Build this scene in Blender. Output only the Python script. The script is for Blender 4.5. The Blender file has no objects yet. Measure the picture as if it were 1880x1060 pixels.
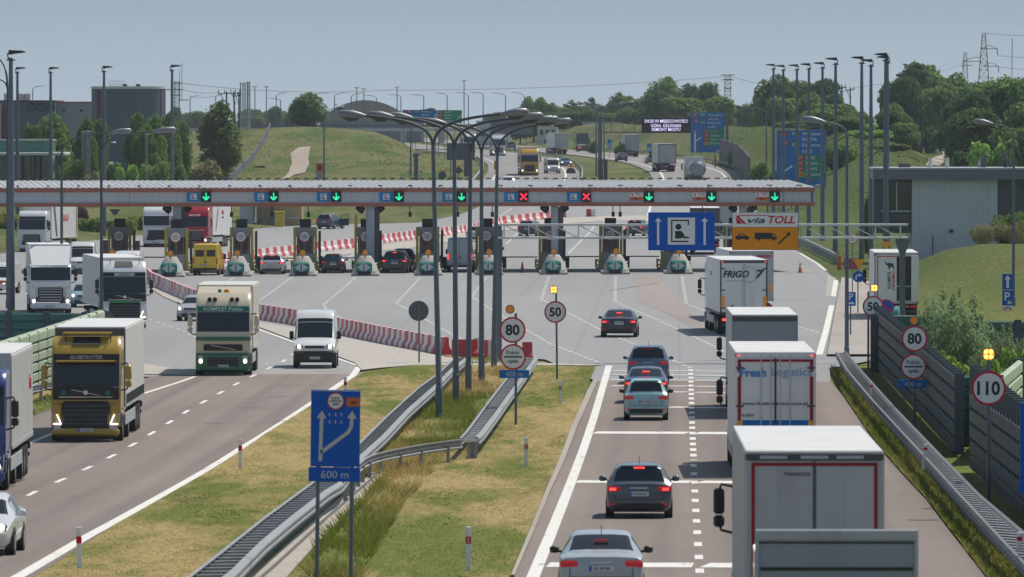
import bpy, bmesh, math, random
from mathutils import Vector, Matrix, noise
from mathutils.geometry import tessellate_polygon
random.seed(7)
PI = math.pi
R = math.radians
scene = bpy.context.scene
COL = scene.collection

# ------------------------------------------------------------------ camera
F, VX, VY, CAMH = 15050.0, 1248.0, 225.0, 11.4
S = .7                            # the distance tables below are written for S = 1
cam_data = bpy.data.cameras.new('camera')
cam = bpy.data.objects.new('camera', cam_data)
COL.objects.link(cam)
cam_data.sensor_width = 36.0
cam_data.lens = 36.0 * F / 1880.0
cam_data.clip_start = 1.0
cam_data.clip_end = 40000.0
cam_data.dof.use_dof = True; cam_data.dof.focus_distance = 480.0; cam_data.dof.aperture_fstop = 7.0
cam.location = (0, 0, CAMH)
cam.rotation_euler = (PI/2 - math.atan(305.0/F), 0, math.atan(308.0/F))
scene.camera = cam
CROT = cam.rotation_euler.to_matrix()

def pl(tab, v):
    if v <= tab[0][0]: return tab[0][1]
    for (a, b), (c, d) in zip(tab, tab[1:]):
        if v <= c: return b + (d-b)*(v-a)/(c-a)
    return tab[-1][1]

PROF = [(60,2.5),(184,1.8),(265,1.1),(316,.65),(391,.1),(440,0),(1230,0),(1330,.7),(1450,2.1),(1650,4.2),
        (1900,4.8),(2200,5.3),(2600,5.6),(3200,6.9),(4200,8.2),(6000,9.2),(9000,9.6)]
def prof(y):                      # height of the carriageway along its length
    y /= S
    return sum(pl(PROF, y+o) for o in (-24,-12,0,12,24))/5

def P3(px, py, D):                # the point at distance D on the sight line of a photo pixel
    d = CROT @ Vector(((px-940.0)/F, -(py-530.0)/F, -1.0))
    return cam.location + d*(D/d.y)

def G(px, py, dz=0.0):            # the point of the carriageway surface (+dz) seen at a photo pixel
    lo, hi = 60.0, 2200.0
    for _ in range(50):
        m = (lo+hi)/2
        if P3(px, py, m).z > prof(m)+dz: lo = m
        else: hi = m
    p = P3(px, py, lo)
    return Vector((p.x, p.y, prof(p.y)+dz))

def K(D): return F/D
def ss(t):
    t = max(0.0, min(1.0, t)); return t*t*(3-2*t)

# centre lines of the two carriageways beyond the toll plaza
XR = [(0,2.5),(1650,2.5),(1900,-2),(2108,-9.5),(2240,-16),(2620,-37),(3000,-60),(3600,-100),(4500,-170)]
XL = [(0,-20),(1629,-20),(1900,-24.5),(2150,-32),(2400,-43),(3000,-80),(3600,-121),(4500,-190)]
def xr(y): return sum(pl(XR, y/S+o) for o in (-90,-45,0,45,90))/5
def xl(y): return sum(pl(XL, y/S+o) for o in (-90,-45,0,45,90))/5
REDGE = [(0,9.2),(560,9.6),(640,14.8),(880,14.8),(1000,12.2),(1200,10.5),(1400,9.3)]
LEDGE = [(0,-26.5),(560,-27.5),(600,-110),(880,-110),(1000,-76),(1060,-66),(1110,-60),(1160,-53),(1230,-41),(1400,-28)]
def terr(x, y):                   # natural ground
    z = prof(y) - 0.09
    Y = y; y = Y/S
    right = pl(REDGE, y) if y < 1400 else xr(Y)+6.8
    left = pl(LEDGE, y) if y < 1400 else xl(Y)-7
    a = 6.2*ss((y-1000)/500)
    if x > right and y > 900:
        e = ss((x-right-3.5)/15)
        a *= 1-.9*ss((y-2620)/600)
        z += a*e*(1-.66*ss((x-right-14)/15)) + .6*e*noise.noise(Vector((x*.05, y*.01, 0)))
    if y > 1400 and x < left:
        e = ss((left-4-x)/14)
        z += e*(5.6*math.exp(-((x+66)/36)**2)*math.exp(-((y-1980)/240)**2)
                + .7*noise.noise(Vector((x*.04, y*.008, 3))))
    if x > 14.9 and y < 1000:     # lawn mound in front of the white building
        z += 2.5*ss((x-14.9)/7)*math.exp(-((y-865)/62)**2)*(1-.15*ss((x-34)/20))
    if x < -30 and 880 < y < 1400:
        z += .8*ss((left-2-x)/14)
    if y > 2600: z += 1.2*noise.noise(Vector((x*.004, y*.002, 9)))*ss((y-2600)/600)
    return z

# ------------------------------------------------------------------ objects
def tag(o, label=None, cat=None, group=None, kind=None):
    if label: o['label'] = label
    if cat: o['category'] = cat
    if group: o['group'] = group
    if kind: o['kind'] = kind
    return o

def thing(name, label, cat, loc=(0,0,0), rz=0.0, group=None):
    o = bpy.data.objects.new(name, None)
    o.empty_display_size = .2
    COL.objects.link(o)
    o.location = loc; o.rotation_euler = (0,0,rz)
    return tag(o, label, cat, group)

KIDS = {}
def link(name, me, parent=None, mx=None):
    o = bpy.data.objects.new(name, me)
    COL.objects.link(o)
    if parent is not None:
        o.parent = parent
        KIDS.setdefault(parent.name, []).append(o)
    if mx is not None: o.matrix_local = mx
    return o

def dup(root, loc, rz=0.0, label=None, group=None, scale=None, cat=None):
    def cp(o, par):
        c = o.copy(); COL.objects.link(c)
        if par is not None:
            c.parent = par
            KIDS.setdefault(par.name, []).append(c)
        for ch in list(KIDS.get(o.name, ())): cp(ch, c)
        return c
    r = cp(root, None)
    r.location = loc; r.rotation_euler = (0,0,rz)
    if scale is not None: r.scale = scale
    if label: r['label'] = label
    if group: r['group'] = group
    if cat: r['category'] = cat
    return r

class MB:
    """collects vertices and faces, then builds one mesh object"""
    def __init__(s): s.v = []; s.f = []
    def add(s, vs, fs):
        o = len(s.v); s.v += [tuple(v) for v in vs]; s.f += [tuple(i+o for i in f) for f in fs]
        return s
    def box(s, cx, cy, cz, sx, sy, sz, ch=0.0):
        x, y, z = sx/2, sy/2, sz/2
        if ch <= 0:
            vs = [(cx+a*x, cy+b*y, cz+c*z) for a in (-1,1) for b in (-1,1) for c in (-1,1)]
            return s.add(vs, [(0,1,3,2),(4,6,7,5),(0,4,5,1),(2,3,7,6),(0,2,6,4),(1,5,7,3)])
        ch = min(ch, x*.9, y*.9, z*.9)
        vs = []; idx = {}
        for a in (-1,1):
            for b in (-1,1):
                for c in (-1,1):
                    for ax in range(3):
                        idx[(a,b,c,ax)] = len(vs)
                        d = [ch, ch, ch]; d[ax] = 0
                        vs.append((cx+a*(x-d[0]), cy+b*(y-d[1]), cz+c*(z-d[2])))
        fs = []
        sg = [(-1,-1),(1,-1),(1,1),(-1,1)]
        for ax in range(3):
            for q in (-1,1):
                f = []
                for u, w in sg:
                    t = [0,0,0]; t[ax] = q; t[(ax+1)%3] = u; t[(ax+2)%3] = w
                    f.append(idx[(t[0],t[1],t[2],ax)])
                fs.append(tuple(f if q > 0 else f[::-1]))
        for ax in range(3):           # edges along axis ax
            b1, b2 = (ax+1)%3, (ax+2)%3
            for u in (-1,1):
                for w in (-1,1):
                    def g(e, k):
                        t = [0,0,0]; t[ax] = e; t[b1] = u; t[b2] = w
                        return idx[(t[0],t[1],t[2],k)]
                    f = (g(-1,b1), g(1,b1), g(1,b2), g(-1,b2))
                    fs.append(f if u*w > 0 else f[::-1])
        for a in (-1,1):
            for b in (-1,1):
                for c in (-1,1):
                    f = (idx[(a,b,c,0)], idx[(a,b,c,1)], idx[(a,b,c,2)])
                    fs.append(f if a*b*c > 0 else f[::-1])
        return s.add(vs, fs)
    def quad(s, a, b, c, d): return s.add([a,b,c,d], [(0,1,2,3)])
    def poly(s, pts): return s.add(pts, [tuple(range(len(pts)))])
    def tube(s, pts, r, n=8, cap=True):
        """round bar through pts; r one radius or one per point"""
        pts = [Vector(p) for p in pts]
        rs = r if isinstance(r, (list, tuple)) else [r]*len(pts)
        rings = []; up = None
        for i, p in enumerate(pts):
            t = (pts[min(i+1, len(pts)-1)] - pts[max(i-1, 0)]).normalized()
            if up is None:
                up = Vector((0,0,1)) if abs(t.z) < .9 else Vector((1,0,0))
            a = t.cross(up).normalized(); b = a.cross(t).normalized(); up = b
            rings.append([p + a*math.cos(2*PI*j/n)*rs[i] + b*math.sin(2*PI*j/n)*rs[i] for j in range(n)])
        vs = [v for rg in rings for v in rg]; fs = []
        for i in range(len(pts)-1):
            for j in range(n):
                k = (j+1) % n
                fs.append((i*n+j, i*n+k, (i+1)*n+k, (i+1)*n+j))
        if cap:
            fs.append(tuple(range(n))[::-1]); fs.append(tuple((len(pts)-1)*n+j for j in range(n)))
        return s.add(vs, fs)
    def bar(s, a, b, w, h=None):
        """square bar from a to b"""
        h = h or w
        a, b = Vector(a), Vector(b); t = (b-a).normalized()
        up = Vector((0,0,1)) if abs(t.z) < .95 else Vector((0,1,0))
        u = t.cross(up).normalized()*w/2; v = u.cross(t).normalized()*h/2
        vs = [p+q for p in (a,b) for q in (-u-v, u-v, u+v, -u+v)]
        return s.add(vs, [(0,3,2,1),(4,5,6,7),(0,1,5,4),(1,2,6,5),(2,3,7,6),(3,0,4,7)])
    def disc(s, c, r, axis='y', th=.02, n=28, r2=None):
        """a round plate or cylinder, its axis along 'x','y' or 'z'"""
        c = Vector(c); r2 = r if r2 is None else r2
        vs = []
        for h, rr in ((-th/2, r), (th/2, r2)):
            for j in range(n):
                a, b = math.cos(2*PI*j/n)*rr, math.sin(2*PI*j/n)*rr
                d = {'y': (a, h, b), 'x': (h, a, b), 'z': (a, b, h)}[axis]
                vs.append(c + Vector(d))
        fs = [tuple(range(n)), tuple(n+j for j in range(n))[::-1]] + [(j, n+j, n+(j+1)%n, (j+1)%n) for j in range(n)]
        return s.add(vs, fs)
    def ring(s, c, r0, r1, th=.02, n=32, axis='y'):
        c = Vector(c); vs = []
        for h in (-th/2, th/2):
            for rr in (r0, r1):
                for j in range(n):
                    a, b = math.cos(2*PI*j/n)*rr, math.sin(2*PI*j/n)*rr
                    d = {'y': (a, h, b), 'x': (h, a, b), 'z': (a, b, h)}[axis]
                    vs.append(c + Vector(d))
        fs = []
        for j in range(n):
            k = (j+1) % n
            fs += [(j, k, n+k, n+j), (2*n+j, 3*n+j, 3*n+k, 2*n+k), (j, 2*n+j, 2*n+k, k), (n+j, n+k, 3*n+k, 3*n+j)]
        return s.add(vs, fs)
    def sphere(s, c, r, n=12, m=8, sc=(1,1,1)):
        c = Vector(c); vs = [c+Vector((0,0,-r*sc[2]))]; fs = []
        for i in range(1, m):
            t = -PI/2 + PI*i/m
            for j in range(n):
                vs.append(c+Vector((math.cos(t)*math.cos(2*PI*j/n)*r*sc[0], math.cos(t)*math.sin(2*PI*j/n)*r*sc[1], math.sin(t)*r*sc[2])))
        vs.append(c+Vector((0,0,r*sc[2])))
        for j in range(n):
            fs.append((0, 1+(j+1)%n, 1+j)); fs.append((len(vs)-1, 1+(m-2)*n+j, 1+(m-2)*n+(j+1)%n))
            for i in range(m-2):
                fs.append((1+i*n+j, 1+i*n+(j+1)%n, 1+(i+1)*n+(j+1)%n, 1+(i+1)*n+j))
        return s.add(vs, fs)
    def extrude(s, pts, y0, y1):
        """closed outline of (x,z) points extruded along y"""
        n = len(pts)
        vs = [(x,y0,z) for x,z in pts] + [(x,y1,z) for x,z in pts]
        return s.add(vs, [tuple(range(n)), tuple(range(n,2*n))[::-1]] + [(i, n+i, n+(i+1)%n, (i+1)%n) for i in range(n)])
    def mesh(s, name, mat, smooth=None):
        me = bpy.data.meshes.new(name)
        me.from_pydata(s.v, [], s.f)
        bm = bmesh.new(); bm.from_mesh(me)
        bmesh.ops.recalc_face_normals(bm, faces=bm.faces)
        bm.to_mesh(me); bm.free()
        me.materials.append(mat)
        if smooth:
            me.shade_smooth()
            me.set_sharp_from_angle(angle=R(smooth))
        return me
    def build(s, name, mat, parent=None, smooth=None, mx=None):
        return link(name, s.mesh(name, mat, smooth), parent, mx)

_fonts = {}
def text_mesh(txt, size, bold=0.0, shear=0.0, extrude=.004, sx=1.0):
    key = (txt, size, bold, shear, extrude, sx)
    if key in _fonts: return _fonts[key]
    cu = bpy.data.curves.new('t', 'FONT')
    cu.body = txt; cu.size = size*1.38; cu.align_x = 'CENTER'; cu.align_y = 'CENTER'
    cu.extrude = extrude; cu.offset = bold*size; cu.shear = shear; cu.resolution_u = 3
    o = bpy.data.objects.new('t', cu); COL.objects.link(o)
    bpy.context.view_layer.update()
    dg = bpy.context.evaluated_depsgraph_get()
    me = bpy.data.meshes.new_from_object(o.evaluated_get(dg))
    bpy.data.objects.remove(o); bpy.data.curves.remove(cu)
    if len(me.vertices):
        xs = [v.co.x for v in me.vertices]; ys = [v.co.y for v in me.vertices]
        mx, my = (min(xs)+max(xs))/2, (min(ys)+max(ys))/2
        for v in me.vertices: v.co = ((v.co.x-mx)*sx, v.co.y-my, v.co.z)
    _fonts[key] = me
    return me
def lettering(txt, size, loc, mat, parent, face='rear', bold=0.012, shear=0.0, sx=1.0, name='lettering', width=None, tilt=0.0):
    """upright lettering: rear = read from -Y, front = from +Y, right = from +X, left = from -X"""
    me = text_mesh(txt, size, bold, shear, .004, sx)
    if width and len(me.vertices):
        w = max(v.co.x for v in me.vertices)*2
        me = text_mesh(txt, size, bold, shear, .004, sx*width/max(w, .01))
    me = me.copy(); me.materials.clear(); me.materials.append(mat)
    rz = {'rear': 0, 'front': PI, 'right': PI/2, 'left': -PI/2}[face]
    mx = Matrix.Translation(loc) @ Matrix.Rotation(rz, 4, 'Z') @ Matrix.Rotation(PI/2, 4, 'X') @ Matrix.Rotation(tilt, 4, 'Z')
    return link(name, me, parent, mx)

# ------------------------------------------------------------------ materials
def nd(nt, t, **kw):
    n = nt.nodes.new(t)
    for k, v in kw.items():
        if k in n.inputs: n.inputs[k].default_value = v
        else: setattr(n, k, v)
    return n
def rgb(c): return (c[0], c[1], c[2], 1.0)
def mixc(nt, fac, a, b, blend='MIX'):
    n = nt.nodes.new('ShaderNodeMix'); n.data_type = 'RGBA'; n.blend_type = blend
    for sock, v in ((0, fac), (6, a), (7, b)):
        if isinstance(v, (int, float)): n.inputs[sock].default_value = v
        elif isinstance(v, tuple): n.inputs[sock].default_value = rgb(v)
        else: nt.links.new(v, n.inputs[sock])
    return n.outputs[2]
def noise_fac(nt, coord, scale, lo, hi, detail=4.0, rough=.6):
    n = nd(nt, 'ShaderNodeTexNoise', Scale=scale, Detail=detail, Roughness=rough)
    nt.links.new(coord, n.inputs['Vector'])
    r = nd(nt, 'ShaderNodeMapRange'); r.inputs[1].default_value = lo; r.inputs[2].default_value = hi
    nt.links.new(n.outputs[0], r.inputs[0])
    return r.outputs[0]
def mapping(nt, coord, sc):
    m = nd(nt, 'ShaderNodeMapping'); m.inputs['Scale'].default_value = sc
    nt.links.new(coord, m.inputs['Vector']); return m.outputs[0]

def mat(name, col, rough=.5, metal=0.0, dirt=.15, scale=3.0, bump=0.0, spec=.5, emit=None, es=0.0, coat=0.0, dcol=None, world=False, streak=0.0):
    m = bpy.data.materials.new(name); m.use_nodes = True
    nt = m.node_tree; b = nt.nodes['Principled BSDF']
    tc = nt.nodes.new('ShaderNodeNewGeometry').outputs['Position'] if world else nt.nodes.new('ShaderNodeTexCoord').outputs['Object']
    if dirt > 0:
        f = noise_fac(nt, tc, scale, .35, .75)
        d = dcol or tuple(c*(1-dirt*2.2) for c in col)
        mm = nd(nt, 'ShaderNodeMath', operation='MULTIPLY'); mm.inputs[1].default_value = min(1, dirt*2.5) if dcol else .6
        nt.links.new(f, mm.inputs[0])
        base = mixc(nt, mm.outputs[0], tuple(col), tuple(max(0,x) for x in d))
        if streak:       # dirt run down by rain, plus fine blotches
            g = noise_fac(nt, mapping(nt, tc, (3.2,3.2,.22)), 1.0, .50, .78, 4, .65)
            g2 = nd(nt, 'ShaderNodeMath', operation='MULTIPLY'); g2.inputs[1].default_value = streak; nt.links.new(g, g2.inputs[0])
            base = mixc(nt, g2.outputs[0], base, tuple(c*.55*w_ for c, w_ in zip(col, (1,.95,.86))))
        nt.links.new(base, b.inputs['Base Color'])
    else: b.inputs['Base Color'].default_value = rgb(col)
    b.inputs['Roughness'].default_value = rough
    b.inputs['Metallic'].default_value = metal
    b.inputs['Specular IOR Level'].default_value = spec
    b.inputs['Coat Weight'].default_value = coat
    if emit:
        b.inputs['Emission Color'].default_value = rgb(emit); b.inputs['Emission Strength'].default_value = es
    if bump:
        n = nd(nt, 'ShaderNodeTexNoise', Scale=scale*6, Detail=3.0); nt.links.new(tc, n.inputs['Vector'])
        bp = nd(nt, 'ShaderNodeBump', Strength=bump, Distance=.02)
        nt.links.new(n.outputs[0], bp.inputs['Height']); nt.links.new(bp.outputs[0], b.inputs['Normal'])
    return m
_pc = {}
def paint(c, rough=.28, coat=.6, dirt=.06):
    k = (c, rough, coat, dirt)
    if k not in _pc: _pc[k] = mat('vehicle_paint', c, rough, 0, dirt, 1.5, coat=coat)
    return _pc[k]

M = {}
M['white'] = mat('white_paint', (.74,.74,.73), .45, dirt=.06, scale=1.2, streak=.45)
M['roofwhite'] = mat('white_roof', (.68,.68,.67), .55, dirt=.10, scale=.6)
M['tarp'] = mat('pale_tarpaulin', (.62,.62,.59), .6, dirt=.08, scale=.8, streak=.5)
M['darkred'] = mat('dark_red_tape', (.30,.012,.025), .5, dirt=.05, spec=.2)
M['boxgrey'] = mat('grey_box_panel', (.44,.46,.48), .5, dirt=.12, scale=.7, streak=.5)
M['darkgrey'] = mat('dark_grey', (.07,.075,.085), .55, dirt=.1)
M['black'] = mat('black_plastic', (.018,.018,.02), .5, dirt=.1)
M['rubber'] = mat('tyre_rubber', (.022,.022,.023), .85, dirt=.15)
M['rim'] = mat('wheel_rim', (.42,.43,.45), .35, .7, dirt=.15)
M['glass'] = mat('dark_glass', (.012,.018,.022), .06, dirt=0, spec=.7)
M['glassblue'] = mat('blue_tinted_glass', (.03,.07,.085), .05, dirt=0, spec=.8)
M['chrome'] = mat('chrome', (.75,.76,.78), .15, 1.0, dirt=.04)
M['steel'] = mat('galvanised_steel', (.6,.62,.64), .42, .55, dirt=.12, scale=2)
M['spacer'] = mat('weathered_steel_spacer', (.36,.375,.39), .6, .12, dirt=.15)
M['raildark'] = mat('shaded_rail', (.15,.155,.165), .6, .1, dirt=.15)  # darker copy of the rail steel, the shade on its face coloured in
M['rail'] = mat('galvanised_rail', (.34,.355,.37), .55, .12, dirt=.15, scale=1.2)
M['post'] = mat('grey_painted_pole', (.125,.155,.19), .55, .1, dirt=.1, scale=.8)
M['poledark'] = mat('dark_pole', (.075,.095,.115), .5, .2, dirt=.1, scale=.8)
M['redlamp'] = mat('red_tail_lamp', (.35,.01,.015), .2, dirt=0, emit=(1,.03,.04), es=.12)
M['redlit'] = mat('lit_brake_lamp', (.6,.02,.02), .2, dirt=0, emit=(1,.05,.04), es=2.2)
M['amber'] = mat('amber_lens', (.75,.26,.02), .25, dirt=.05, emit=(1,.35,.02), es=.08)
M['amberglow'] = mat('glowing_amber_lens', (.75,.26,.02), .25, dirt=0, emit=(1,.33,.02), es=.75)
M['amberlit'] = mat('lit_amber_lamp', (.9,.5,.1), .3, dirt=0, emit=(1,.52,.10), es=2.6)
M['headlit'] = mat('lit_headlamp', (.9,.9,.85), .1, dirt=0, emit=(1,.9,.68), es=3.5)
M['headlamp'] = mat('clear_headlamp', (.5,.52,.55), .08, .3, dirt=0, spec=.8)
M['signblue'] = mat('blue_sign_film', (.002,.105,.52), .5, dirt=.04, spec=.2)
M['signblue2'] = mat('faded_blue_sign_film', (.003,.17,.50), .5, dirt=.04, spec=.2)
M['signgreen'] = mat('green_sign_film', (.0,.27,.16), .5, dirt=.04, spec=.2)
M['signwhite'] = mat('white_sign_film', (.80,.81,.81), .5, dirt=.04)
M['signgrey'] = mat('pale_grey_sign_film', (.5,.52,.54), .45, dirt=.05)
M['signred'] = mat('red_sign_film', (.62,.012,.035), .5, dirt=.04, spec=.2)
M['signorange'] = mat('orange_sign_film', (.85,.30,.008), .5, dirt=.05, spec=.2)
M['signyellow'] = mat('amber_sign_film', (.9,.42,.02), .5, dirt=.05, spec=.2)
M['signblack'] = mat('black_sign_film', (.012,.012,.014), .5, dirt=0)
M['signback'] = mat('sign_back_grey', (.10,.11,.125), .55, .2, dirt=.1)
M['led'] = mat('led_panel_black', (.006,.008,.014), .6, dirt=0)
M['ledgreen'] = mat('green_led', (.0,.5,.25), .5, dirt=0, emit=(.02,1,.45), es=.9)
M['ledred'] = mat('red_led', (.5,.0,.05), .5, dirt=0, emit=(1,.03,.08), es=1.2)
M['ledwhite'] = mat('violet_white_led', (.5,.45,.6), .5, dirt=0, emit=(.78,.66,1), es=.95)
M['plate'] = mat('number_plate_white', (.62,.64,.66), .4, dirt=.06)
M['yellow'] = mat('yellow_steel', (.6,.43,.05), .5, dirt=.15)
M['olive'] = mat('dull_yellow_frame', (.56,.44,.05), .5, dirt=.12)
M['concrete'] = mat('concrete', (.45,.43,.39), .85, dirt=.16, scale=1.5, bump=.3)
M['kerb'] = mat('kerb_concrete', (.42,.40,.37), .85, dirt=.15, scale=1.0)
M['fascia'] = mat('grey_fascia_panel', (.32,.35,.38), .5, dirt=.06, scale=.35, streak=.25)
M['canopyfascia'] = mat('pale_canopy_fascia', (.52,.545,.59), .5, dirt=.06, scale=.35, streak=.3)
M['laneblue'] = mat('azure_lane_sign', (.006,.235,.58), .5, dirt=.04, spec=.2)
M['trimred'] = mat('rust_red_trim', (.40,.125,.075), .55, dirt=.08, scale=.5)
M['roofsheet'] = mat('pale_roof_sheet', (.40,.415,.43), .55, .1, dirt=.14, scale=.4, streak=.3)
M['barred'] = mat('red_plastic', (.55,.04,.055), .5, dirt=.14, scale=1.3, dcol=(.42,.12,.12))
M['barwhite'] = mat('white_plastic', (.78,.74,.74), .5, dirt=.14, scale=1.3, dcol=(.5,.42,.41))
M['signteal'] = mat('teal_green_film', (.0,.2,.15), .45, dirt=.06)
M['noisegreen'] = mat('green_noise_panel', (.40,.48,.33), .6, dirt=.15, scale=.6)
M['noisedark'] = mat('teal_green_panel', (.055,.165,.135), .55, dirt=.1, scale=.5)
M['noisegrey'] = mat('grey_wood_concrete_panel', (.10,.108,.10), .8, dirt=.2, scale=.7)
M['orangeplastic'] = mat('orange_plastic', (.62,.14,.03), .5, dirt=.1)
M['bark'] = mat('bark', (.08,.065,.05), .9, dirt=.2)
M['wood'] = mat('weathered_pole_wood', (.06,.055,.05), .85, dirt=.2)
M['lamphead'] = mat('lamp_head_grey', (.24,.255,.275), .45, .2, dirt=.08)
M['wire'] = mat('wire', (.10,.11,.12), .6, dirt=0)
# ------------------------------------------------------------------ ground materials
def grass_mat(name, blades=False):
    m = bpy.data.materials.new(name); m.use_nodes = True
    nt = m.node_tree; b = nt.nodes['Principled BSDF']
    pos = nt.nodes.new('ShaderNodeNewGeometry').outputs['Position']
    big = noise_fac(nt, mapping(nt, pos, (.16,.022,.2)), 1.0, .40, .56, 4, .6)
    mid = noise_fac(nt, mapping(nt, pos, (.7,.09,.5)), 1.0, .30, .58, 5, .7)
    fine = noise_fac(nt, mapping(nt, pos, (2.6,.5,3)), 1.0, .25, .75, 5, .75)
    rust = noise_fac(nt, mapping(nt, pos, (.12,.016,.2)), 1.7, .60, .70, 4, .6)
    sep = nd(nt, 'ShaderNodeSeparateXYZ'); nt.links.new(pos, sep.inputs[0])
    fr = nd(nt, 'ShaderNodeMapRange'); nt.links.new(sep.outputs['Y'], fr.inputs[0]); fr.inputs[1].default_value = 430; fr.inputs[2].default_value = 640
    g = mixc(nt, fr.outputs[0], mixc(nt, fine, (.115,.15,.022), (.205,.23,.045)), mixc(nt, fine, (.048,.088,.016), (.135,.178,.040)))
    t = mixc(nt, fr.outputs[0], mixc(nt, fine, (.36,.265,.105), (.54,.41,.185)), mixc(nt, fine, (.17,.145,.065), (.36,.29,.14)))
    sc = nd(nt, 'ShaderNodeMath', operation='MULTIPLY'); sc.inputs[1].default_value = .62; nt.links.new(big, sc.inputs[0])
    sm = nd(nt, 'ShaderNodeMath', operation='MULTIPLY_ADD'); sm.inputs[1].default_value = .5; nt.links.new(mid, sm.inputs[0]); nt.links.new(sc.outputs[0], sm.inputs[2])
    mul = nd(nt, 'ShaderNodeMapRange'); mul.interpolation_type = 'SMOOTHSTEP'; mul.inputs[1].default_value = .34; mul.inputs[2].default_value = 1.08; nt.links.new(sm.outputs[0], mul.inputs[0])
    # far fields are greener than the mown, dried-out central reservation
    far = nd(nt, 'ShaderNodeMapRange'); nt.links.new(sep.outputs['Y'], far.inputs[0])
    far.inputs[1].default_value = 430; far.inputs[2].default_value = 540
    far.inputs[3].default_value = 1.0; far.inputs[4].default_value = .5
    rx = nd(nt, 'ShaderNodeMapRange'); nt.links.new(sep.outputs['X'], rx.inputs[0]); rx.inputs[1].default_value = 4; rx.inputs[2].default_value = 7; rx.inputs[3].default_value = 1.0; rx.inputs[4].default_value = .22
    mulx = nd(nt, 'ShaderNodeMath', operation='MULTIPLY'); nt.links.new(mul.outputs[0], mulx.inputs[0]); nt.links.new(rx.outputs[0], mulx.inputs[1]); mul = mulx
    mul2 = nd(nt, 'ShaderNodeMath', operation='MULTIPLY'); nt.links.new(mul.outputs[0], mul2.inputs[0]); nt.links.new(far.outputs[0], mul2.inputs[1])
    c = mixc(nt, mul2.outputs[0], g, t)
    r2 = nd(nt, 'ShaderNodeMath', operation='MULTIPLY'); r2.inputs[1].default_value = .45; nt.links.new(rust, r2.inputs[0])
    c = mixc(nt, r2.outputs[0], c, (.16,.085,.045))
    nt.links.new(c, b.inputs['Base Color'])
    b.inputs['Roughness'].default_value = .9; b.inputs['Specular IOR Level'].default_value = .15
    if blades:
        tr = nd(nt, 'ShaderNodeBsdfTranslucent'); nt.links.new(c, tr.inputs['Color'])
        mx = nd(nt, 'ShaderNodeMixShader'); mx.inputs[0].default_value = .4
        nt.links.new(b.outputs[0], mx.inputs[1]); nt.links.new(tr.outputs[0], mx.inputs[2])
        nt.links.new(mx.outputs[0], nt.nodes['Material Output'].inputs['Surface'])
    else:
        n = nd(nt, 'ShaderNodeTexNoise', Scale=1.0, Detail=5.0, Roughness=.7)
        nt.links.new(mapping(nt, pos, (3,.9,3)), n.inputs['Vector'])
        bp = nd(nt, 'ShaderNodeBump', Strength=.9, Distance=.5)
        nt.links.new(n.outputs[0], bp.inputs['Height']); nt.links.new(bp.outputs[0], b.inputs['Normal'])
    return m

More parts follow.
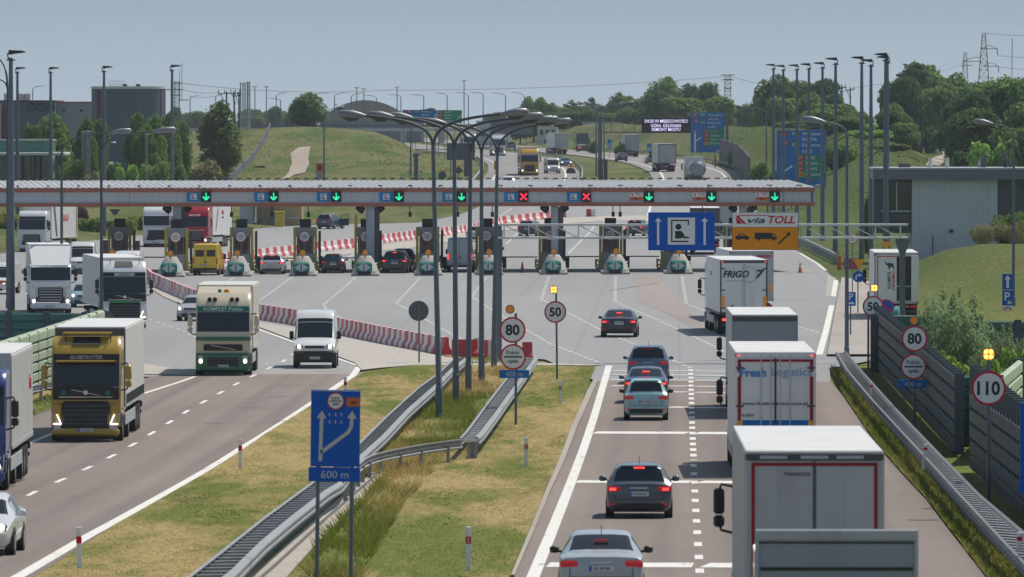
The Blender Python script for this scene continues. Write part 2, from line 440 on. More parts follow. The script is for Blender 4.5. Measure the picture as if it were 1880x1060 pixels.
def road_mat(name, a, bcol, streak=(.9,.006), patch=(.06,.012), joints=0.0, lanes=0.0):
    m = bpy.data.materials.new(name); m.use_nodes = True
    nt = m.node_tree; b = nt.nodes['Principled BSDF']
    pos = nt.nodes.new('ShaderNodeNewGeometry').outputs['Position']
    st = noise_fac(nt, mapping(nt, pos, (streak[0], streak[1], 0)), 1.0, .35, .68, 3, .55)
    pt = noise_fac(nt, mapping(nt, pos, (patch[0], patch[1], 0)), 1.0, .38, .66, 4, .6)
    gr = noise_fac(nt, mapping(nt, pos, (9,2.0,0)), 1.0, .25, .75, 3, .75)
    c = mixc(nt, st, a, bcol)
    h = nd(nt, 'ShaderNodeMath', operation='MULTIPLY'); h.inputs[1].default_value = .7; nt.links.new(pt, h.inputs[0])
    c = mixc(nt, h.outputs[0], c, tuple(x*.80 for x in a))
    h2 = nd(nt, 'ShaderNodeMath', operation='MULTIPLY'); h2.inputs[1].default_value = .28; nt.links.new(gr, h2.inputs[0])
    c = mixc(nt, h2.outputs[0], c, tuple(x*.72 for x in a))
    if lanes:       # rubber and oil worn into the wheel paths of each lane
        sp = nd(nt, 'ShaderNodeSeparateXYZ'); nt.links.new(pos, sp.inputs[0])
        ad = nd(nt, 'ShaderNodeMath', operation='ADD'); ad.inputs[1].default_value = 40-.5+19*3.8-.2*0; nt.links.new(sp.outputs['X'], ad.inputs[0])
        pp = nd(nt, 'ShaderNodeMath', operation='PINGPONG'); pp.inputs[1].default_value = 1.9; ad.inputs[1].default_value = 38-.5; nt.links.new(ad.outputs[0], pp.inputs[0])
        ds = nd(nt, 'ShaderNodeMath', operation='SUBTRACT'); ds.inputs[1].default_value = 1.0; nt.links.new(pp.outputs[0], ds.inputs[0])
        ab = nd(nt, 'ShaderNodeMath', operation='ABSOLUTE'); nt.links.new(ds.outputs[0], ab.inputs[0])
        wr = nd(nt, 'ShaderNodeMapRange'); wr.interpolation_type = 'SMOOTHSTEP'; wr.inputs[1].default_value = .05; wr.inputs[2].default_value = .5; wr.inputs[3].default_value = 1; wr.inputs[4].default_value = 0; nt.links.new(ab.outputs[0], wr.inputs[0])
        wn = noise_fac(nt, mapping(nt, pos, (1.2,.02,0)), 1.0, .25, .7, 4, .6)
        wm = nd(nt, 'ShaderNodeMath', operation='MULTIPLY'); nt.links.new(wr.outputs[0], wm.inputs[0]); nt.links.new(wn, wm.inputs[1])
        w2 = nd(nt, 'ShaderNodeMath', operation='MULTIPLY'); w2.inputs[1].default_value = lanes; nt.links.new(wm.outputs[0], w2.inputs[0])
        c = mixc(nt, w2.outputs[0], c, tuple(x*.62 for x in a))
        oil = noise_fac(nt, mapping(nt, pos, (1.6,.22,0)), 1.0, .66, .74, 3, .5)
        o2 = nd(nt, 'ShaderNodeMath', operation='MULTIPLY'); o2.inputs[1].default_value = .35; nt.links.new(oil, o2.inputs[0])
        c = mixc(nt, o2.outputs[0], c, tuple(x*.6 for x in a))
    if joints:      # saw-cut joints of concrete slabs
        br = nd(nt, 'ShaderNodeTexBrick', offset=0.0); br.inputs['Scale'].default_value = 1.0
        br.inputs['Color1'].default_value = br.inputs['Color2'].default_value = (1,1,1,1); br.inputs['Mortar'].default_value = (0,0,0,1)
        br.inputs['Mortar Size'].default_value = .03; br.inputs['Brick Width'].default_value = 5.2; br.inputs['Row Height'].default_value = 26.0
        nt.links.new(pos, br.inputs['Vector'])
        iv = nd(nt, 'ShaderNodeMath', operation='SUBTRACT'); iv.inputs[0].default_value = 1.0; nt.links.new(br.outputs['Color'], iv.inputs[1])
        jm = nd(nt, 'ShaderNodeMath', operation='MULTIPLY'); jm.inputs[1].default_value = joints; nt.links.new(iv.outputs[0], jm.inputs[0])
        c = mixc(nt, jm.outputs[0], c, tuple(x*.55 for x in a))
    nt.links.new(c, b.inputs['Base Color'])
    b.inputs['Roughness'].default_value = .82; b.inputs['Specular IOR Level'].default_value = .3
    return m

def worn_white(name, col=(.74,.72,.67), worn=(.33,.32,.31)):
    m = bpy.data.materials.new(name); m.use_nodes = True
    nt = m.node_tree; b = nt.nodes['Principled BSDF']
    pos = nt.nodes.new('ShaderNodeNewGeometry').outputs['Position']
    f = noise_fac(nt, mapping(nt, pos, (3.5,.35,0)), 1.0, .56, .74, 5, .7)
    nt.links.new(mixc(nt, f, col, worn), b.inputs['Base Color']); b.inputs['Roughness'].default_value = .7
    return m

M['grass'] = grass_mat('grass'); M['blades'] = grass_mat('grass_blades', True)
M['asphalt'] = road_mat('worn_asphalt', (.226,.185,.166), (.292,.242,.218), lanes=.55)
M['plaza'] = road_mat('grey_concrete_paving', (.305,.307,.31), (.345,.342,.335), (.35,.01), (.035,.006), .45)
M['farroad'] = road_mat('far_asphalt', (.27,.255,.25), (.31,.295,.285))
M['cobble'] = mat('granite_setts', (.50,.46,.41), .85, dirt=.26, scale=2.2, bump=.8, world=True)
M['paver'] = road_mat('beige_block_paving', (.40,.36,.32), (.43,.39,.35), (.5,.05), (.1,.03), .6)
M['dirt'] = road_mat('pale_dirt', (.36,.30,.235), (.46,.385,.31), (.2,.02), (.15,.02))
M['mark'] = worn_white('road_paint'); M['markw'] = worn_white('worn_road_paint', (.60,.59,.56), (.36,.355,.35))
M['drain'] = mat('drain_concrete', (.46,.41,.355), .9, dirt=.2, scale=.4, bump=.3, world=True)
M['tar'] = mat('tar_seam', (.10,.10,.10), .8, dirt=0)

# ------------------------------------------------------------------ terrain
def terrain():
    xs = [-1500,-1100,-800,-620,-500,-400,-330,-270,-220,-185,-160,-140] + [-125+2.5*i for i in range(0,101)] + [140,160,185,220,270,330,400,500,620,800,1100,1500]
    ys = [S*q for q in [60+8*i for i in range(0,103)] + [884+7*i for i in range(0,250)] + [2640+20*i for i in range(0,60)] + [3880+80*i for i in range(0,40)] + [7400,8200,9500,12000]]
    mb = MB(); n = len(xs)
    mb.v = [(x,y,terr(x,y)) for y in ys for x in xs]
    mb.f = [(j*n+i, j*n+i+1, (j+1)*n+i+1, (j+1)*n+i) for j in range(len(ys)-1) for i in range(n-1)]
    tag(mb.build('ground', M['grass'], smooth=60), kind='structure')
terrain()

def sheet_mesh(pts, dz, zf=None, step=None):
    """flat polygon of world points laid over the ground"""
    bm = bmesh.new()
    vs = [bm.verts.new((p[0], p[1], 0)) for p in pts]
    for t in tessellate_polygon([[Vector((p[0], p[1], 0)) for p in pts]]):
        try: bm.faces.new([vs[i] for i in t])
        except ValueError: pass
    y0, y1 = min(p[1] for p in pts), max(p[1] for p in pts)
    cuts = []
    y = y0
    while y < y1:
        y += step or (10 if (y < 308 or y > 826) else 60)
        if y < y1: cuts.append(y)
    for c in cuts:
        bmesh.ops.bisect_plane(bm, geom=bm.verts[:]+bm.edges[:]+bm.faces[:], plane_co=(0,c,0), plane_no=(0,1,0), dist=1e-5)
    if zf and step:
        x0, x1 = min(p[0] for p in pts), max(p[0] for p in pts); x = x0
        while x < x1:
            x += 3.0
            if x < x1: bmesh.ops.bisect_plane(bm, geom=bm.verts[:]+bm.edges[:]+bm.faces[:], plane_co=(x,0,0), plane_no=(1,0,0), dist=1e-5)
    for v in bm.verts: v.co.z = (zf(v.co.x, v.co.y) if zf else prof(v.co.y)) + dz
    bmesh.ops.recalc_face_normals(bm, faces=bm.faces)
    if bm.faces and sum(f.normal.z for f in bm.faces) < 0: bmesh.ops.reverse_faces(bm, faces=bm.faces)
    return bm
def sheet(name, px, dz, m, kind='structure', world=False, zf=None, step=None):
    pts = px if world else [G(*p) for p in px]
    bm = sheet_mesh(pts, dz, zf, step)
    me = bpy.data.meshes.new(name); bm.to_mesh(me); bm.free(); me.materials.append(m)
    return tag(link(name, me), kind=kind)

# grey concrete toll plaza; carriageways in front are brownish asphalt
sheet('toll_plaza', [(-1500,702),(-700,560),(-700,468),(0,466),(136,446),(260,431),(440,421),(540,415),(640,412),(770,409),(842,395),(872,383),
                     (896,372),(1193,372),(1384,372),(1392,398),(1440,447),(1466,462),(1507,490),(1536,515),(1600,560),(1600,662),(1550,672),(1524,676),
                     (1524,706),(1100,702),(1000,660),(700,640),(655,676),(640,692),(230,692),(-300,706)], 0.0, M['plaza'])
sheet('left_carriageway', [(-2600,1400),(-1200,1060),(-322,900),(59,763),(120,741),(258,697),(300,687.5),(640,687),(684,680),(480,797),(198,970),(60,1062),(-420,1400)], 0.006, M['asphalt'])
sheet('right_carriageway', [(1098,700),(1060,783),(1009,907),(945,1060),(800,1410),(2020,1410),(1809,1060),(1700,918),(1595,797),(1548,728),(1526,701)], 0.006, M['asphalt'])
sheet('sidewalk', [(1545,512),(1600,520),(1600,655),(1519,655),(1530,590)], .12, M['paver'])
def ribbon_pts(cf, w0, w1, ys): return [(cf(y)+w0, y) for y in ys] + [(cf(y)+w1, y) for y in reversed(ys)]
def ribbon(name, cf, w0, w1, ys, dz, m, kind='structure'):
    mb = MB(); n = len(ys)
    for y in ys:
        c = cf(y); mb.v += [(c+w0, y, prof(y)+dz), (c+w1, y, prof(y)+dz)]
    mb.f = [(2*i, 2*i+1, 2*i+3, 2*i+2) for i in range(n-1)]
    return tag(mb.build(name, m), kind=kind)
YR = [S*(1405+15*i) for i in range(0,160)]
ribbon('far_right_carriageway', xr, -6.2, 6.6, YR, .03, M['farroad'])
ribbon('far_left_carriageway', xl, -6.6, 6.6, YR, .03, M['farroad'])

# pale sett paving and kerb edges round the plaza
sheet('cobble_apron', [(262,514),(272,522),(356,558),(470,592),(560,606),(700,634),(836,660),(905,664),(980,668),(1112,671),(1085,673),(985,672),(850,672),(760,672),(700,677),
                       (664,681),(652,668),(600,648),(540,626),(470,600),(352,568),(300,546),(258,518)], .045, M['cobble'])
sheet('cobble_strip', [(258,668),(360,684),(358,690),(258,688)], .03, M['cobble'])
sheet('cobble_strip', [(398,490),(405,486),(470,479),(660,456),(772,441),(920,412),(1010,402),(1120,397),(1190,396),(1188,404),(1090,408),(1000,414),(925,424),(780,453),(560,476),(430,493)], .03, M['cobble'])

# ------------------------------------------------------------------ painted lines
def line(px, w, m='mark', dash=None, dz=.014, world=False, name='lane_marking'):
    pts = [Vector(p) for p in px] if world else [G(*p) for p in px]
    mb = MB(); per = dash[0]+dash[1] if dash else None
    s0 = 0.0
    for a, b in zip(pts, pts[1:]):
        L = (b-a).length; t = (b-a)/L; n = Vector((t.y, -t.x, 0)).normalized()*w/2
        if dash:
            segs = []; s = -(s0 % per)
            while s < L:
                u, v = max(0,s), min(L, s+dash[0])
                if v > u: segs.append((u,v))
                s += per
        else:
            k = max(1, int(L/12)); segs = [(L*i/k, L*(i+1)/k) for i in range(k)]
        for u, v in segs:
            p, q = a+t*u, a+t*v
            vs = [p-n, p+n, q+n, q-n]
            mb.quad(*[(c.x, c.y, prof(c.y)+dz) for c in vs])
        s0 += L
    return tag(mb.build(name, M[m]), kind='structure')
line([(1118,672),(1092.5,760),(1062,850),(978,1062),(850,1390)], .30)                    # left edge of the right carriageway
line([(1268,679),(1269.5,740),(1271,790),(1273.5,846)], .22, dash=(2.6,2.9))
line([(1273.5,853),(1276,915),(1284,1040),(1297,1250)], .20, dash=(2.6,5.3))
for y0, xa, xb, xc, xd, w in ((795,1092,1262,1278,1392,2.3),(885,1058,1268,1284,1400,2.3),(1038,1006,1272,1294,1420,2.6),
                              (748,1228,1262,1280,1340,1.2),(720,1228,1262,1276,1335,1.1),(709,1122,1262,1276,1335,1.1),(698,1122,1262,1276,1335,1.1),
                              (689,1124,1262,1276,1335,1.1),(681,1124,1262,1276,1335,1.1)):
    line([(xa,y0),(xb,y0+.6)], w, 'mark' if y0 > 740 else 'markw'); line([(xc,y0+.8),(xd,y0+1.5)], w, 'mark' if y0 > 740 else 'markw')
line([(684,676),(655,671),(600,652),(540,629),(468,603),(352,571)], .2, 'mark')
line([(660,674),(648,690),(440,826),(160,986),(30,1062),(-500,1380)], .32)                # right edge of the left carriageway
line([(258,725),(330,702),(358,692)], .2); line([(-60,862),(60,812),(258,725)], .2)
line([(560,637),(520,664),(437,704),(346,754),(214,834),(66,903),(-120,1000)], .16, dash=(4,7.5))
line([(262,583),(330,606),(402,640),(500,672)], .14, 'markw', dash=(2.4,3.0))
# guide lines fanning out of the toll lanes
for p in ([(537,509),(505,532),(470,557)], [(653,509),(622,537),(594,560),(602,573),(640,590)], [(771,511),(744,540),(727,557),(768,580),(836,618),(850,624)],
          [(893,510),(866,545),(905,571),(1010,632),(1112,671)], [(1008,508),(994,550),(1110,610),(1268,676)],
          [(1130,508),(1129,554),(1260,612),(1420,690)], [(1252,508),(1260,558),(1300,574),(1400,606)], [(1405,580),(1440,593),(1502,611)],
          [(430,510),(380,540)]):
    line(p, .22, 'markw', dash=(1.8,1.6), dz=.012)
for p in ([(960,415),(930,448)],[(1093,411),(1043,466)],[(660,462),(640,473)],[(760,452),(742,466)],[(1000,383),(975,402)],[(940,383),(915,399)],[(480,444),(580,434)],[(860,415),(900,404)]):
    line(p, .15, 'markw', dz=.012)
line([(1194,379),(1187,405)], .3, 'mark')
line([(1535,515),(1530,545)], .32); line([(1527,561),(1516,610),(1504,652)], .34); line([(1468,465),(1500,484),(1516,497)], .25)
tag(MB().quad(*[(p.x,p.y,prof(p.y)+.01) for p in (G(1520,505),G(1536,512),G(1530,545),G(1515,545))]).build('gutter', M['kerb']), kind='structure')
for cf, o, w, d in ((xr,-4.6,.3,None),(xr,4.0,.25,None),(xr,-.4,.18,(4,8)),(xl,-5.2,.25,None),(xl,4.6,.3,None),(xl,-.3,.18,(4,8))):
    line([(cf(y)+o, y, 0) for y in YR], w, 'mark', dash=d, dz=.05, world=True)
# tar seams and joints across the paving
for p in ([(1490,553),(1400,549),(1285,545)],[(1100,689),(1330,692)],[(1120,534),(1210,520)],[(1340,533),(1420,536)]):
    line(p, .10, 'tar', dz=.016, name='tar_seam')
for p, w in (([(505,774),(560,773)],.5),([(1674,956),(1722,955)],.7),([(600,905),(618,904)],.4),([(-10,985),(40,984)],.4)):
    line(p, w, 'tar', dz=.016, name='tar_seam')
stain = [(1165,508),(1210,508),(1290,598),(1296,618),(1225,575),(1172,555)]
M['stain'] = road_mat('rusty_stained_concrete', (.335,.285,.26), (.345,.31,.295), (.3,.02), (.05,.01))
sheet('road_stain', stain, .008, M['stain'])

# ------------------------------------------------------------------ central reservation
def med_z(x, y):
    return prof(y)+.05
MEDIAN = [(672,683),(760,672.5),(905,672),(1094,675),(1082,702),(1050,783),(1000,905),(935,1060),(790,1410),(-400,1410),(66,1062),(204,970),(486,799),(600,728)]
sheet('median_grass', MEDIAN, .05, M['grass'])
sheet('drain_channel', [(400,1110),(466,1060),(560,975),(640,905),(683,873),(711,872),(690,893),(640,945),(585,1000),(530,1062),(490,1110)], .085, M['drain'])
line([(430,1110),(500,1050),(600,957),(690,878)], .10, 'tar', dz=.10, name='drain_joint')
sheet('dirt_verge', [(1098,700),(1060,783),(1009,907),(945,1060),(938,1060),(1001,905),(1050,783),(1078,720),(1090,698)], .056, M['paver'])
def inpoly(x, y, P):
    c = False; j = len(P)-1
    for i in range(len(P)):
        if (P[i][1] > y) != (P[j][1] > y) and x < (P[j][0]-P[i][0])*(y-P[i][1])/(P[j][1]-P[i][1])+P[i][0]: c = not c
        j = i
    return c
def blades(name, px, n, hmin, hmax, dz, seed, tall=None, w=.035):
    rnd = random.Random(seed)
    P = [G(*p) for p in px]; x0, x1 = min(p.x for p in P), max(p.x for p in P); y0, y1 = min(p.y for p in P), max(p.y for p in P)
    drain = [G(*p) for p in [(400,1110),(466,1060),(560,975),(640,905),(683,873),(711,872),(690,893),(640,945),(585,1000),(530,1062),(490,1110)]]
    T = [[G(*p) for p in t] for t in (tall or [])]
    v = []; f = []; k = 0
    while k < n:
        x, y = rnd.uniform(x0,x1), y0+(y1-y0)*rnd.random()**1.25
        if not inpoly(x, y, P) or inpoly(x, y, drain): continue
        k += 1
        q = .5+.5*noise.noise(Vector((x*.6, y*.09, seed)))+.15*noise.noise(Vector((x*2.5, y*.5, seed)))
        h = hmin+(hmax-hmin)*q*q*rnd.uniform(.3,1)
        hi = any(inpoly(x, y, t) for t in T)
        if hi:
            if q < .38 + .2*rnd.random(): continue
            h = rnd.uniform(.14,.46)*(.4+.7*q)
        elif q < .35 and rnd.random() < .5: continue
        a = rnd.uniform(0, PI); ww = w*rnd.uniform(.5,1.2)*(.6 if hi else 1)
        lx, ly = rnd.uniform(-1,1)*h, rnd.uniform(-1.3,.3)*h
        z = prof(y)+dz; i = len(v)
        v += [(x-math.cos(a)*ww, y-math.sin(a)*ww, z), (x+math.cos(a)*ww, y+math.sin(a)*ww, z), (x+lx, y+ly, z+h)]
        f.append((i,i+1,i+2))
    me = bpy.data.meshes.new(name); me.from_pydata(v, [], f); me.materials.append(M['blades'])
    return tag(link(name, me), kind='stuff')
blades('grass_tufts', [(690,690),(905,676),(1088,678),(1072,702),(1043,783),(992,905),(925,1062),(840,1250),(-100,1250),(80,1068),(215,972),(498,800),(612,729)], 26000, .02, .10, .04, 3,
       tall=[[(655,842),(705,806),(800,713),(850,668),(965,662),(925,735),(880,797),(800,815),(700,832)],
             [(560,1060),(640,960),(720,880),(800,835),(830,830),(790,880),(740,930),(700,1000),(680,1062)]])
VERGE_R = [(1526,676),(1536,680),(1556,684),(1600,740),(1640,790),(1700,850),(1780,925),(1900,1030),(2010,1130),(2200,1330),(1990,1330),(1812,1060),(1702,918),(1597,797),(1550,728)]
sheet('verge_grass', VERGE_R, .04, M['grass'])
blades('tall_grass', [(560,1062),(655,842),(705,806),(800,713),(850,668),(965,662),(925,735),(880,797),(860,812),(830,830),(790,880),(740,930),(700,1000),(660,1075)], 20000, .25, .6, .04, 4, tall=[[(655,842),(705,806),(800,713),(850,668),(965,662),(925,735),(880,797),(800,815),(700,832)],
             [(560,1060),(640,960),(720,880),(800,835),(830,830),(790,880),(740,930),(700,1000),(680,1062)]], w=.03)
blades('verge_tufts', VERGE_R, 15000, .12, .5, .03, 5)
blades('verge_tufts', [(1770,800),(1640,690),(1600,640),(1640,640),(1900,660),(1900,760),(1872,800),(1800,752),(1752,700)], 9000, .3, 1.0, .0, 8, w=.05)
blades('verge_tufts', [(60,764),(118,742),(256,698),(256,686),(200,700),(60,735),(-200,830),(-200,870)], 3500, .1, .4, .0, 6)
sheet('verge_grass', [(60,764),(118,742),(256,698),(256,686),(200,700),(60,735),(-200,830),(-200,870)], .03, M['grass'])
# pale dirt tracks on the far slopes
def track(px, D0, D1):
    ys = [p[1] for p in px]; y0, y1 = min(ys), max(ys)
    pts = []
    for x, y in px:              # walk along the sight line to the real ground
        lo = D0
        hit = None
        d = D0
        while d < D1:
            p = P3(x, y, d)
            if p.z <= terr(p.x, p.y)+.05: hit = p; break
            d += 2
        pts.append(hit or P3(x, y, D1))
    return pts
t1 = track([(516,330),(530,318),(536,300),(533,283),(548,272),(570,270),(566,290),(568,302),(560,318),(540,322),(528,330)], 980, 1610)
sheet('dirt_track', t1, .10, M['dirt'], world=True, zf=terr, step=6)
t2 = track([(1700,306),(1712,292),(1732,284),(1728,275),(1700,268),(1702,264),(1736,270),(1746,282),(1734,292),(1724,306)], 980, 1820)
sheet('dirt_track', t2, .12, M['dirt'], world=True, zf=terr, step=6)

def slope_tufts(name, n, seed, boxes):
    """rough tufts on the far slopes"""
    rnd = random.Random(seed); v = []; f = []; k = 0
    while k < n:
        x0,x1,y0,y1 = rnd.choice(boxes); x, y = rnd.uniform(x0,x1), S*rnd.uniform(y0,y1)
        Y = y/S; right = pl(REDGE,Y) if Y < 1400 else xr(y)+8.5; left = pl(LEDGE,Y) if Y < 1400 else xl(y)-9
        if left < x < right+1: continue
        k += 1; q = .5+.5*noise.noise(Vector((x*.12, y*.03, seed))); h = .05+.34*q*q*rnd.random(); a = rnd.uniform(0,PI); w_ = .05+.13*rnd.random()
        z = terr(x,y)-.03; i = len(v); lx = rnd.uniform(-.3,.3)*h
        v += [(x-math.cos(a)*w_,y-math.sin(a)*w_,z),(x+math.cos(a)*w_,y+math.sin(a)*w_,z),(x+lx+.05,y,z+h)]; f.append((i,i+1,i+2))
    me = bpy.data.meshes.new(name); me.from_pydata(v,[],f); me.materials.append(M['blades']); tag(link(name,me), kind='stuff')
slope_tufts('rough_grass', 70000, 21, [(-130,-24,1400,2300),(-130,-24,1400,1900),(9,55,1000,2100),(9,40,1300,2400),(-60,30,2200,3000)])
# ------------------------------------------------------------------ guard rails
WB = [(0,.44),(.09,.50),(.09,.56),(.01,.60),(.09,.64),(.09,.70),(.03,.765),(-.06,.77),(-.06,.745),(.05,.705),(.05,.655),(-.025,.62),(.05,.585),(.05,.545),(-.025,.50)]
def beam(name, parent, pts, side, m='rail'):
    """W-section beam along ground points, its face to the side given"""
    mb = MB(); n = len(WB)
    for i, p in enumerate(pts):
        t = (pts[min(i+1,len(pts)-1)]-pts[max(i-1,0)]); t.z = 0; t.normalize()
        nrm = Vector((t.y,-t.x,0))*side
        mb.v += [tuple(p+nrm*u+Vector((0,0,z))) for u, z in WB]
    for i in range(len(pts)-1):
        for j in range(n):
            k = (j+1)%n; mb.f.append((i*n+j, i*n+k, (i+1)*n+k, (i+1)*n+j))
    mb.f += [tuple(range(n)), tuple(range((len(pts)-1)*n, len(pts)*n))]
    return mb.build(name, M[m], parent)
def resample(pts, step):
    out = [pts[0]]; acc = 0.0
    for a, b in zip(pts, pts[1:]):
        L = (b-a).length; s = step-acc
        while s <= L: out.append(a+(b-a)*(s/L)); s += step
        acc = (acc+L) % step
    return out
def guard_rail(label, left, right=None, step=1.75, zr=.70, m='rail'):
    """single or double rail; px points on the rail tops"""
    A = [G(x,y,zr) for x,y in left]
    for p in A: p.z -= zr
    o = A[0].copy(); t = thing('guard_rail', label, 'guard rail', o)
    loc = lambda q: q-o
    beam('rail_beam', t, [loc(p) for p in resample(A, 3.0)], -1, m)
    B = None
    if right:
        B = [G(x,y,zr) for x,y in right]
        for p in B: p.z -= zr
        beam('rail_beam', t, [loc(p) for p in resample(B, 3.0)], 1, m)
        L = sum((b-a).length for a,b in zip(A,A[1:])); n = int(L/step)
        def at(P, f):
            d = [0]; 
            for a,b in zip(P,P[1:]): d.append(d[-1]+(b-a).length)
            s = f*d[-1]
            for i in range(len(P)-1):
                if s <= d[i+1]+1e-6: return P[i]+(P[i+1]-P[i])*((s-d[i])/max(1e-6,d[i+1]-d[i]))
            return P[-1]
        rest = MB()
        for i in range(n+1):
            a, b = loc(at(A, i/n)), loc(at(B, i/n))
            mb = MB() if i < 96 else rest; z = Vector((0,0,.66)); mb.bar(a+z, b+z, .16, .10)
            mb.bar((a+b)/2+Vector((0,0,-.1)), (a+b)/2+Vector((0,0,.66)), .10)
            if i < 96: mb.build('spacer_post', M['spacer'], t)
        if rest.v: tag(rest.build('spacer_posts_far', M['spacer'], t), kind='stuff')
    else:
        for p in resample(A, 4.0)[1:]:
            q = loc(p); MB().bar(q+Vector((0,0,-.2)), q+Vector((0,0,.62)), .12).build('post', M['rail'], t)
    return t
guard_rail('long double steel guard rail running up the grass central reservation, left of the lamp posts',
    [(330,1077),(400,1023),(485,955),(575,889),(657,820),(710,767),(770,713),(804,689),(829,665),(846,656)],
    [(400,1076),(428,1054),(482,1000),(536,955),(601,904),(626,890),(640,868),(665,839),(705,803),(750,755),(801,710),(826,684),(852,663),(864,656)])
guard_rail('shorter double steel guard rail branching off to the right of the lamp posts',
    [(845,808),(858,794),(901,735),(932,695),(966,658)], [(875,806),(884,798),(914,758),(930,735),(957,698),(985,657)])
guard_rail('single curved steel beam joining the two median guard rails below the lamp posts',
    [(628,889),(640,872),(657,857),(671,844),(699,834),(740,826),(790,817),(840,811),(875,806)])
guard_rail('double steel guard rail along the right verge in front of the noise barrier',
    [(1536,649),(1554,680),(1602,737),(1623,760),(1683,825),(1768,918),(1853,1009),(1905,1064),(1990,1150)],
    [(1551,648),(1580,683),(1628,737),(1649,760),(1711,825),(1796,913),(1878,983),(1960,1052),(2080,1160)], m='raildark')
guard_rail('steel guard rail at the foot of the light green noise barrier on the left', [(-60,738),(57,712),(100,702),(188,683),(255,668)])
guard_rail('steel guard rail leading to the right edge of the toll exit, beside the lawn', [(1538,468),(1510,455),(1490,445),(1466,436),(1448,428)])

def far_rail(label, cf, off, y0, y1):
    pts = [Vector((cf(S*y)+off, S*y, prof(S*y))) for y in range(y0, y1, 12)]
    t = thing('guard_rail', label, 'guard rail', pts[0])
    beam('rail_beam', t, [p-pts[0] for p in pts], 1)
    mb = [MB().bar(p-pts[0]+Vector((0,0,-.2)), p-pts[0]+Vector((0,0,.62)), .14).build('post', M['rail'], t) for p in pts[::3]]
    return t
far_rail('far guard rail along the right edge of the curving road under the embankment', xr, 7.2, 1410, 2500)
far_rail('far guard rail on the inner edge of the far oncoming road', xl, 6.9, 1560, 2500)
far_rail('far guard rail on the outer left bend of the oncoming road below the grassy mound', xl, -7.4, 1480, 2000)

# ------------------------------------------------------------------ delineator posts
def delineator(px, py, h, label, z0=0.0, lean=0.0, rear=False):
    p = G(px, py) if z0 == 0 else G(px, py, z0)
    o = thing('delineator_post', label, 'marker post', p, 0, 'red banded marker posts')
    w = .12; b = .62*h; c = .78*h
    MB().box(0,0,(b-.3)/2, w,.07,b+.3,.015).build('post', M['signwhite'], o)
    MB().box(0,0,(b+c)/2, w+.006,.076,c-b,.015).build('red_band', M['signred'], o)
    mb = MB().box(0,.0,(c+h)/2, w,.07,h-c,.015); mb.build('cap', M['signwhite'], o)
    if rear: MB().box(0,-.040,(b+c)/2, .035,.006,(c-b)*.8).build('reflector', M['signgrey'], o)
    o.rotation_euler = (0, lean, 0)
    return o
delineator(146,1047,1.0,'white and red marker post at the bottom left edge of the grass', lean=-.02)
delineator(441,862,.98,'white and red marker post half way up the left edge of the grass')
delineator(634,735,.98,'white and red marker post behind the blue lane sign')
delineator(860,1051,1.05,'white and red marker post nearest the camera on the right side of the grass', rear=True)
delineator(966,860,1.0,'white and red marker post between the grass and the right carriageway, middle of three', rear=True)
delineator(1029,743,.95,'white and red marker post at the foot of the left 50 sign', rear=True)
for x, y, l in ((1598,726,'farthest'),(1697,845,'middle'),(1869,1018,'nearest')):
    delineator(x, y, .5, f'short red topped marker on the right guard rail, {l} of three', z0=.66, lean=.1)

# ------------------------------------------------------------------ noise barriers
def noise_wall(label, pts, h, m, mod, ridge=.06, n=5, hs=None, cap=False):
    """panels between posts along ground points, each panel with horizontal ridges"""
    o = Vector(pts[0]); t = thing('noise_barrier', label, 'noise barrier', o)
    P = resample([Vector(p) for p in pts], mod)
    if (P[-1]-Vector(pts[-1])).length > .3: P.append(Vector(pts[-1]))
    for i, (a, b) in enumerate(zip(P, P[1:])):
        d = (b-a); L = d.length; d.normalize(); nn = Vector((d.y,-d.x,0))
        mb = MB(); prf = []
        hh = h
        for k in range(n):
            z0, z1 = hh*k/n, hh*(k+1)/n; e = (z1-z0)*.16
            prf += [(-ridge*.2, z0), (ridge, z0+e), (ridge, z1-e), (-ridge*.2, z1)]
        if cap: prf = prf[:-1]+[(ridge*.9,hh-.02),(ridge*.2,hh+.05)]
        out = prf + [(-u-.10, z) for u, z in prf[::-1]]
        m_ = len(out)
        e_ = .07 if not cap else .16
        A = a-o+d*e_; B = b-o-d*e_
        mb.v = [tuple(A+nn*u+Vector((0,0,z))) for u,z in out] + [tuple(B+nn*u+Vector((0,0,z))) for u,z in out]
        mb.f = [(j, m_+j, m_+(j+1)%m_, (j+1)%m_) for j in range(m_)] + [tuple(range(m_)), tuple(range(m_, 2*m_))]
        mb.build('panel', m, t)
    for p in P:
        q = p-o; MB().box(q.x,q.y,h/2+.03,.20+ridge*2,.20,h+.06).build('post', M['poledark'], t)
    return t
def kg(x, k): return Vector(((x-VX)/k, F/k, prof(F/k)-.02))
noise_wall('light green sunlit noise barrier beside the left carriageway', [kg(1248-27.4*38.9, 38.9), kg(1248-27.4*53, 53)], 2.5, M['noisegreen'], 5.0, .14, 6, cap=True)
noise_wall('dark green noise barrier running left behind the light green one', [kg(-400, 38.6), kg(160, 38.9)], 2.4, M['noisedark'], 1.86, .05, 6)
noise_wall('dark grey noise barrier on the right verge with the 80 sign in front, farther section', [Vector((9.5,F/54,prof(F/54))), Vector((9.2,F/39.2,0))], 2.72, M['noisegrey'], 1.95, .07, 5)
noise_wall('dark grey noise barrier nearest the camera on the right verge, behind the 110 sign', [Vector((9.6,F/92,prof(F/92)-.3)), Vector((9.5,F/57,prof(F/57)))], 2.5, M['noisegrey'], 1.95, .07, 5)
noise_wall('teal green noise barrier across the verge behind the leafy bush', [kg(1604,40.2), kg(1742,40.2)], 2.62, M['noisedark'], 2.9, .05, 7)
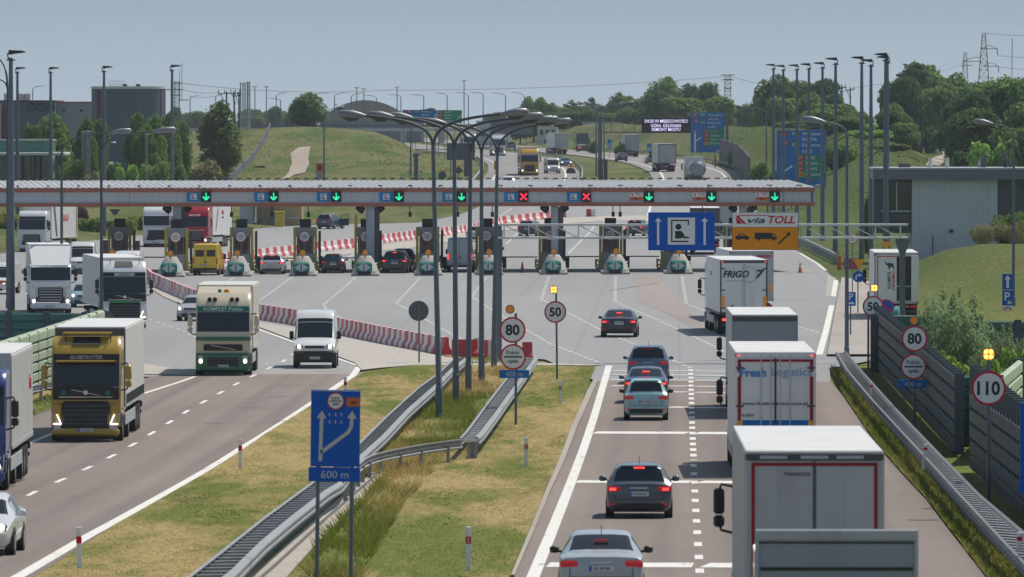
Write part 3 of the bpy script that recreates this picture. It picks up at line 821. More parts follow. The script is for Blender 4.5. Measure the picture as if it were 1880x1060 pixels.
noise_wall('teal green noise barrier behind the bush at the right edge, longer section', [kg(1748,41.4), kg(2050,41.4)], 2.62, M['noisedark'], 2.9, .05, 7)
noise_wall('short green return panel closing the gap between the two grey noise barriers', [kg(1757,52.5), kg(1800,52.5)], 2.5, M['noisedark'], 1.0, .05, 6)
noise_wall('pale green end panel behind the 110 sign', [Vector(((1868-1248)/49,F/49,0)), Vector(((1800-1248)/55.5,F/55.5,0.05))], 2.5, M['noisegreen'], 20, .09, 5)

# ------------------------------------------------------------------ red and white barrier blocks
def barrier_block(m, L, lab, grp):
    mb = MB(); prf = [(-.28,0),(.28,0),(.26,.20),(.12,.42),(.10,.86),(-.10,.86),(-.12,.42),(-.26,.20)]
    h = L/2-.02; c = .05
    n = len(prf); ring = []
    for x, s in ((-h,.95),(-h+c,1),(h-c,1),(h,.95)): ring += [(x, u*s, .43+(z-.43)*(s*.5+.5)) for u,z in prf]
    mb.v = ring
    for i in range(3):
        for j in range(n): mb.f.append((i*n+j, i*n+(j+1)%n, (i+1)*n+(j+1)%n, (i+1)*n+j))
    mb.f += [tuple(range(n)), tuple(range(3*n,4*n))]
    o = mb.build('barrier_block', m)
    return tag(o, lab, 'road barrier', grp)
def barrier_run(px, L, protos, skip=lambda p: False, smooth=True):
    pts = resample([G(*p) for p in px], 1.0)
    # soften the corners of the traced path
    for _ in range(6): pts = [pts[0]]+[(a+b*2+c)/4 for a,b,c in zip(pts,pts[1:],pts[2:])]+[pts[-1]]
    pts = resample(pts, L); used = [False, False]; rnd = random.Random(4)
    for i, (a, b) in enumerate(zip(pts, pts[1:])):
        if skip(a): continue
        k = i % 2; d = b-a; rz = math.atan2(d.y, d.x)
        if not used[k]: o = protos[k]; used[k] = True
        else: o = protos[k].copy(); COL.objects.link(o)
        o.location = ((a.x+b.x)/2+rnd.uniform(-.03,.03), (a.y+b.y)/2+rnd.uniform(-.06,.06), prof(a.y)); o.rotation_euler = (0,0,rz+rnd.uniform(-.03,.03))
FL = 1.0
def px_of(p):
    v = CROT.transposed() @ (p-cam.location); return 940+F*v.x/-v.z, 530-F*v.y/-v.z
barrier_run([(272,514),(276,521),(300,532),(330,545),(356,556),(410,571),(467,584),(543,596),(614,611),(648,618),(713,632),(798,648),(832,653.5)], FL,
    [barrier_block(M['barred'], FL, 'red plastic barrier block in the front row beside the pale setts', 'red blocks of the front barrier row'),
     barrier_block(M['barwhite'], FL, 'white plastic barrier block in the front row beside the pale setts', 'white blocks of the front barrier row')],
    skip=lambda p: 366 < px_of(p)[0] < 452)
BL = 2.15
barrier_run([(402,484),(470,476),(542,468),(583,462),(658,454),(696,447),(771,438),(809,434),(855,428),(917,412),(970,406),(1015,400.5)], BL,
    [barrier_block(M['barred'], BL, 'red plastic barrier block in the back row behind the toll booths', 'red blocks of the back barrier row'),
     barrier_block(M['barwhite'], BL, 'white plastic barrier block in the back row behind the toll booths', 'white blocks of the back barrier row')])
def loose_block(px, py, m, L, lab, rz=0):
    o = barrier_block(m, L, lab, None); o.location = G(px, py); o.rotation_euler = (0,0,rz)
loose_block(843,656,M['barred'],.75,'low red plastic barrier block at the end of the front row, behind the lamp posts',.1)
loose_block(866,656,M['barred'],.6,'second red barrier block past the end of the front row, behind the lamp posts',.3)
loose_block(893,657,M['barred'],.55,'red barrier block half hidden by the last two lamp posts',.1)
loose_block(879,652,M['barwhite'],.55,'white barrier block just before the last two lamp posts',.1)
loose_block(906,658,M['barwhite'],.55,'white barrier block at the foot of the gantry post',.1)
loose_block(968,661,M['barred'],.5,'red barrier block peeking out beside the toll charge sign',.2)
loose_block(1034,399,M['barred'],.6,'tilted red barrier block beside the canopy column on the median tip',.4)
loose_block(1081,398,M['barred'],.6,'red barrier block on the dry median tip beyond the booths',.1)
loose_block(1090,398,M['barwhite'],.45,'white barrier block next to the red one on the median tip',.1)
loose_block(1562,495,M['barred'],1.1,'big red plastic barrier block on the island by the yellow triangle',.1)

# ------------------------------------------------------------------ small road furniture
def cone(px, py, h, lab, m='orangeplastic'):
    o = thing('traffic_cone', lab, 'cone', G(px,py))
    MB().box(0,0,.03,.42*h/.75,.42*h/.75,.05,.01).build('base', M['black'] if m != 'orangeplastic' else M[m], o)
    mb = MB().disc((0,0,.05+h*.47), .15*h/.75, 'z', h*.94, 14, .03); mb.build('cone_body', M[m], o, 40)
    MB().disc((0,0,.05+h*.55), .095*h/.75, 'z', h*.16, 14, .075*h/.75).build('band', M['signwhite'] if m == 'orangeplastic' else M['barred'], o, 40)
cone(1469,501,.78,'orange traffic cone standing on the grey paving near the exit lane')
M['darkcone'] = mat('dirty_red_rubber', (.13,.05,.06), .7, dirt=.1)
cone(959,501,.85,'dirty dark red traffic cone in the closed toll lane', 'darkcone')
def bollard(px, py, h, r, m, lab, tilt=0.0):
    o = thing('bollard', lab, 'bollard', G(px,py))
    MB().disc((0,0,h/2), r, 'z', h, 14).build('tube', m, o, 40)
    MB().disc((0,0,h+.02), r*1.06, 'z', .05, 14).build('cap', m, o, 40)
    o.rotation_euler = (0,tilt,0)
bollard(1541.5,496,1.05,.18,M['orangeplastic'],'thick orange bollard at the end of the exit guard rail',-.05)
M['ochre'] = mat('ochre_bollard', (.5,.24,.05), .5, dirt=.1)
bollard(654,417,1.25,.18,M['ochre'],'ochre bollard on the verge beyond the toll booths')

# ------------------------------------------------------------------ signs
def sign_base(px, k, label, cat='road sign', rz=0.0, g=None):
    D = F/k; x = P3(px, 225+11.4*k, D).x
    z = terr(x, D)+.09
    return thing('road_sign', label, cat, (x, D, z), rz, g)
def loc_of(o, px, py, dy=0.0):
    p = P3(px, py, o.location.y+dy); return Vector((p.x-o.location.x, dy, p.z-o.location.z))
def pole(o, x, z0, z1, r=.045, m='post', name='pole', y=.06):
    return MB().tube([(x,y,z0),(x,y,z1)], r, 8).build(name, M[m], o, 40)
def round_plate(o, c, r, rim='signred', face='signwhite', rimw=.13, back=True, name='plate'):
    p = MB().disc((c.x, c.y, c.z), r, 'y', .03).build(name, M['signback'], o, 40)
    MB().disc((c.x, c.y-.018, c.z), r*.985, 'y', .006).build('face', M[face], p, 40)
    if rim: MB().ring((c.x, c.y-.023, c.z), r*(1-rimw), r*.985, .006).build('red_rim' if rim == 'signred' else 'rim', M[rim], p, 40)
    return p
def speed_plate(o, c, r, txt):
    p = round_plate(o, c, r, rimw=.135)
    t = lettering(txt, r*.80 if len(txt) < 3 else r*.78, (c.x, c.y-.026, c.z), M['signblack'], p, bold=.04, sx=.98 if len(txt) < 3 else .92)
    return p
def toll_plate(o, c, r):
    p = round_plate(o, c, r, rimw=.13)
    MB().box(c.x, c.y-.026, c.z, r*1.4, .006, r*.11).build('black_bar', M['signblack'], p)
    lettering('Pobór', r*.30, (c.x, c.y-.026, c.z+r*.34), M['signblack'], p, bold=.012)
    lettering('opłat', r*.30, (c.x, c.y-.026, c.z-r*.36), M['signblack'], p, bold=.012)
    return p
def beacon(o, c, r, lit):
    b = MB().disc((c.x, c.y+.02, c.z), r, 'y', .12, 20).build('beacon', M['amberglow' if lit else 'amber'], o, 40)
    MB().ring((c.x, c.y-.05, c.z), r*.88, r*1.02, .05, 20).build('hood', M['signback'], b, 40)
    for a in (1,-1):
        for d in (1,-1):
            MB().sphere((c.x+a*r*.40, c.y-.045, c.z+d*r*.40), r*.34, 10, 6, (1,.3,1)).build('lamp', M['amberlit'] if lit else M['amber'], b, 60)
    return b
# left 80 sign with toll plate and distance board
o = sign_base(947, 49.0, '80 limit, Pobór opłat and 400 m sign in the grassy central reservation')
o.rotation_euler = (0,0,0)
pole(o, 0, -.1, loc_of(o,0,575).z, .05)
c = loc_of(o,941,606); speed_plate(o, c, .49, '80')
c2 = loc_of(o,942,655.5); toll_plate(o, c2, .485)
c3 = loc_of(o,944,687); b = MB().box(c3.x,c3.y,c3.z,1.12,.03,.30,.01).build('distance_board', M['signblue2'], o)
lettering('400 m', .19, (c3.x,c3.y-.02,c3.z), M['signgrey'], b, bold=.008)
beacon(o, loc_of(o,936.5,568), .17, False)
# left 50 sign
o = sign_base(1025, 41.6, 'sign with 50 limit and lit amber beacon left of the right carriageway')
pole(o, -.05, -.1, loc_of(o,0,538).z, .045); o.rotation_euler = (0,-.012,0)
speed_plate(o, loc_of(o,1021,573), .485, '50'); beacon(o, loc_of(o,1018.5,532), .175, True)
# round sign seen from behind
o = sign_base(769.5, 38.8, 'round sign seen from behind on a thin pole over the pale setts')
pole(o, 0, -.1, loc_of(o,0,556).z, .04, y=-.05)
MB().disc(loc_of(o,768.5,571), .48, 'y', .03).build('plate', M['signback'], o, 40)
# right 50, 80, 110
o = sign_base(1604, 39.6, 'sign with 50 limit and lit amber beacon at the start of the grey noise barrier')
o.location.x -= .25
pole(o, 0, -.1, loc_of(o,0,535).z, .05); speed_plate(o, loc_of(o,1603,563), .49, '50'); beacon(o, loc_of(o,1605,529), .185, True)
o = sign_base(1679, 49.0, '80 limit, Pobór opłat and 400 m sign before the right noise barrier')
pole(o, 0, -.1, loc_of(o,0,596).z, .05); speed_plate(o, loc_of(o,1679,622), .49, '80'); toll_plate(o, loc_of(o,1677,673.5), .485)
c3 = loc_of(o,1676,705.5); b = MB().box(c3.x,c3.y,c3.z,1.13,.03,.31,.01).build('distance_board', M['signblue2'], o)
lettering('400 m', .19, (c3.x,c3.y-.02,c3.z), M['signgrey'], b, bold=.008)
beacon(o, loc_of(o,1678,588.5), .17, False)
o = sign_base(1815, 65.0, 'sign with 110 limit and lit amber beacon at the right edge')
pole(o, 0, -.1, loc_of(o,0,655).z, .055); speed_plate(o, loc_of(o,1815,713), .49, '110'); beacon(o, loc_of(o,1815,650.5), .185, True)
# blue lane layout sign
def arrow_poly(pts, w):       # thick stroke as a list of quads in the (x,z) plane
    q = []
    for a, b in zip(pts, pts[1:]):
        a, b = Vector(a), Vector(b); t = (b-a).normalized(); n = Vector((t.y,-t.x))*w/2
        q.append((a-n, a+n, b+n, b-n))
    return q
def stroke(mb, pts, w, y, head=None, joint=True):
    for q in arrow_poly(pts, w): mb.add([(p.x, y, p.y) for p in q], [(0,1,2,3)])
    if joint:
        for p in pts[1:-1]:
            mb.add([(p[0]+math.cos(2*PI*i/12)*w/2, y-.0007, p[1]+math.sin(2*PI*i/12)*w/2) for i in range(12)], [tuple(range(12))])
    if head:
        a, b = Vector(pts[-2]), Vector(pts[-1]); t = (b-a).normalized(); n = Vector((t.y,-t.x)); hw, hl = head
        ps = [b-n*hw, b+n*hw, b+t*hl]; mb.add([(p.x, y, p.y) for p in ps], [(0,1,2)])
    return mb
def lane_sign(px0, label, k, x0, x1, yt, yb, y2, full=True):
    o = sign_base((x0+x1)/2, k, label)
    a, b = loc_of(o,x0,yt), loc_of(o,x1,yb); w = b.x-a.x; cx = (a.x+b.x)/2; h = a.z-b.z
    pn = MB().box(cx,0,(a.z+b.z)/2,w,.04,h,.012).build('panel', M['signblue'], o)
    MB().add([],[]).extrude([(a.x+.015,a.z-.015),(b.x-.015,a.z-.015),(b.x-.015,a.z-.03),(a.x+.015,a.z-.03)],-.024,-.021).build('border', M['signgrey'], pn)
    q = loc_of(o,x1,y2); zc = (b.z-.012+q.z)/2
    bd = MB().box(cx-.015,0,zc,w*1.04,.04,b.z-.02-q.z,.012).build('distance_board', M['signblue'], o)
    lettering('600 m', (b.z-q.z)*.5, (cx,-.026,zc), M['signgrey'], bd, bold=.008, width=w*.56)
    for s in (-.345,.345): pole(o, cx+s*w, -.3, a.z-.1, .045, y=.07)
    fx = lambda u: a.x+w*u
    fz = lambda v: a.z-h*v
    mb = MB(); stroke(mb, [(fx(.20),fz(.93)),(fx(.22),fz(.37))], w*.075, -.0245, (w*.10,h*.10))
    stroke(mb, [(fx(.21),fz(.82)),(fx(.76),fz(.55)),(fx(.82),fz(.48)),(fx(.83),fz(.37))], w*.075, -.0245, (w*.10,h*.10))
    for u in (.38,.50,.62):
        for v in (.32,.42): mb.box(fx(u),-.0245,fz(v),w*.022,.004,h*.045)
    mb.build('lane_arrows', M['signgrey'], pn)
    toll_plate(o, Vector((fx(.50),-.03,fz(.145))), w*.175)
    pl_ = MB().box(fx(.855),-.028,fz(.155),w*.27,.012,h*.12,.004).build('orange_plate', M['orangeplastic'], pn)
    MB().extrude([(fx(.80),fz(.185)),(fx(.91),fz(.17)),(fx(.92),fz(.145)),(fx(.81),fz(.16))],-.040,-.036).build('vehicle_symbol', M['signblack'], pl_)
    return o
s1 = lane_sign(0,'blue 600 m lane layout sign on two poles over the median guard rail', 84.0, 567, 657.5, 716, 857, 885)
s1.rotation_euler = (0, .012, 0)
lane_sign(0,'blue 600 m lane layout sign cut off by the right edge of the picture', 84.0, 1873, 1964, 738, 880, 906)

# small signs by the exit
def turn_disc(o, c, r):
    p = round_plate(o, c, r, rim='signwhite', face='signblue', rimw=.07)
    mb = MB(); stroke(mb, [(c.x-r*.38,c.z-r*.5),(c.x-r*.38,c.z+.02*r),(c.x-r*.2,c.z+.22*r),(c.x+r*.15,c.z+.22*r)], r*.24, c.y-.027, (r*.36,r*.42))
    mb.build('turn_arrow', M['signwhite'], p); return p
def yield_plate(o, c, w, h):
    MB().extrude([(c.x-w/2,c.z+h/2),(c.x+w/2,c.z+h/2),(c.x,c.z-h/2)], c.y-.02, c.y+.02).build('triangle_plate', M['signyellow'], o)
o = sign_base(1576, 31.0, 'yellow triangle and blue right turn disc on a pole by the sidewalk, nearer pair')
pole(o, -.03, 0, loc_of(o,0,475).z, .035); yield_plate(o, loc_of(o,1577,486), .70, .62); turn_disc(o, loc_of(o,1576,508), .36)
o = sign_base(1628, 27.0, 'yellow triangle and blue right turn disc above the open trailer, farther pair')
pole(o, 0, 0, loc_of(o,0,445).z, .035); yield_plate(o, loc_of(o,1627,453), .70, .68); turn_disc(o, loc_of(o,1628,474), .38)
o = sign_base(1565, 27.5, 'small red rimmed toll disc on a thin pole behind the curved lamp post')
pole(o, 0, 0, loc_of(o,0,432).z, .035); toll_plate(o, loc_of(o,1565.5,438), .34)
o = sign_base(1561, 34.5, 'small blue parking sign behind the right curved lamp post')
c = loc_of(o,1561,549); b = MB().box(c.x,c.y,c.z,.58,.03,.74,.01).build('panel', M['signblue'], o)
lettering('P', .34, (c.x+.05,c.y-.02,c.z+.12), M['signwhite'], b, bold=.02)
MB().extrude([(c.x-.18,c.z-.28),(c.x+.2,c.z-.28),(c.x+.2,c.z-.18),(c.x+.02,c.z-.16),(c.x-.04,c.z-.2),(c.x-.18,c.z-.2)],c.y-.024,c.y-.019).build('vehicle_symbol', M['signwhite'], b)
pole(o, c.x+.02, -.05, c.z+.3, .04)
o = sign_base(1850, 30.0, 'blue arrow and parking sign by the lawn at the right edge')
c = loc_of(o,1850,532); pole(o, 0.02, -.6, c.z+.9, .05)
b = MB().box(c.x,c.y,c.z,.66,.03,1.92,.01).build('panel', M['signblue'], o)
mb = MB(); stroke(mb, [(c.x,c.z+.1),(c.x,c.z+.62)], .16, c.y-.018, (.2,.26)); mb.build('arrow', M['signwhite'], b)
MB().box(c.x,c.y-.018,c.z-.02,.64,.004,.03).build('divider', M['signwhite'], b)
lettering('P', .52, (c.x-.02,c.y-.02,c.z-.42), M['signwhite'], b, bold=.025)
MB().extrude([(c.x-.02,c.z-.86),(c.x+.26,c.z-.86),(c.x+.26,c.z-.78),(c.x+.18,c.z-.76),(c.x+.13,c.z-.68),(c.x+.05,c.z-.68),(c.x+.0,c.z-.78)],c.y-.024,c.y-.019).build('car_symbol', M['signwhite'], b)
b2 = MB().box(c.x,c.y,c.z-1.25,.66,.03,.55,.01).build('lower_panel', M['signwhite'], o)
MB().ring((c.x,c.y-.02,c.z-1.25),.15,.21,.006).build('red_ring', M['signred'], b2)
o = sign_base(1629, 33.5, 'blue no parking disc with red rim half hidden behind the right 50 sign')
c = loc_of(o,1627,564); pole(o, c.x, 0, c.z, .035); p = round_plate(o, c, .43, face='signblue', rimw=.16)
mb = MB(); stroke(mb, [(c.x-.24,c.z+.24),(c.x+.24,c.z-.24)], .09, c.y-.027); mb.build('slash', M['signred'], p)
o = sign_base(197, 36.5, 'round sign seen from behind at the end of the light green noise barrier')
c = loc_of(o,194,585); pole(o, c.x, 0, c.z, .035, y=-.04); MB().disc(c, .40, 'y', .03).build('plate', M['signback'], o, 40)
for px, k, yc, r, l in ((79,16.8,416,.55,'round sign seen from behind in front of the white truck in the left lanes'),(98.5,19,437,.48,'darker round sign seen from behind beside the left truck lane'),
                        (211,16.6,408,.60,'round sign seen from behind before the green hedge'),(217,18.6,437,.5,'lower round sign seen from behind between two booth posts')):
    o = sign_base(px, k, l); c = loc_of(o,px,yc); pole(o, 0, 0, c.z+.2, .04, y=-.04); MB().disc((0,0,c.z), r, 'y', .03).build('plate', M['signback'], o, 40)
    if px in (79,211):
        h = loc_of(o,px,yc-18).z
        MB().extrude([(-.62,h+.35),(.62,h+.35),(0,h-.55)],-.02,.02).build('triangle_plate', M['signback'], o)
        pole(o, 0, c.z, h+.2, .04, y=-.04, name='pole_top')
# ------------------------------------------------------------------ lamps and masts
def lamp_head(o, tip, d, k=1.0, m='lamphead'):
    """a flat lamp head at the end of an arm; d = direction along the arm (x,z)"""
    d = Vector((d[0],0,d[1])).normalized(); a = tip - d*.05
    mb = MB()
    mb.tube([a, a+d*.22*k, a+d*.55*k, a+d*1.0*k, a+d*1.12*k], [.05*k,.12*k,.19*k,.15*k,.03*k], 10)
    mb.v = [(v[0], v[1], a.z+(v[2]-a.z)*1.0) for v in mb.v]
    h = mb.build('lamp_head', M[m], o, 50)
    MB().tube([a+d*.30*k+Vector((0,0,-.11*k)), a+d*.65*k+Vector((0,0,-.15*k)), a+d*.95*k+Vector((0,0,-.08*k))], [.09*k,.13*k,.08*k], 8).build('lens', M['darkgrey'], h, 50)
def arm_pts(x0, z0, dx, dz, n=10, bow=.42):
    """curved arm: rises from the pole and bends over"""
    out = []
    for i in range(n+1):
        t = i/n
        p0, p1, p2, p3 = Vector((x0,z0)), Vector((x0+.02*dx, z0+dz*.55)), Vector((x0+dx*.18, z0+dz*.86)), Vector((x0+dx, z0+dz))
        q = p0*(1-t)**3+p1*3*t*(1-t)**2+p2*3*t*t*(1-t)+p3*t**3
        out.append(Vector((q.x,0,q.y)))
    return out
def lamp(px, k, label, arms, zs, ztop_r=.055, r=.11, zb=-.2, group=None, lean=0.0, m='post'):
    """arms: list of (px tip, py tip); zs: pixel row where the arms leave the pole"""
    D = F/k; b = P3(px, 225, D); z = terr(b.x, D)+.09
    o = thing('street_lamp', label, 'street lamp', (b.x, D, z), 0, group)
    L = lambda x, y: Vector((P3(x,y,D).x-b.x, 0, P3(x,y,D).z-z))
    top = L(px, zs)
    MB().tube([(0,0,zb),(0,0,.5),(0,0,.52),(top.x+lean,0,top.z)], [r*1.2,r*1.2,r,r*.62], 10).build('pole', M[m], o, 40)
    MB().box(0,-.005-r,1.0,r*1.1,.05,.5,.01).build('service_door', M[m], o)
    for tx, ty in arms:
        tip = L(tx, ty); pts = arm_pts(top.x+lean, top.z-.02, tip.x-top.x-lean, tip.z-top.z)
        MB().tube(pts, [r*.6]*4+[ztop_r*.8]*(len(pts)-4), 8).build('arm', M[m], o, 40)
        d = pts[-1]-pts[-2]; lamp_head(o, pts[-1], (d.x, d.z), 1.15)
    return o
ML = [(806,47.8,(795,268),(670,211),(921,208)),(837,45.4,(834,272),(722,213),(950,215)),(860,43.6,(864,279),(757,215),(972,221)),
      (884,41.8,(884,284),(763,219),(982,222)),(907,39.6,(913,284),(818,225),(1008,225)),(915.5,38.9,None,None,None)]
nm = ['nearest','second nearest','third nearest','fourth nearest','farthest']
for i, (px, k, jt, a, b) in enumerate(ML[:5]):
    D = F/k; base = P3(px,225,D); j = P3(jt[0], jt[1], D)
    o = thing('street_lamp', f'double arm street lamp in the central reservation, {nm[i]} of the row of five', 'street lamp', (base.x, D, 0), 0, 'double arm lamps in the central reservation')
    lx, lz = j.x-base.x, j.z
    MB().tube([(0,0,-.2),(0,0,1.2),(0.0,0,1.22),(lx,0,lz)], [.145,.145,.125,.075], 10).build('pole', M['post'], o, 40)
    MB().box(-.0,-.15,.75,.12,.05,.5,.01).build('service_door', M['post'], o)
    for tx, ty in (a, b):
        t = P3(tx, ty, D); pts = arm_pts(lx, lz-.04, t.x-base.x-lx, t.z-lz)
        MB().tube(pts, .055, 8).build('arm', M['poledark'], o, 40)
        d = pts[-1]-pts[-2]; lamp_head(o, pts[-1], (d.x, d.z), 1.0)
lamp(113, 30.6, 'curved single arm lamp on the left, its head above the poplars', [(205,243)], 283, m='poledark')
lamp(186, 33.5, 'curved single arm lamp by the noise barrier, its head beside the tall mast', [(283,241)], 282, m='poledark')
lamp(1555, 37.9, 'curved single arm lamp at the foot of the sidewalk on the right', [(1515,224)], 252, m='post')
lamp(1861, 29.4, 'curved single arm lamp at the right edge in front of the white building', [(1822,227)], 256, m='post')
lamp(595, 14.2, 'far curved single arm lamp on the grassy slope, left of the median lamps', [(615,199)], 214, r=.13, m='post')
lamp(754, 13.2, 'far curved single arm lamp beside the blue and green direction board', [(783,201)], 212, r=.13, m='post')
lamp(1407, 12.9, 'far curved single arm lamp behind the row of tall masts', [(1364,196)], 210, r=.13, m='post')
for i, (px, k, z0, a, b) in enumerate([(1094.5,13.2,210,(1049,194),(1148,189)),(1099,12.6,208,(1062,191),(1142,190)),(1104,12.0,206,(1073,190),(1139,192)),(1109,11.4,205,(1085,190),(1130,192))]):
    lamp(px, k, f'far double arm lamp of the bunched row beyond the canopy, {["first","second","third","last"][i]} from the left', [a, b], z0, r=.13, group='far double arm lamps')
lamp(14, 30, 'tall double arm lamp cut off by the left edge of the picture', [(-18,98),(-18,142)], 165, m='poledark', zb=-1)

def mast(px, ytop, k, label, s):
    D = F/k; b = P3(px, 225, D); z = terr(b.x, D)+.09; top = P3(px, ytop, D).z - z
    o = thing('floodlight_mast', label, 'light mast', (b.x, D, z), 0, 'tall floodlight masts')
    MB().tube([(0,0,-.5),(0,0,top*.5),(0,0,top-.3)], [.24,.20,.12], 10).build('pole', M['post'], o, 40)
    MB().ring((0,0,top-.45), .20, .27, .08, 14, 'z').build('collar', M['poledark'], o)
    h = MB(); h.add([(-.15*s,-.35,top-.12),(.95*s,-.30,top+.02),(.95*s,.30,top+.02),(-.15*s,.35,top-.12),(-.1*s,-.3,top+.16),(.7*s,-.25,top+.12),(.7*s,.25,top+.12),(-.1*s,.3,top+.16)],
        [(0,1,2,3),(4,7,6,5),(0,4,5,1),(1,5,6,2),(2,6,7,3),(3,7,4,0)])
    h.build('floodlight', M['black'], o)
    MB().tube([(-.15*s,0,top-.4),(-.2*s,0,top-.05),(.1*s,0,top-.1)], .05, 6).build('bracket', M['poledark'], o)
    return o
for i, (px, yt, k) in enumerate([(1420,120,16.4),(1438,122,16.7),(1463,121,17.5),(1485,119,18.2),(1510,117,18.9),(1534,109,21.2),(1582,107,22),(1599,112,21.6),(1626,101,24)]):
    mast(px, yt, k, f'tall floodlight mast on the right of the plaza, {["first","second","third","fourth","fifth","sixth","seventh","eighth","last and tallest"][i]} from the left', -1)
mast(1629, 106, 22.6, 'tall floodlight mast almost hidden behind the last and tallest mast on the right', -1)
for px, yt, k, l in ((20,97,30.5,'thick tall floodlight mast at the left edge, in front of the white box truck'),(32,126,18,'tall floodlight mast right behind the thick one at the left edge'),
                     (93,126,18,'tall floodlight mast before the glass station on the left'),(191,124,18.4,'tall floodlight mast in front of the round grey building'),(316,122,18.6,'tall floodlight mast right of the round grey building')):
    mast(px, yt, k, l, 1)
# lamps along the far ring road
def far_lamp(px, yt, tip, k=7.4):
    D = F/k; b = P3(px, yt, D); z = terr(b.x, D)
    o = thing('street_lamp', 'far street lamp' , 'street lamp', (b.x, D, z), 0, 'lamps along the far ring road')
    h = b.z-z
    MB().tube([(0,0,-.5),(0,0,h)], [.16,.12], 6).build('pole', M['post'], o)
    if tip:
        dx = (tip[0]-px)/k; dz = (yt-tip[1])/k
        MB().tube([(0,0,h),(dx*.4,0,h+dz*.8),(dx,0,h+dz)], .08, 6).build('arm', M['post'], o)
        s = 1 if dx > 0 else -1
        MB().box(dx+s*.3,0,h+dz,1.0,.4,.16,.05).build('lamp_head', M['signgrey'], o)
    else:
        MB().box(0,0,h+.1,1.3,.5,.25,.05).build('lamp_head', M['signgrey'], o)
    return o
FLs = [(507,176,(524,171)),(515,184,(498,181)),(579,175,(599,171)),(614,176,(633,171)),(645,177,(663,171)),(691,180,(672,175)),(736,177,(718,174)),(778,177,(759,174)),
       (821,176,(803,171)),(860,176,(840,170)),(887,173,(869,170)),(928,176,(908,171)),(963,178,(945,170)),(468,160,None),(489,160,None),(655,162,None),(668,164,None),(729,161,None),(852,149,None),
       (349,180,(365,176)),(396,178,(412,172)),(60,163,(78,158))]
def lampkey(q):
    px, tip = q[0], q[2]
    kind = 'straight mast lamp' if tip is None else 'lamp with arm to the right' if tip[0] > px else 'lamp with arm to the left'
    w = ('above the grey hall' if px < 100 else 'beside the lattice mast' if px < 370 else 'left of the big oval tree' if px < 440 else 'left of the middle tree' if px < 530 else
         'above the domed hall' if px < 700 else 'left of the direction board' if px < 760 else 'above the direction board' if px < 855 else 'above the grey sign back')
    return kind, w
for q in FLs:
    o = far_lamp(*q); kind, w = lampkey(q); same = sorted(r[0] for r in FLs if lampkey(r) == (kind, w))
    o['label'] = f'far skyline {kind} {w}' + ('' if len(same) == 1 else ', ' + ['first','second','third','fourth'][same.index(q[0])] + ' of them')

# ------------------------------------------------------------------ gantry with toll boards
kg_ = 38.6; D = F/kg_
xa, xb = P3(914,225,D).x, P3(1657,225,D).x
o = thing('sign_gantry', 'steel lattice sign gantry spanning the right carriageway', 'gantry', (xa, D, 0)); W = xb-xa
zt = P3(1200,413,D).z; zb_ = P3(1200,437,D).z
MB().box(.05,0,zt/2-.5,.28,.34,zt+1.0,.03).build('post', M['post'], o)
MB().box(.05,0,zb_-.5,.5,.5,.16,.02).build('post_head', M['post'], o)
MB().box(W,0,zb_/2-.5,.26,.34,zb_+.2,.03).build('post', M['post'], o)
mb = MB(); mb.add([(W-.13,-.17,zb_-.75),(W+.13,-.17,zb_-.75),(W+.13,.17,zb_-.75),(W-.13,.17,zb_-.75),(W-.33,-.25,zb_-.25),(W+.33,-.25,zb_-.25),(W+.33,.25,zb_-.25),(W-.33,.25,zb_-.25),
        (W-.33,-.25,zb_),(W+.33,-.25,zb_),(W+.33,.25,zb_),(W-.33,.25,zb_)], [(0,1,5,4),(1,2,6,5),(2,3,7,6),(3,0,4,7),(4,5,9,8),(5,6,10,9),(6,7,11,10),(7,4,8,11),(8,9,10,11)])
mb.build('post_head', M['post'], o)
for z, yy in ((zt,-.3),(zt,.3),(zb_,-.3),(zb_,.3)):
    MB().tube([(-.1,yy,z),(W+.25,yy,z)], .052, 8).build('chord', M['steel'], o, 40)
n = 16
for i in range(n+1):
    x = .3+(W-.4)*i/n
    for yy in (-.3,.3): MB().tube([(x,yy,zb_),(x,yy,zt)], .03, 6).build('upright', M['steel'], o)
    if i < n and i*W/n < 7.4: MB().tube([(x,-.3,zt),(x+(W-.4)/n,-.3,zb_)], .028, 6).build('diagonal', M['steel'], o)
    elif i < n: MB().tube([(x,.3,zt),(x+(W-.4)/n,.3,zb_)], .024, 6).build('diagonal', M['steel'], o)
def board(x0, y0, x1, y1, yy=-.42):
    a, b = P3(x0,y0,D+yy), P3(x1,y1,D+yy); return a.x-xa, a.z, b.x-xa, b.z
x0, z1, x1, z0 = board(1190,390,1312,460); cx, cz = (x0+x1)/2, (z0+z1)/2; w, h = x1-x0, z1-z0
bd = thing('toll_lane_board', 'big blue board with two white arrows and a toll clerk symbol hung on the gantry', 'sign board', (xa+cx, D-.42, cz))
pn = MB().box(0,0,0,w,.05,h,.012).build('panel', M['signblue'], bd)
MB().extrude([(-w*.205,h*.36),(w*.205,h*.36),(w*.205,-h*.35),(-w*.205,-h*.35)],-.032,-.0255).build('white_field', M['signwhite'], pn)
mb = MB()
for s in (-1,1): stroke(mb, [(s*w*.35,-h*.36),(s*w*.35,h*.26)], w*.034, -.033, (w*.052,h*.10))
mb.build('lane_arrow', M['signwhite'], pn)
mb = MB(); yq = -.0345; e = w*.021
stroke(mb, [(w*.105,h*.16),(w*.105,h*.285),(-w*.145,h*.285),(-w*.145,-h*.265),(w*.105,-h*.265)], e, yq)
for cxx, czz in ((-w*.145,h*.285),(w*.105,h*.285),(-w*.145,-h*.265)): mb.box(cxx,yq,czz,e,.001,e)
mb.add([(-w*.045+math.cos(2*PI*i/20)*w*.046, yq, h*.12+math.sin(2*PI*i/20)*w*.046) for i in range(20)],[tuple(range(20))])
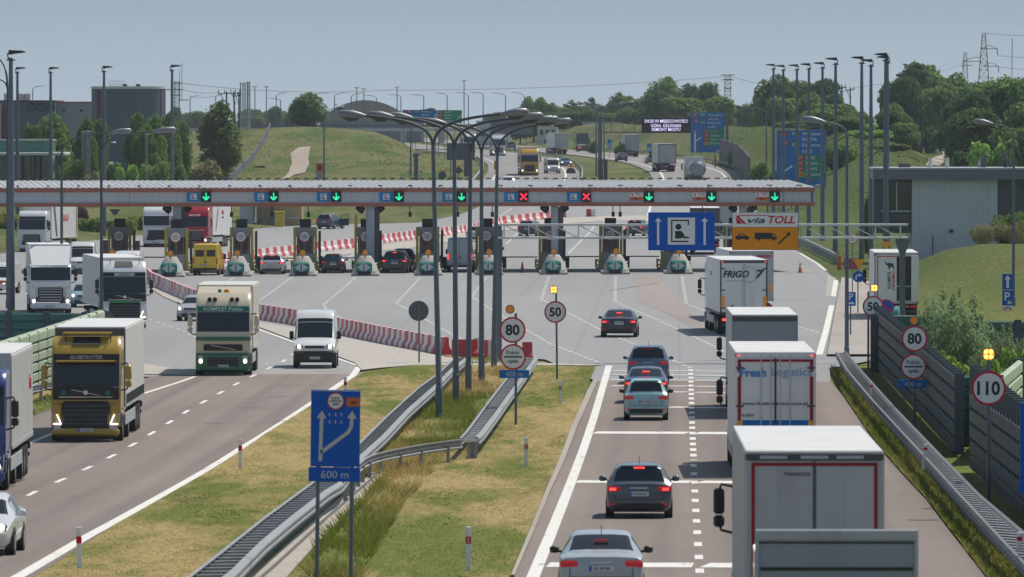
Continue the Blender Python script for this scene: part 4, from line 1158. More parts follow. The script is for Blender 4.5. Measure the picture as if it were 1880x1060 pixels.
mb.poly([(-w*.095,yq,h*.01),(w*.0,yq,h*.01),(w*.035,yq,-h*.06),(w*.05,yq,-h*.135),(w*.11,yq,-h*.145),(w*.125,yq,-h*.165),(w*.11,yq,-h*.185),(w*.03,yq,-h*.185),(w*.005,yq,-h*.15),(w*.005,yq,-h*.19),(-w*.095,yq,-h*.19)])
mb.build('clerk_symbol', M['signblack'], pn)
x0, z1, x1, z0 = board(1344,390,1466,459.5); cx, cz = (x0+x1)/2, (z0+z1)/2; w, h = x1-x0, z1-z0
bd = thing('electronic_toll_board', 'white and orange viaTOLL board with car and truck symbols on the gantry', 'sign board', (xa+cx, D-.42, cz))
fr = MB().box(0,.01,0,w,.05,h,.012).build('panel', M['signblack'], bd)
MB().extrude([(-w*.494,h*.49),(w*.494,h*.49),(w*.494,h*.11),(-w*.494,h*.11)],-.024,-.0175).build('white_field', M['signwhite'], fr)
MB().extrude([(-w*.494,h*.10),(w*.494,h*.10),(w*.494,-h*.49),(-w*.494,-h*.49)],-.024,-.0175).build('orange_field', M['signorange'], fr)
lettering('via', h*.155, (-w*.135,-.027,h*.285), M['signback'], fr, bold=.035, shear=.28, width=w*.27)
lettering('TOLL', h*.20, (w*.245,-.027,h*.305), M['signred'], fr, bold=.035, shear=.25, width=w*.40)
mb = MB(); q = -.026
mb.poly([(-w*.445,q,h*.40),(-w*.40,q,h*.42),(-w*.375,q,h*.35),(-w*.28,q,h*.195),(-w*.335,q,h*.195),(-w*.40,q,h*.32)][::-1])
mb.poly([(-w*.445,q,h*.38),(-w*.43,q,h*.20),(-w*.345,q,h*.195),(-w*.41,q,h*.33)])
mb.poly([(-w*.40,q,h*.43),(w*.06,q,h*.425),(w*.06,q,h*.41),(-w*.40,q,h*.405)])
mb.build('road_logo', M['signred'], fr)
mb = MB(); yq = -.026
def P_(pts, X, Z, s): mb.poly([(X+x*s*w, yq, Z+z*s*w) for x,z in pts])
P_([(-.10,-.02),(-.10,.02),(-.07,.03),(-.05,.06),(.03,.06),(.06,.025),(.10,.015),(.10,-.02)], -w*.345, -h*.17, 1.02)
P_([(-.16,-.03),(-.16,.065),(.10,.065),(.10,.05),(.15,.045),(.175,.0),(.175,-.03)], w*.0, -h*.155, 1.0)
for cx_, cz_ in ((-w*.405,-h*.20),(-w*.285,-h*.20),(-w*.10,-h*.215),(w*.125,-h*.215)):
    mb.add([(cx_+math.cos(2*PI*i/16)*w*.021, yq-.001, cz_+math.sin(2*PI*i/16)*w*.021) for i in range(16)],[tuple(range(16))])
stroke(mb, [(w*.20,-h*.33),(w*.345,-h*.09)], w*.026, yq, (w*.042,h*.085))
mb.build('vehicle_symbols', M['signblack'], fr)
mb = MB(); yq = -.0285
P_([(-.045,.028),(-.035,.05),(-.012,.05),(-.012,.028)], -w*.345, -h*.17, 1.0); P_([(-.004,.028),(-.004,.05),(.022,.05),(.042,.028)], -w*.345, -h*.17, 1.0)
P_([(.112,.008),(.112,.036),(.142,.034),(.158,.006)], w*.0, -h*.155, 1.0)
mb.build('window_cutouts', M['signorange'], fr)

# ------------------------------------------------------------------ toll canopy
CRZ = R(7.0); KC = 24.0; DC = F/KC; SL = .012
xe = P3(1496,225,DC).x; xw = P3(-160,225,DC).x; LEN = xe-xw
o = thing('toll_canopy', 'long toll plaza canopy with grey fascia, rust red trims and corrugated roof edge', 'canopy', (xe, DC, 0))
o.rotation_euler = (0, 0, CRZ); o.rotation_euler[1] = R(.0)
zz = lambda y: CAMH-(y-225)/KC
DEP = 15.4
MB().box(-LEN/2-.1,.10,(zz(352)+zz(372))/2,LEN-.4,.16,zz(352)-zz(372)).build('fascia', M['canopyfascia'], o)
MB().box(-LEN/2,.05,(zz(372)+zz(378.3))/2,LEN,.34,zz(372)-zz(378.3)).build('lower_trim', M['trimred'], o)
MB().box(-LEN/2,.05,(zz(345)+zz(352))/2,LEN,.34,zz(345)-zz(352)).build('upper_trim', M['trimred'], o)
MB().box(-.0,DEP/2+.25,(zz(345)+zz(378.3))/2,.16,DEP-.2,zz(345)-zz(378.3)-.01).build('end_fascia', M['canopyfascia'], o)
MB().box(-LEN/2-.1,DEP/2+.3,zz(374),LEN-.4,DEP-.5,.12).build('soffit', M['boxgrey'], o)
mb = MB(); nx = int(LEN/.24); z0, z1 = zz(344.4), CAMH-(331.2-225)/(F/(DC+DEP))
for i in range(nx*2+1):
    x = -LEN+LEN*i/(nx*2)
    hgt = .05 if i % 4 in (1,2) else 0.0
    mb.v += [(x,-.12,z0+hgt),(x,DEP,z1+hgt),(x,-.12,z0+hgt-.05),(x,DEP,z1+hgt-.05)]
for i in range(nx*2):
    a, b = 4*i, 4*i+4
    mb.f += [(a,b,b+1,a+1),(a+2,a+3,b+3,b+2),(a,a+2,b+2,b)]
mb.build('corrugated_roof', M['roofsheet'], o)
mb = MB()
for i in range(int(LEN/2.3)):
    mb.box(-2.3*i-1.0,1.5,z0+.16,.05,3.0,.10)
for i in range(int(LEN/.75)):
    x = -.75*i-.3; mb.box(x,DEP-.1,z1+.16,.40,.12,.10)
mb.build('ridge_clips', M['darkgrey'], o)
mb = MB()
for i in range(int(LEN/5.0)): mb.box(-5.0*i-2.4,.012,(zz(352)+zz(372))/2,.025,.02,zz(352)-zz(372)-.01)
mb.build('panel_joints', M['darkgrey'], o)
CANOPY = o; zcol = zz(376)
cr = o.rotation_euler.z
def canopy_pt(px, back=0.0):          # local x on the canopy for a photo column
    t = (px-VX)/F
    return -(xe-DC*t)/(math.cos(CRZ)-t*math.sin(CRZ))
M['column'] = mat('pale_blue_grey_column', (.42,.46,.52), .5, dirt=.08)
for px, w in ((325.5,.62),(681,.62),(1020,.52),(1366,.55)):
    x = canopy_pt(px)
    c = MB().box(x,.75,zcol/2-.2,w,.55,zcol+.2,.03).build('column', M['column'], o)
    MB().box(x+w*.5+.22,.85,zcol/2-.1,.36,.5,zcol-.1).build('downpipe', M['darkgrey'], c)
    for s in (-1,1): MB().tube([(x+s*.60,.9,zcol-.35),(x+s*1.0,.6,zcol-.2)], [.32,.18], 10).build('loudspeaker', M['black'], c, 40)
for px in (430,572,760,848,912,1135,1148,1420,505,1300):
    x = canopy_pt(px); m_ = MB().tube([(x,3.5,zcol),(x,3.5,zcol-.55)], .04, 6).build('camera_stem', M['black'], o)
    MB().box(x,3.4,zcol-.75,.22,.4,.38,.03).build('camera', M['black'], m_)
# lane signals on the fascia
lanes = [378,502,617,732,847,961,1076,1191,1306,1422]
for i, px in enumerate(lanes):
    D2 = DC+canopy_pt(px)*math.sin(CRZ)-.02
    p = P3(px, 361.3, D2)
    where = ['first','second','third','fourth','fifth','sixth','seventh','eighth','ninth','last'][i]
    st = 'red X' if i in (5,6) else 'green arrow'
    s = thing('lane_signal', f'black lane signal showing a {st}, {where} from the left on the canopy', 'lane signal', p, cr, 'lane signals on the canopy')
    MB().box(0,-.06,0,.76,.12,.78,.02).build('housing', M['led'], s)
    MB().box(0,-.16,.43,.82,.30,.03).build('visor', M['led'], s)
    mb = MB()
    if st == 'red X':
        for a in (1,-1): stroke(mb, [(-.25,-.25*a),(.25,.25*a)], .11, -.128)
        mb.build('red_cross', M['ledred'], s)
    else:
        stroke(mb, [(0,.28),(0,.18)], .11, -.128); stroke(mb, [(.02,.14),(0,-.22)], .10, -.128)
        stroke(mb, [(-.24,.0),(0,-.25)], .11, -.1285); stroke(mb, [(.24,.0),(0,-.25)], .11, -.129); mb.build('green_arrow', M['ledgreen'], s)
    D2 = DC+canopy_pt(px-23)*math.sin(CRZ)-.02
    p2 = P3(px-23 if i < 7 else px-22.5, 361.3, D2)
    if i < 7:
        s2 = thing('lane_sign', f'small blue toll clerk sign beside the {where} lane signal', 'lane sign', p2, cr, 'lane signs on the canopy')
        pn = MB().box(0,-.03,0,1.0,.06,.72,.01).build('panel', M['laneblue'], s2)
        MB().box(0,-.064,0,.48,.008,.46).build('white_field', M['signwhite'], pn)
        mb = MB(); yq = -.071
        stroke(mb, [(.12,.10),(.12,.17),(-.16,.17),(-.16,-.17),(.14,-.17)], .035, yq)
        mb.poly([(-.09,yq,-.03),(.02,yq,-.02),(.05,yq,-.09),(.13,yq,-.10),(.13,yq,-.13),(-.09,yq,-.13)])
        mb.add([(-.04+math.cos(2*PI*j/12)*.05,yq,.06+math.sin(2*PI*j/12)*.05) for j in range(12)],[tuple(range(12))])
        mb.build('clerk_symbol', M['signblack'], pn)
    else:
        s2 = thing('lane_sign', f'small white and orange viaTOLL sign beside the {where} lane signal', 'lane sign', p2, cr, 'lane signs on the canopy')
        pn = MB().box(0,-.03,0,1.02,.06,.62,.01).build('panel', M['signwhite'], s2)
        MB().box(0,-.064,-.16,1.0,.008,.28).build('orange_field', M['orangeplastic'], pn)
        lettering('TOLL', .15, (.16,-.068,.17), M['signred'], pn, bold=.03, shear=.2)
        MB().poly([(-.42,-.066,.26),(-.34,-.066,.26),(-.22,-.066,.06),(-.36,-.066,.06)]).build('road_logo', M['signred'], pn)
        MB().extrude([(-.16,-.22),(.1,-.22),(.1,-.16),(.02,-.16),(-.02,-.10),(-.16,-.10)],-.076,-.070).build('vehicle_symbol', M['signblack'], pn)

# ------------------------------------------------------------------ toll islands with booths
def toll_island(px, py, label, first=True, arm=True, left=False):
    p = G(px, py); o = thing('toll_booth', label, 'toll booth', p, R(2.0), 'toll booths on their islands')
    BY = 16.6
    MB().box(0,11.2,.08,2.05,22.6,.20,.05).build('island_kerb', M['kerb'], o)
    mb = MB(); n = 12; rows = ((0,1.0),(.25,.98),(.8,.78),(1.25,.52),(1.42,.40)); ring = []
    for z, r in rows:
        for j in range(n):
            a = 2*PI*j/n; ring.append((math.cos(a)*r*1.0, 1.5+math.sin(a)*r*1.25+z*.35, .05+z))
    mb.v = ring
    for i in range(len(rows)-1):
        for j in range(n): mb.f.append((i*n+j, i*n+(j+1)%n, (i+1)*n+(j+1)%n, (i+1)*n+j))
    mb.f.append(tuple((len(rows)-1)*n+j for j in range(n)))
    mb.build('concrete_nose', M['concrete'], o, 50)
    c = MB().box(-.12,.24,.64,1.22,.8,.78,.12).build('crash_cushion', M['signteal'], o)
    mb = MB(); yq = -.055
    for s in (-1,1): mb.poly([(-.12+s*.05,yq-.115,.96),(-.12+s*.05,yq-.115,.32),(-.12+s*.50,yq-.115,.64)])
    mb.build('arrow_panels', M['signgrey'], c)
    mb = MB()
    for z in (.42,.62,.82): mb.add([(.50,-.10,z-.05),(.86,.95,z+.07),(.86,.95,z+.18),(.50,-.10,z+.06)],[(0,1,2,3)])
    mb.build('stripes', M['signwhite'], c)
    MB().box(-.10,.28,.20,.95,.9,.22,.03).build('cushion_base', M['black'], o)
    beacon(o, Vector((-.02,.85,1.72)), .25, False)
    MB().tube([(-.02,.95,1.3),(-.02,.95,1.6)], .05, 6).build('beacon_stem', M['darkgrey'], o)
    pole(o, -.05, 0, 2.8, .04, y=BY-.5, name='sign_pole')
    D3 = p.y
    toll_plate(o, Vector((-.05,BY-.55,2.72)), .42)
    # booth
    bt = MB().box(0,BY+1.4,.75,1.36,2.8,1.3).build('booth_wall', M['boxgrey'], o)
    MB().box(0,BY+1.4,2.05,1.30,2.74,1.32).build('booth_glass', M['glass'], o)
    MB().box(0,BY+1.4,3.05,1.40,2.9,.70,.02).build('booth_head', M['fascia'], o)
    for s in (-.55,0.0,.55): MB().box(s,BY+.005,2.05,.035,.03,1.3).build('mullion', M['fascia'], bt)
    MB().box(.1,BY+1.2,1.75,.5,.5,.5,.1).build('till_desk', M['tarp'], o)
    for s in (-1,1):
        MB().box(s*.80,BY-.05,1.78,.20,.2,3.3,.02).build('corner_post', M['olive'], o)
        rl = MB(); rl.tube([(s*.9,BY-1.2,.72),(s*1.02,BY-.2,.78),(s*1.06,BY+3.2,.78)], .09, 8); rl.tube([(s*.9,BY-1.2,.3),(s*.9,BY-1.2,.74)], .08, 8); rl.tube([(s*1.06,BY+3.2,.2),(s*1.06,BY+3.2,.8)], .08, 8)
        rl.tube([(s*1.0,BY-.6,.42),(s*1.06,BY+3.2,.42)], .08, 8); rl.build('crash_rail', M['yellow'], o, 40)
    MB().box(1.12,BY+.6,1.9,.14,.3,2.5,.02).build('side_post', M['darkgrey'], o)
    MB().box(1.02,BY+1.0,2.0,.06,.8,2.2).build('side_screen', M['tarp'], o)
    MB().box(0,BY+.9,3.72,.86,.9,.62,.05).build('roof_unit', M['black'], o)
    MB().box(1.35,BY+2.0,.62,.30,1.2,.9,.05).build('ticket_machine', M['darkgrey'], o)
    MB().box(1.10,BY+8.0,.62,.3,.35,1.0,.03).build('barrier_box', M['yellow'], o)
    if arm:
        MB().box(2.55,BY+8.0,.95,2.9,.06,.09).build('barrier_arm', M['darkgrey'], o)
    return o
isl = [(313,509,'first'),(436,508,'second'),(556,507.5,'third'),(671,507,'fourth'),(787,506.5,'fifth'),(899,505.5,'sixth'),(1018,504.5,'seventh'),(1132,504,'eighth'),(1248,503.5,'ninth'),(1366,503,'tenth')]
near = {0:'left of the yellow van',1:'right of the yellow van',2:'between the silver hatchback and the dark small car',3:'left of the dark SUV at a canopy column',4:'left of the big silver van',
        5:'behind the gantry post',6:'at the canopy column right of the gantry post',7:'left of the blue toll board',8:'under the blue toll board',9:'under the viaTOLL board, mostly hidden'}
for i, (px, py, w) in enumerate(isl):
    toll_island(px, py, f'toll booth on its island {near[i]}', arm=(i != 9))
toll_island(206, 506, 'toll booth island in the truck lanes half hidden behind the green fronted truck')
# ------------------------------------------------------------------ buildings
def at(px, k, dz=0.0):
    D = F/k; x = P3(px, 225, D).x; return Vector((x, D, terr(x, D)+dz))
def zpx(py, k): return CAMH-(py-225.0)/k
# white building on the right
k = 22.6; D = F/k; X = lambda px: (px-VX)/k
o = thing('service_building', 'white walled building with dark roof band behind the lawn on the right', 'building', (X(1605), D, 0)); ox = X(1605)
M['bwall'] = mat('white_render', (.58,.60,.63), .7, dirt=.07, scale=.4, streak=.3)
M['bdark'] = mat('anthracite_cladding', (.085,.09,.10), .6, dirt=.08, scale=.6)
M['bband'] = mat('grey_roof_band', (.16,.175,.19), .5, dirt=.1, scale=.5)
z_ = lambda py: zpx(py, k)
MB().box(X(1752)-ox, 4.9, (z_(330)+z_(500))/2, X(1830)-X(1673), 10, z_(330)-z_(500)).build('wall', M['bwall'], o)
MB().box((X(1829)+X(2158))/2-ox, 4.8, (z_(330)+z_(500))/2, X(2158)-X(1829), 9.6, z_(330)-z_(500)).build('dark_wall', M['bdark'], o)
MB().box(X(1638)-ox, 3.2, (z_(330)+z_(428))/2, X(1673)-X(1605), 6, z_(330)-z_(428), .02).build('bay', M['bdark'], o)
f = MB().box(X(1645)-ox, .17, (z_(334)+z_(386))/2, X(1672)-X(1620), .05, z_(334)-z_(386)).build('window', M['glass'], o)
MB().box(X(1646)-ox, .12, (z_(334)+z_(386))/2, .09, .08, z_(334)-z_(386)).build('mullion', M['bwall'], f)
MB().box(X(1645)-ox, .10, z_(388), X(1674)-X(1618), .2, .10).build('sill', M['bwall'], f)
mb = MB()
for i in range(9): mb.box(X(1639)-ox, .14, z_(396+i*3.6), X(1672)-X(1606), .08, .05)
mb.build('louvres', M['bband'], o)
MB().box(X(1880)-ox, 4.2, (z_(311)+z_(330))/2, X(2160)-X(1604), 10.2, z_(311)-z_(330), .03).build('roof_band', M['bband'], o)
MB().box(X(1880)-ox, 4.2, z_(309.5), X(2162)-X(1602), 10.4, .16, .02).build('roof_edge', M['signgrey'], o)
for px, w, h in ((1662,22,8),(1808,9,24),(1848,7,28),(1800,5,12),(1856,5,14),(1846,5,14)):
    MB().box(X(px)-ox, 3, z_(308-h/2), w/k, .8, h/k, .04).build('roof_unit', M['bdark'] if h != 12 else M['boxgrey'], o)
for px in (1709,1740): MB().tube([(X(px)-ox,2,z_(309)),(X(px)-ox,2,z_(290))], .15, 8).build('vent_pipe', M['steel'], o)
MB().box(X(1746)-ox, -.2, z_(424), .32, .3, .24, .05).build('wall_lamp', M['black'], o)
MB().tube([(X(1858)-ox,3,z_(309)),(X(1860)-ox,3,z_(70))], .03, 6).build('aerial', M['wire'], o)
MB().tube([(X(1665)-ox,-.2,z_(470)),(X(1665)-ox,-.2,z_(412))], .05, 6).build('downpipe', M['bband'], o)
for px, y0 in ((1712,432),(1677,460)): MB().tube([(X(px)-ox,-.15,z_(y0)),(X(px)-ox,-.15,z_(495))], .05, 6).build('downpipe', M['bdark'], o)
# round grey building
k = 13.5; D = F/k
M['cyl'] = mat('slate_cladding', (.105,.135,.17), .6, dirt=.06, scale=.15)
M['maroon'] = mat('maroon_stripe', (.17,.012,.04), .6, dirt=.05, scale=.3)
c = at(231.5, k); rr = 68.5/k; zt = zpx(161,k)-c.z
o = thing('round_building', 'round slate grey building with maroon stripes and pale roof rim on the left', 'building', (c.x, D+rr, c.z))
mb = MB(); mb.disc((0,0,zt/2-1), rr, 'z', zt+2, 48); mb.build('wall', M['cyl'], o, 40)
MB().ring((0,0,zt), rr-.6, rr+.06, .35, 48, 'z').build('roof_rim', M['roofwhite'], o, 40)
MB().disc((0,0,zt-.05), rr-.3, 'z', .2, 48).build('roof', M['roofsheet'], o, 40)
for px, w in ((179,7.5),(293.5,1.6),(299,1.2)):
    xx = (px-231.5)/k; yy = -math.sqrt(max(.01, rr*rr-xx*xx))
    a = math.atan2(yy, xx); wd = w/k/max(.25, abs(yy)/rr)/rr
    mb = MB(); mb.v = [(math.cos(a+q)*(rr+.03), math.sin(a+q)*(rr+.03), z) for q in (-wd/2,0,wd/2) for z in (2.0, zt-.3)]
    mb.f = [(0,2,3,1),(2,4,5,3)]; mb.build('stripe', M['maroon'], o)
mb = MB()
for i in range(10): mb.bar((-2.6+.24*i,-1.5,zt),(-2.6+.24*i,-1.5,zt+.9),.04)
for z in (.45,.9): mb.bar((-2.7,-1.5,zt+z),(-.4,-1.5,zt+z),.05)
mb.build('roof_railing', M['steel'], o)
for x in (-.4,1.4): MB().box(x,-1.4,zt+.25,.6,.5,.5,.05).build('roof_unit', M['bdark'], o)
# grey halls with rings
k = 13.2; D = F/k; c = at(0, k)
o = thing('warehouse', 'grey hall with maroon panel and three painted rings at the left edge', 'building', (c.x, D, c.z)); w_ = lambda px: (px-VX)/k-c.x
zr_ = lambda py: zpx(py,k)-c.z
M['hallgrey'] = mat('grey_hall_cladding', (.16,.18,.20), .6, dirt=.06, scale=.2)
MB().box((w_(-60)+w_(100))/2, 8, zr_(187)/2-1, w_(100)-w_(-60), 16, zr_(187)+2).build('wall', M['cyl'], o)
MB().box((w_(2)+w_(19))/2, -.05, (zr_(194)+zr_(262))/2, w_(19)-w_(2), .1, zr_(194)-zr_(262)).build('maroon_panel', M['maroon'], o)
MB().box((w_(-60)+w_(1))/2, -.06, (zr_(190)+zr_(262))/2, w_(1)-w_(-60), .1, zr_(190)-zr_(262)).build('pale_panel', M['boxgrey'], o)
M['navy'] = mat('navy_paint', (.015,.028,.09), .5, dirt=0)
for px, m in ((57,'navy'),(74,'navy'),(91,'maroon')): MB().ring((w_(px),-.1,zr_(197)), 5.1/k, 7.4/k, .1, 28).build('ring', M[m], o)
MB().box((w_(-60)+w_(100))/2, 7.9, zr_(187)+.1, w_(100)-w_(-60)+.1, 16.1, .2).build('roof_edge', M['maroon'], o)
for px in (46,35,8): MB().box(w_(px),3,zr_(187)+.6,.8,.8,1.2,.1).build('roof_vent', M['steel'], o)
o = thing('warehouse', 'pale grey hall with red roof edge between the ringed hall and the round building', 'building', (at(100,k).x, D+2.5, c.z)); x0 = at(100,k).x
MB().box((175-100)/k/2, 7, zr_(189)/2-1, 75/k, 14, zr_(189)+2).build('wall', M['fascia'], o)
MB().box((175-100)/k/2, 6.9, zr_(189)+.08, 75/k+.1, 14.1, .18).build('roof_edge', M['trimred'], o)
for px in (115,147): MB().box((px-100)/k,-.1,zr_(203),.35,.3,.25,.05).build('wall_lamp', M['black'], o)
# glass station
k = 15.4; D = F/k; c = at(0, k)
M['greenglass'] = mat('green_glass', (.05,.20,.15), .15, dirt=.05, scale=.4)
o = thing('glass_station', 'low station with green glass band and white canopy edge at the left', 'building', (c.x, D, c.z)); w_ = lambda px: (px-VX)/k-c.x; zr_ = lambda py: zpx(py,k)-c.z
MB().box((w_(-90)+w_(93))/2, 3.5, (zr_(258)+zr_(280))/2, w_(93)-w_(-90), 6, zr_(258)-zr_(280)).build('glass_band', M['greenglass'], o)
mb = MB()
for px in range(-88, 94, 20): mb.box(w_(px),.48,(zr_(258)+zr_(280))/2,.07,.06,zr_(258)-zr_(280))
mb.build('mullions', M['darkgrey'], o)
MB().box((w_(-90)+w_(94))/2,3.4,zr_(257),w_(95)-w_(-90),6.6,.14).build('roof', M['signgrey'], o)
MB().box((w_(-90)+w_(121))/2,1.5,zr_(282.5),w_(121)-w_(-90),9,.34,.05).build('canopy', M['roofwhite'], o)
MB().box((w_(-90)+w_(93))/2,4.0,zr_(286)/2-.4,w_(93)-w_(-90),5,zr_(286)+.8).build('glass_wall', M['glassblue'], o)
for px in (12,36,58,68,104): MB().box(w_(px),-1.5,zr_(285)/2-.4,.28,.28,zr_(285)+.8).build('column', M['darkgrey'], o)
# domed hall, overpass and small far buildings
k = 7.2; D = F/k; c = at(640, k)
M['dome'] = mat('brown_grey_roof', (.28,.25,.235), .7, dirt=.1, scale=.1)
o = thing('domed_hall', 'far hall with a low brown domed roof on the skyline', 'building', (c.x, D+6, c.z-1)); zr_ = lambda py: zpx(py,k)-c.z+1
mb = MB(); n = 24
for i in range(n+1):
    t = i/n; xx = (583+(775-583)*t-640)/k; zz_ = zr_(222)+(zr_(184)-zr_(222))*math.sin(PI*min(1,t*1.12))**.8 if t*1.12 < 1 else zr_(222)
    mb.v += [(xx,0,zz_),(xx,16,zz_-.3)]
mb.f = [(2*i,2*i+1,2*i+3,2*i+2) for i in range(n)]+[tuple(2*i for i in range(n+1))[::-1]]
mb.build('roof', M['dome'], o)
MB().box((680-640)/k,5,zr_(222)/2-1,(775-583)/k-.4,9.4,zr_(222)+2).build('wall', M['bband'], o)
for px in (603,634): MB().box((px-640)/k,.2,zr_(213),12/k,.3,16/k).build('window', M['glassblue'], o)
for px in (615,640,662): MB().box((px-640)/k,1,zr_(192),.5,.5,.5).build('roof_light', M['roofwhite'], o)
o = thing('overpass', 'long far overpass with dark railing and red band across the left horizon', 'bridge', (at(600,7.6).x, F/7.6, at(600,7.6).z)); k = 7.6; zr_ = lambda py: zpx(py,k)-o.location.z
for name, xa_, xb_, ya, yb, m in (('deck',300,950,236,241,'boxgrey'),('railing',300,950,229,233,'navyrail'),('red_band',300,375,233.6,238.5,'maroon2'),('red_band',460,486,233.6,238.5,'maroon2'),('abutment',950,1010,229,246,'boxgrey')):
    if m == 'navyrail' and m not in M: M[m] = mat('blue_grey_rail', (.06,.09,.14), .6, dirt=.05)
    if m == 'maroon2' and m not in M: M[m] = mat('red_fence', (.33,.07,.09), .6, dirt=.05)
    MB().box(((xa_+xb_)/2-600)/k, {'deck':2,'railing':-.4,'red_band':-.6,'abutment':2}[name], (zr_(ya)+zr_(yb))/2, (xb_-xa_)/k, {'deck':6,'railing':.2,'red_band':.2,'abutment':7}[name], zr_(ya)-zr_(yb)).build(name, M[m], o)
for px in range(320, 950, 70): MB().box((px-600)/k,2,zr_(250),1.2,4,zr_(236)-zr_(262)).build('pier', M['boxgrey'], o)
for px, w, y0, y1, l, m in ((905,60,224,246,'low grey far building left of the white truck bend','boxgrey'),(1005,36,228,248,'small pinkish far building behind the road bend','tarp'),(1105,70,226,240,'white far building strip behind the far lamps','roofwhite')):
    k = 7.8; c = at(px, k)
    if px == 1105: c.z = zpx(y1+2,k)
    o = thing('far_building', l, 'building', c); h = zpx(y0,k)-c.z
    MB().box(0,4,h/2-1,w/k,8,h+2).build('wall', M[m], o)
    MB().box(0,4,h+.1,w/k+.4,8.4,.3).build('roof', M['boxgrey'], o)
    for s in (-.3,0,.3): MB().box(s*w/k,-.05,h*.55,w/k*.16,.1,h*.3).build('window', M['glass'], o)
# toll office beyond the booths
k = 17.0; c = at(490, k); c.z = prof(c.y); M['beige'] = mat('beige_render', (.50,.36,.19), .7, dirt=.08)
o = thing('toll_office', 'beige toll office wall with grey door beyond the booths', 'building', c); zr_ = lambda py: zpx(py,k)-c.z
MB().box(1.5,2.0,zr_(372)/2-.3,(540-463)/k,3.6,zr_(372)+.6).build('wall', M['beige'], o)
MB().box((452-490)/k,2.0,zr_(372)/2-.3,1.5,3.5,zr_(372)+.6).build('grey_wall', M['bwall'], o)
for px in (475,500): MB().box((px-490)/k,-.3,zr_(378)/2-.3,.42,.42,zr_(378)+.6,.03).build('pillar', M['bband'], o)
MB().box(.4,1.8,zr_(372)+.1,7,4.6,.25).build('roof', M['bband'], o)
MB().box((535-490)/k,-.4,.85,1.5,.5,.12,.02).build('counter', M['signgrey'], o)
o = thing('yellow_container', 'dull yellow waste container in front of the beige toll office', 'container', at(513, 17.3, .09))
MB().box(0,0,.95,1.0,.9,1.5,.12).build('bin', M['olive'], o); MB().box(0,-.02,1.78,1.1,1.0,.18,.05).build('lid', M['olive'], o)
o = thing('info_board', 'small orange and white information board at the foot of the grassy mound', 'sign board', at(587, 13.9))
zr_ = lambda py: zpx(py,13.9)-o.location.z
MB().box(0,0,(zr_(300)+zr_(317))/2,.95,.06,zr_(300)-zr_(317)).build('orange_panel', M['orangeplastic'], o)
b = MB().box(0,0,(zr_(317.5)+zr_(330))/2,.95,.06,zr_(317.5)-zr_(330)).build('white_panel', M['signgrey'], o)
for i in range(3): MB().box(0,-.034,zr_(319.5+i*4),.8,.006,.1).build('text_line', M['signback'], b)
for s in (-.4,.4): pole(o, s, -.2, zr_(301), .05)
MB().extrude([(-.25,zr_(313)),(.25,zr_(313)),(.25,zr_(306)),(0,zr_(303)),(-.25,zr_(307))],-.04,-.034).build('symbol', M['maroon'], o)

# ------------------------------------------------------------------ poles, pylons, wires
def lattice(o, w0, w1, h, n, r=.07, m='wire', name='lattice_tower'):
    mb = MB()
    def c(i): 
        t = i/n; w = w0+(w1-w0)*t
        return [Vector((a*w/2, b*w/2, h*t)) for a,b in ((-1,-1),(1,-1),(1,1),(-1,1))]
    for i in range(n):
        a, b = c(i), c(i+1)
        for j in range(4):
            mb.tube([a[j], b[j]], r, 4, False); mb.tube([a[j], b[(j+1)%4]], r*.7, 4, False); mb.tube([b[j], b[(j+1)%4]], r*.7, 4, False)
    mb.build(name, M[m], o)
k = 6.0; c = at(1806, k); h = zpx(60,k)-c.z
o = thing('pylon', 'big lattice power pylon above the trees at the right', 'pylon', c)
lattice(o, 5.5, 1.0, h*.99, 14, .10)
for py, x0, x1 in ((90,1802,1831),(113,1768,1802),(122,1806,1833)):
    z = zpx(py,k)-c.z; mb = MB(); a, b = (x0-1806)/k, (x1-1806)/k
    mb.tube([(a,0,z),(b,0,z)], .12, 4); mb.tube([(a,0,z),((a+b)/2,0,z+1.1),(b,0,z+1.2 if abs(b)<1 else z)], .1, 4)
    t = a if abs(a) > abs(b) else b
    mb.tube([(t,0,z),(t,0,z-1.9)], .14, 5); mb.build('cross_arm', M['wire'], o)
PYL = o
k = 4.4; c = at(1772, k); o = thing('pylon', 'small distant lattice pylon left of the big pylon', 'pylon', c); lattice(o, 4, 1.2, zpx(97,k)-c.z, 10, .12)
MB().tube([(-2.2,0,zpx(122,k)-c.z),(3,0,zpx(120,k)-c.z)], .15, 4).build('cross_arm', M['wire'], o)
k = 7.4; c = at(1336, k); h = zpx(136,k)-c.z; o = thing('pylon', 'slim lattice power mast above the treeline beside the blue direction board', 'pylon', c)
lattice(o, 1.9, 1.4, h*.98, 16, .07)
for py, w in ((138,26),(147,22),(163,14)): MB().tube([(-w/2/k,0,zpx(py,k)-c.z),(w/2/k,0,zpx(py,k)-c.z)], .12, 5).build('cross_arm', M['wire'], o)
k = 10.2; c = at(325, k); h = zpx(150,k)-c.z; o = thing('pylon', 'lattice power mast right of the round grey building', 'pylon', c)
lattice(o, .95, .8, h, 18, .05)
for py, x0, x1 in ((153,315,336),(165,302,336),(175,312,332),(184,328,346)): MB().tube([((x0-325)/k,0,zpx(py,k)-c.z),((x1-325)/k,0,zpx(py,k)-c.z)], .09, 5).build('cross_arm', M['wire'], o)
for x in (330,334): MB().tube([((x-325)/k,0,h*.7),((x-325)/k,0,h+(1.6 if x == 330 else 2.8)*1.2)], .05, 5).build('spike', M['wire'], o)
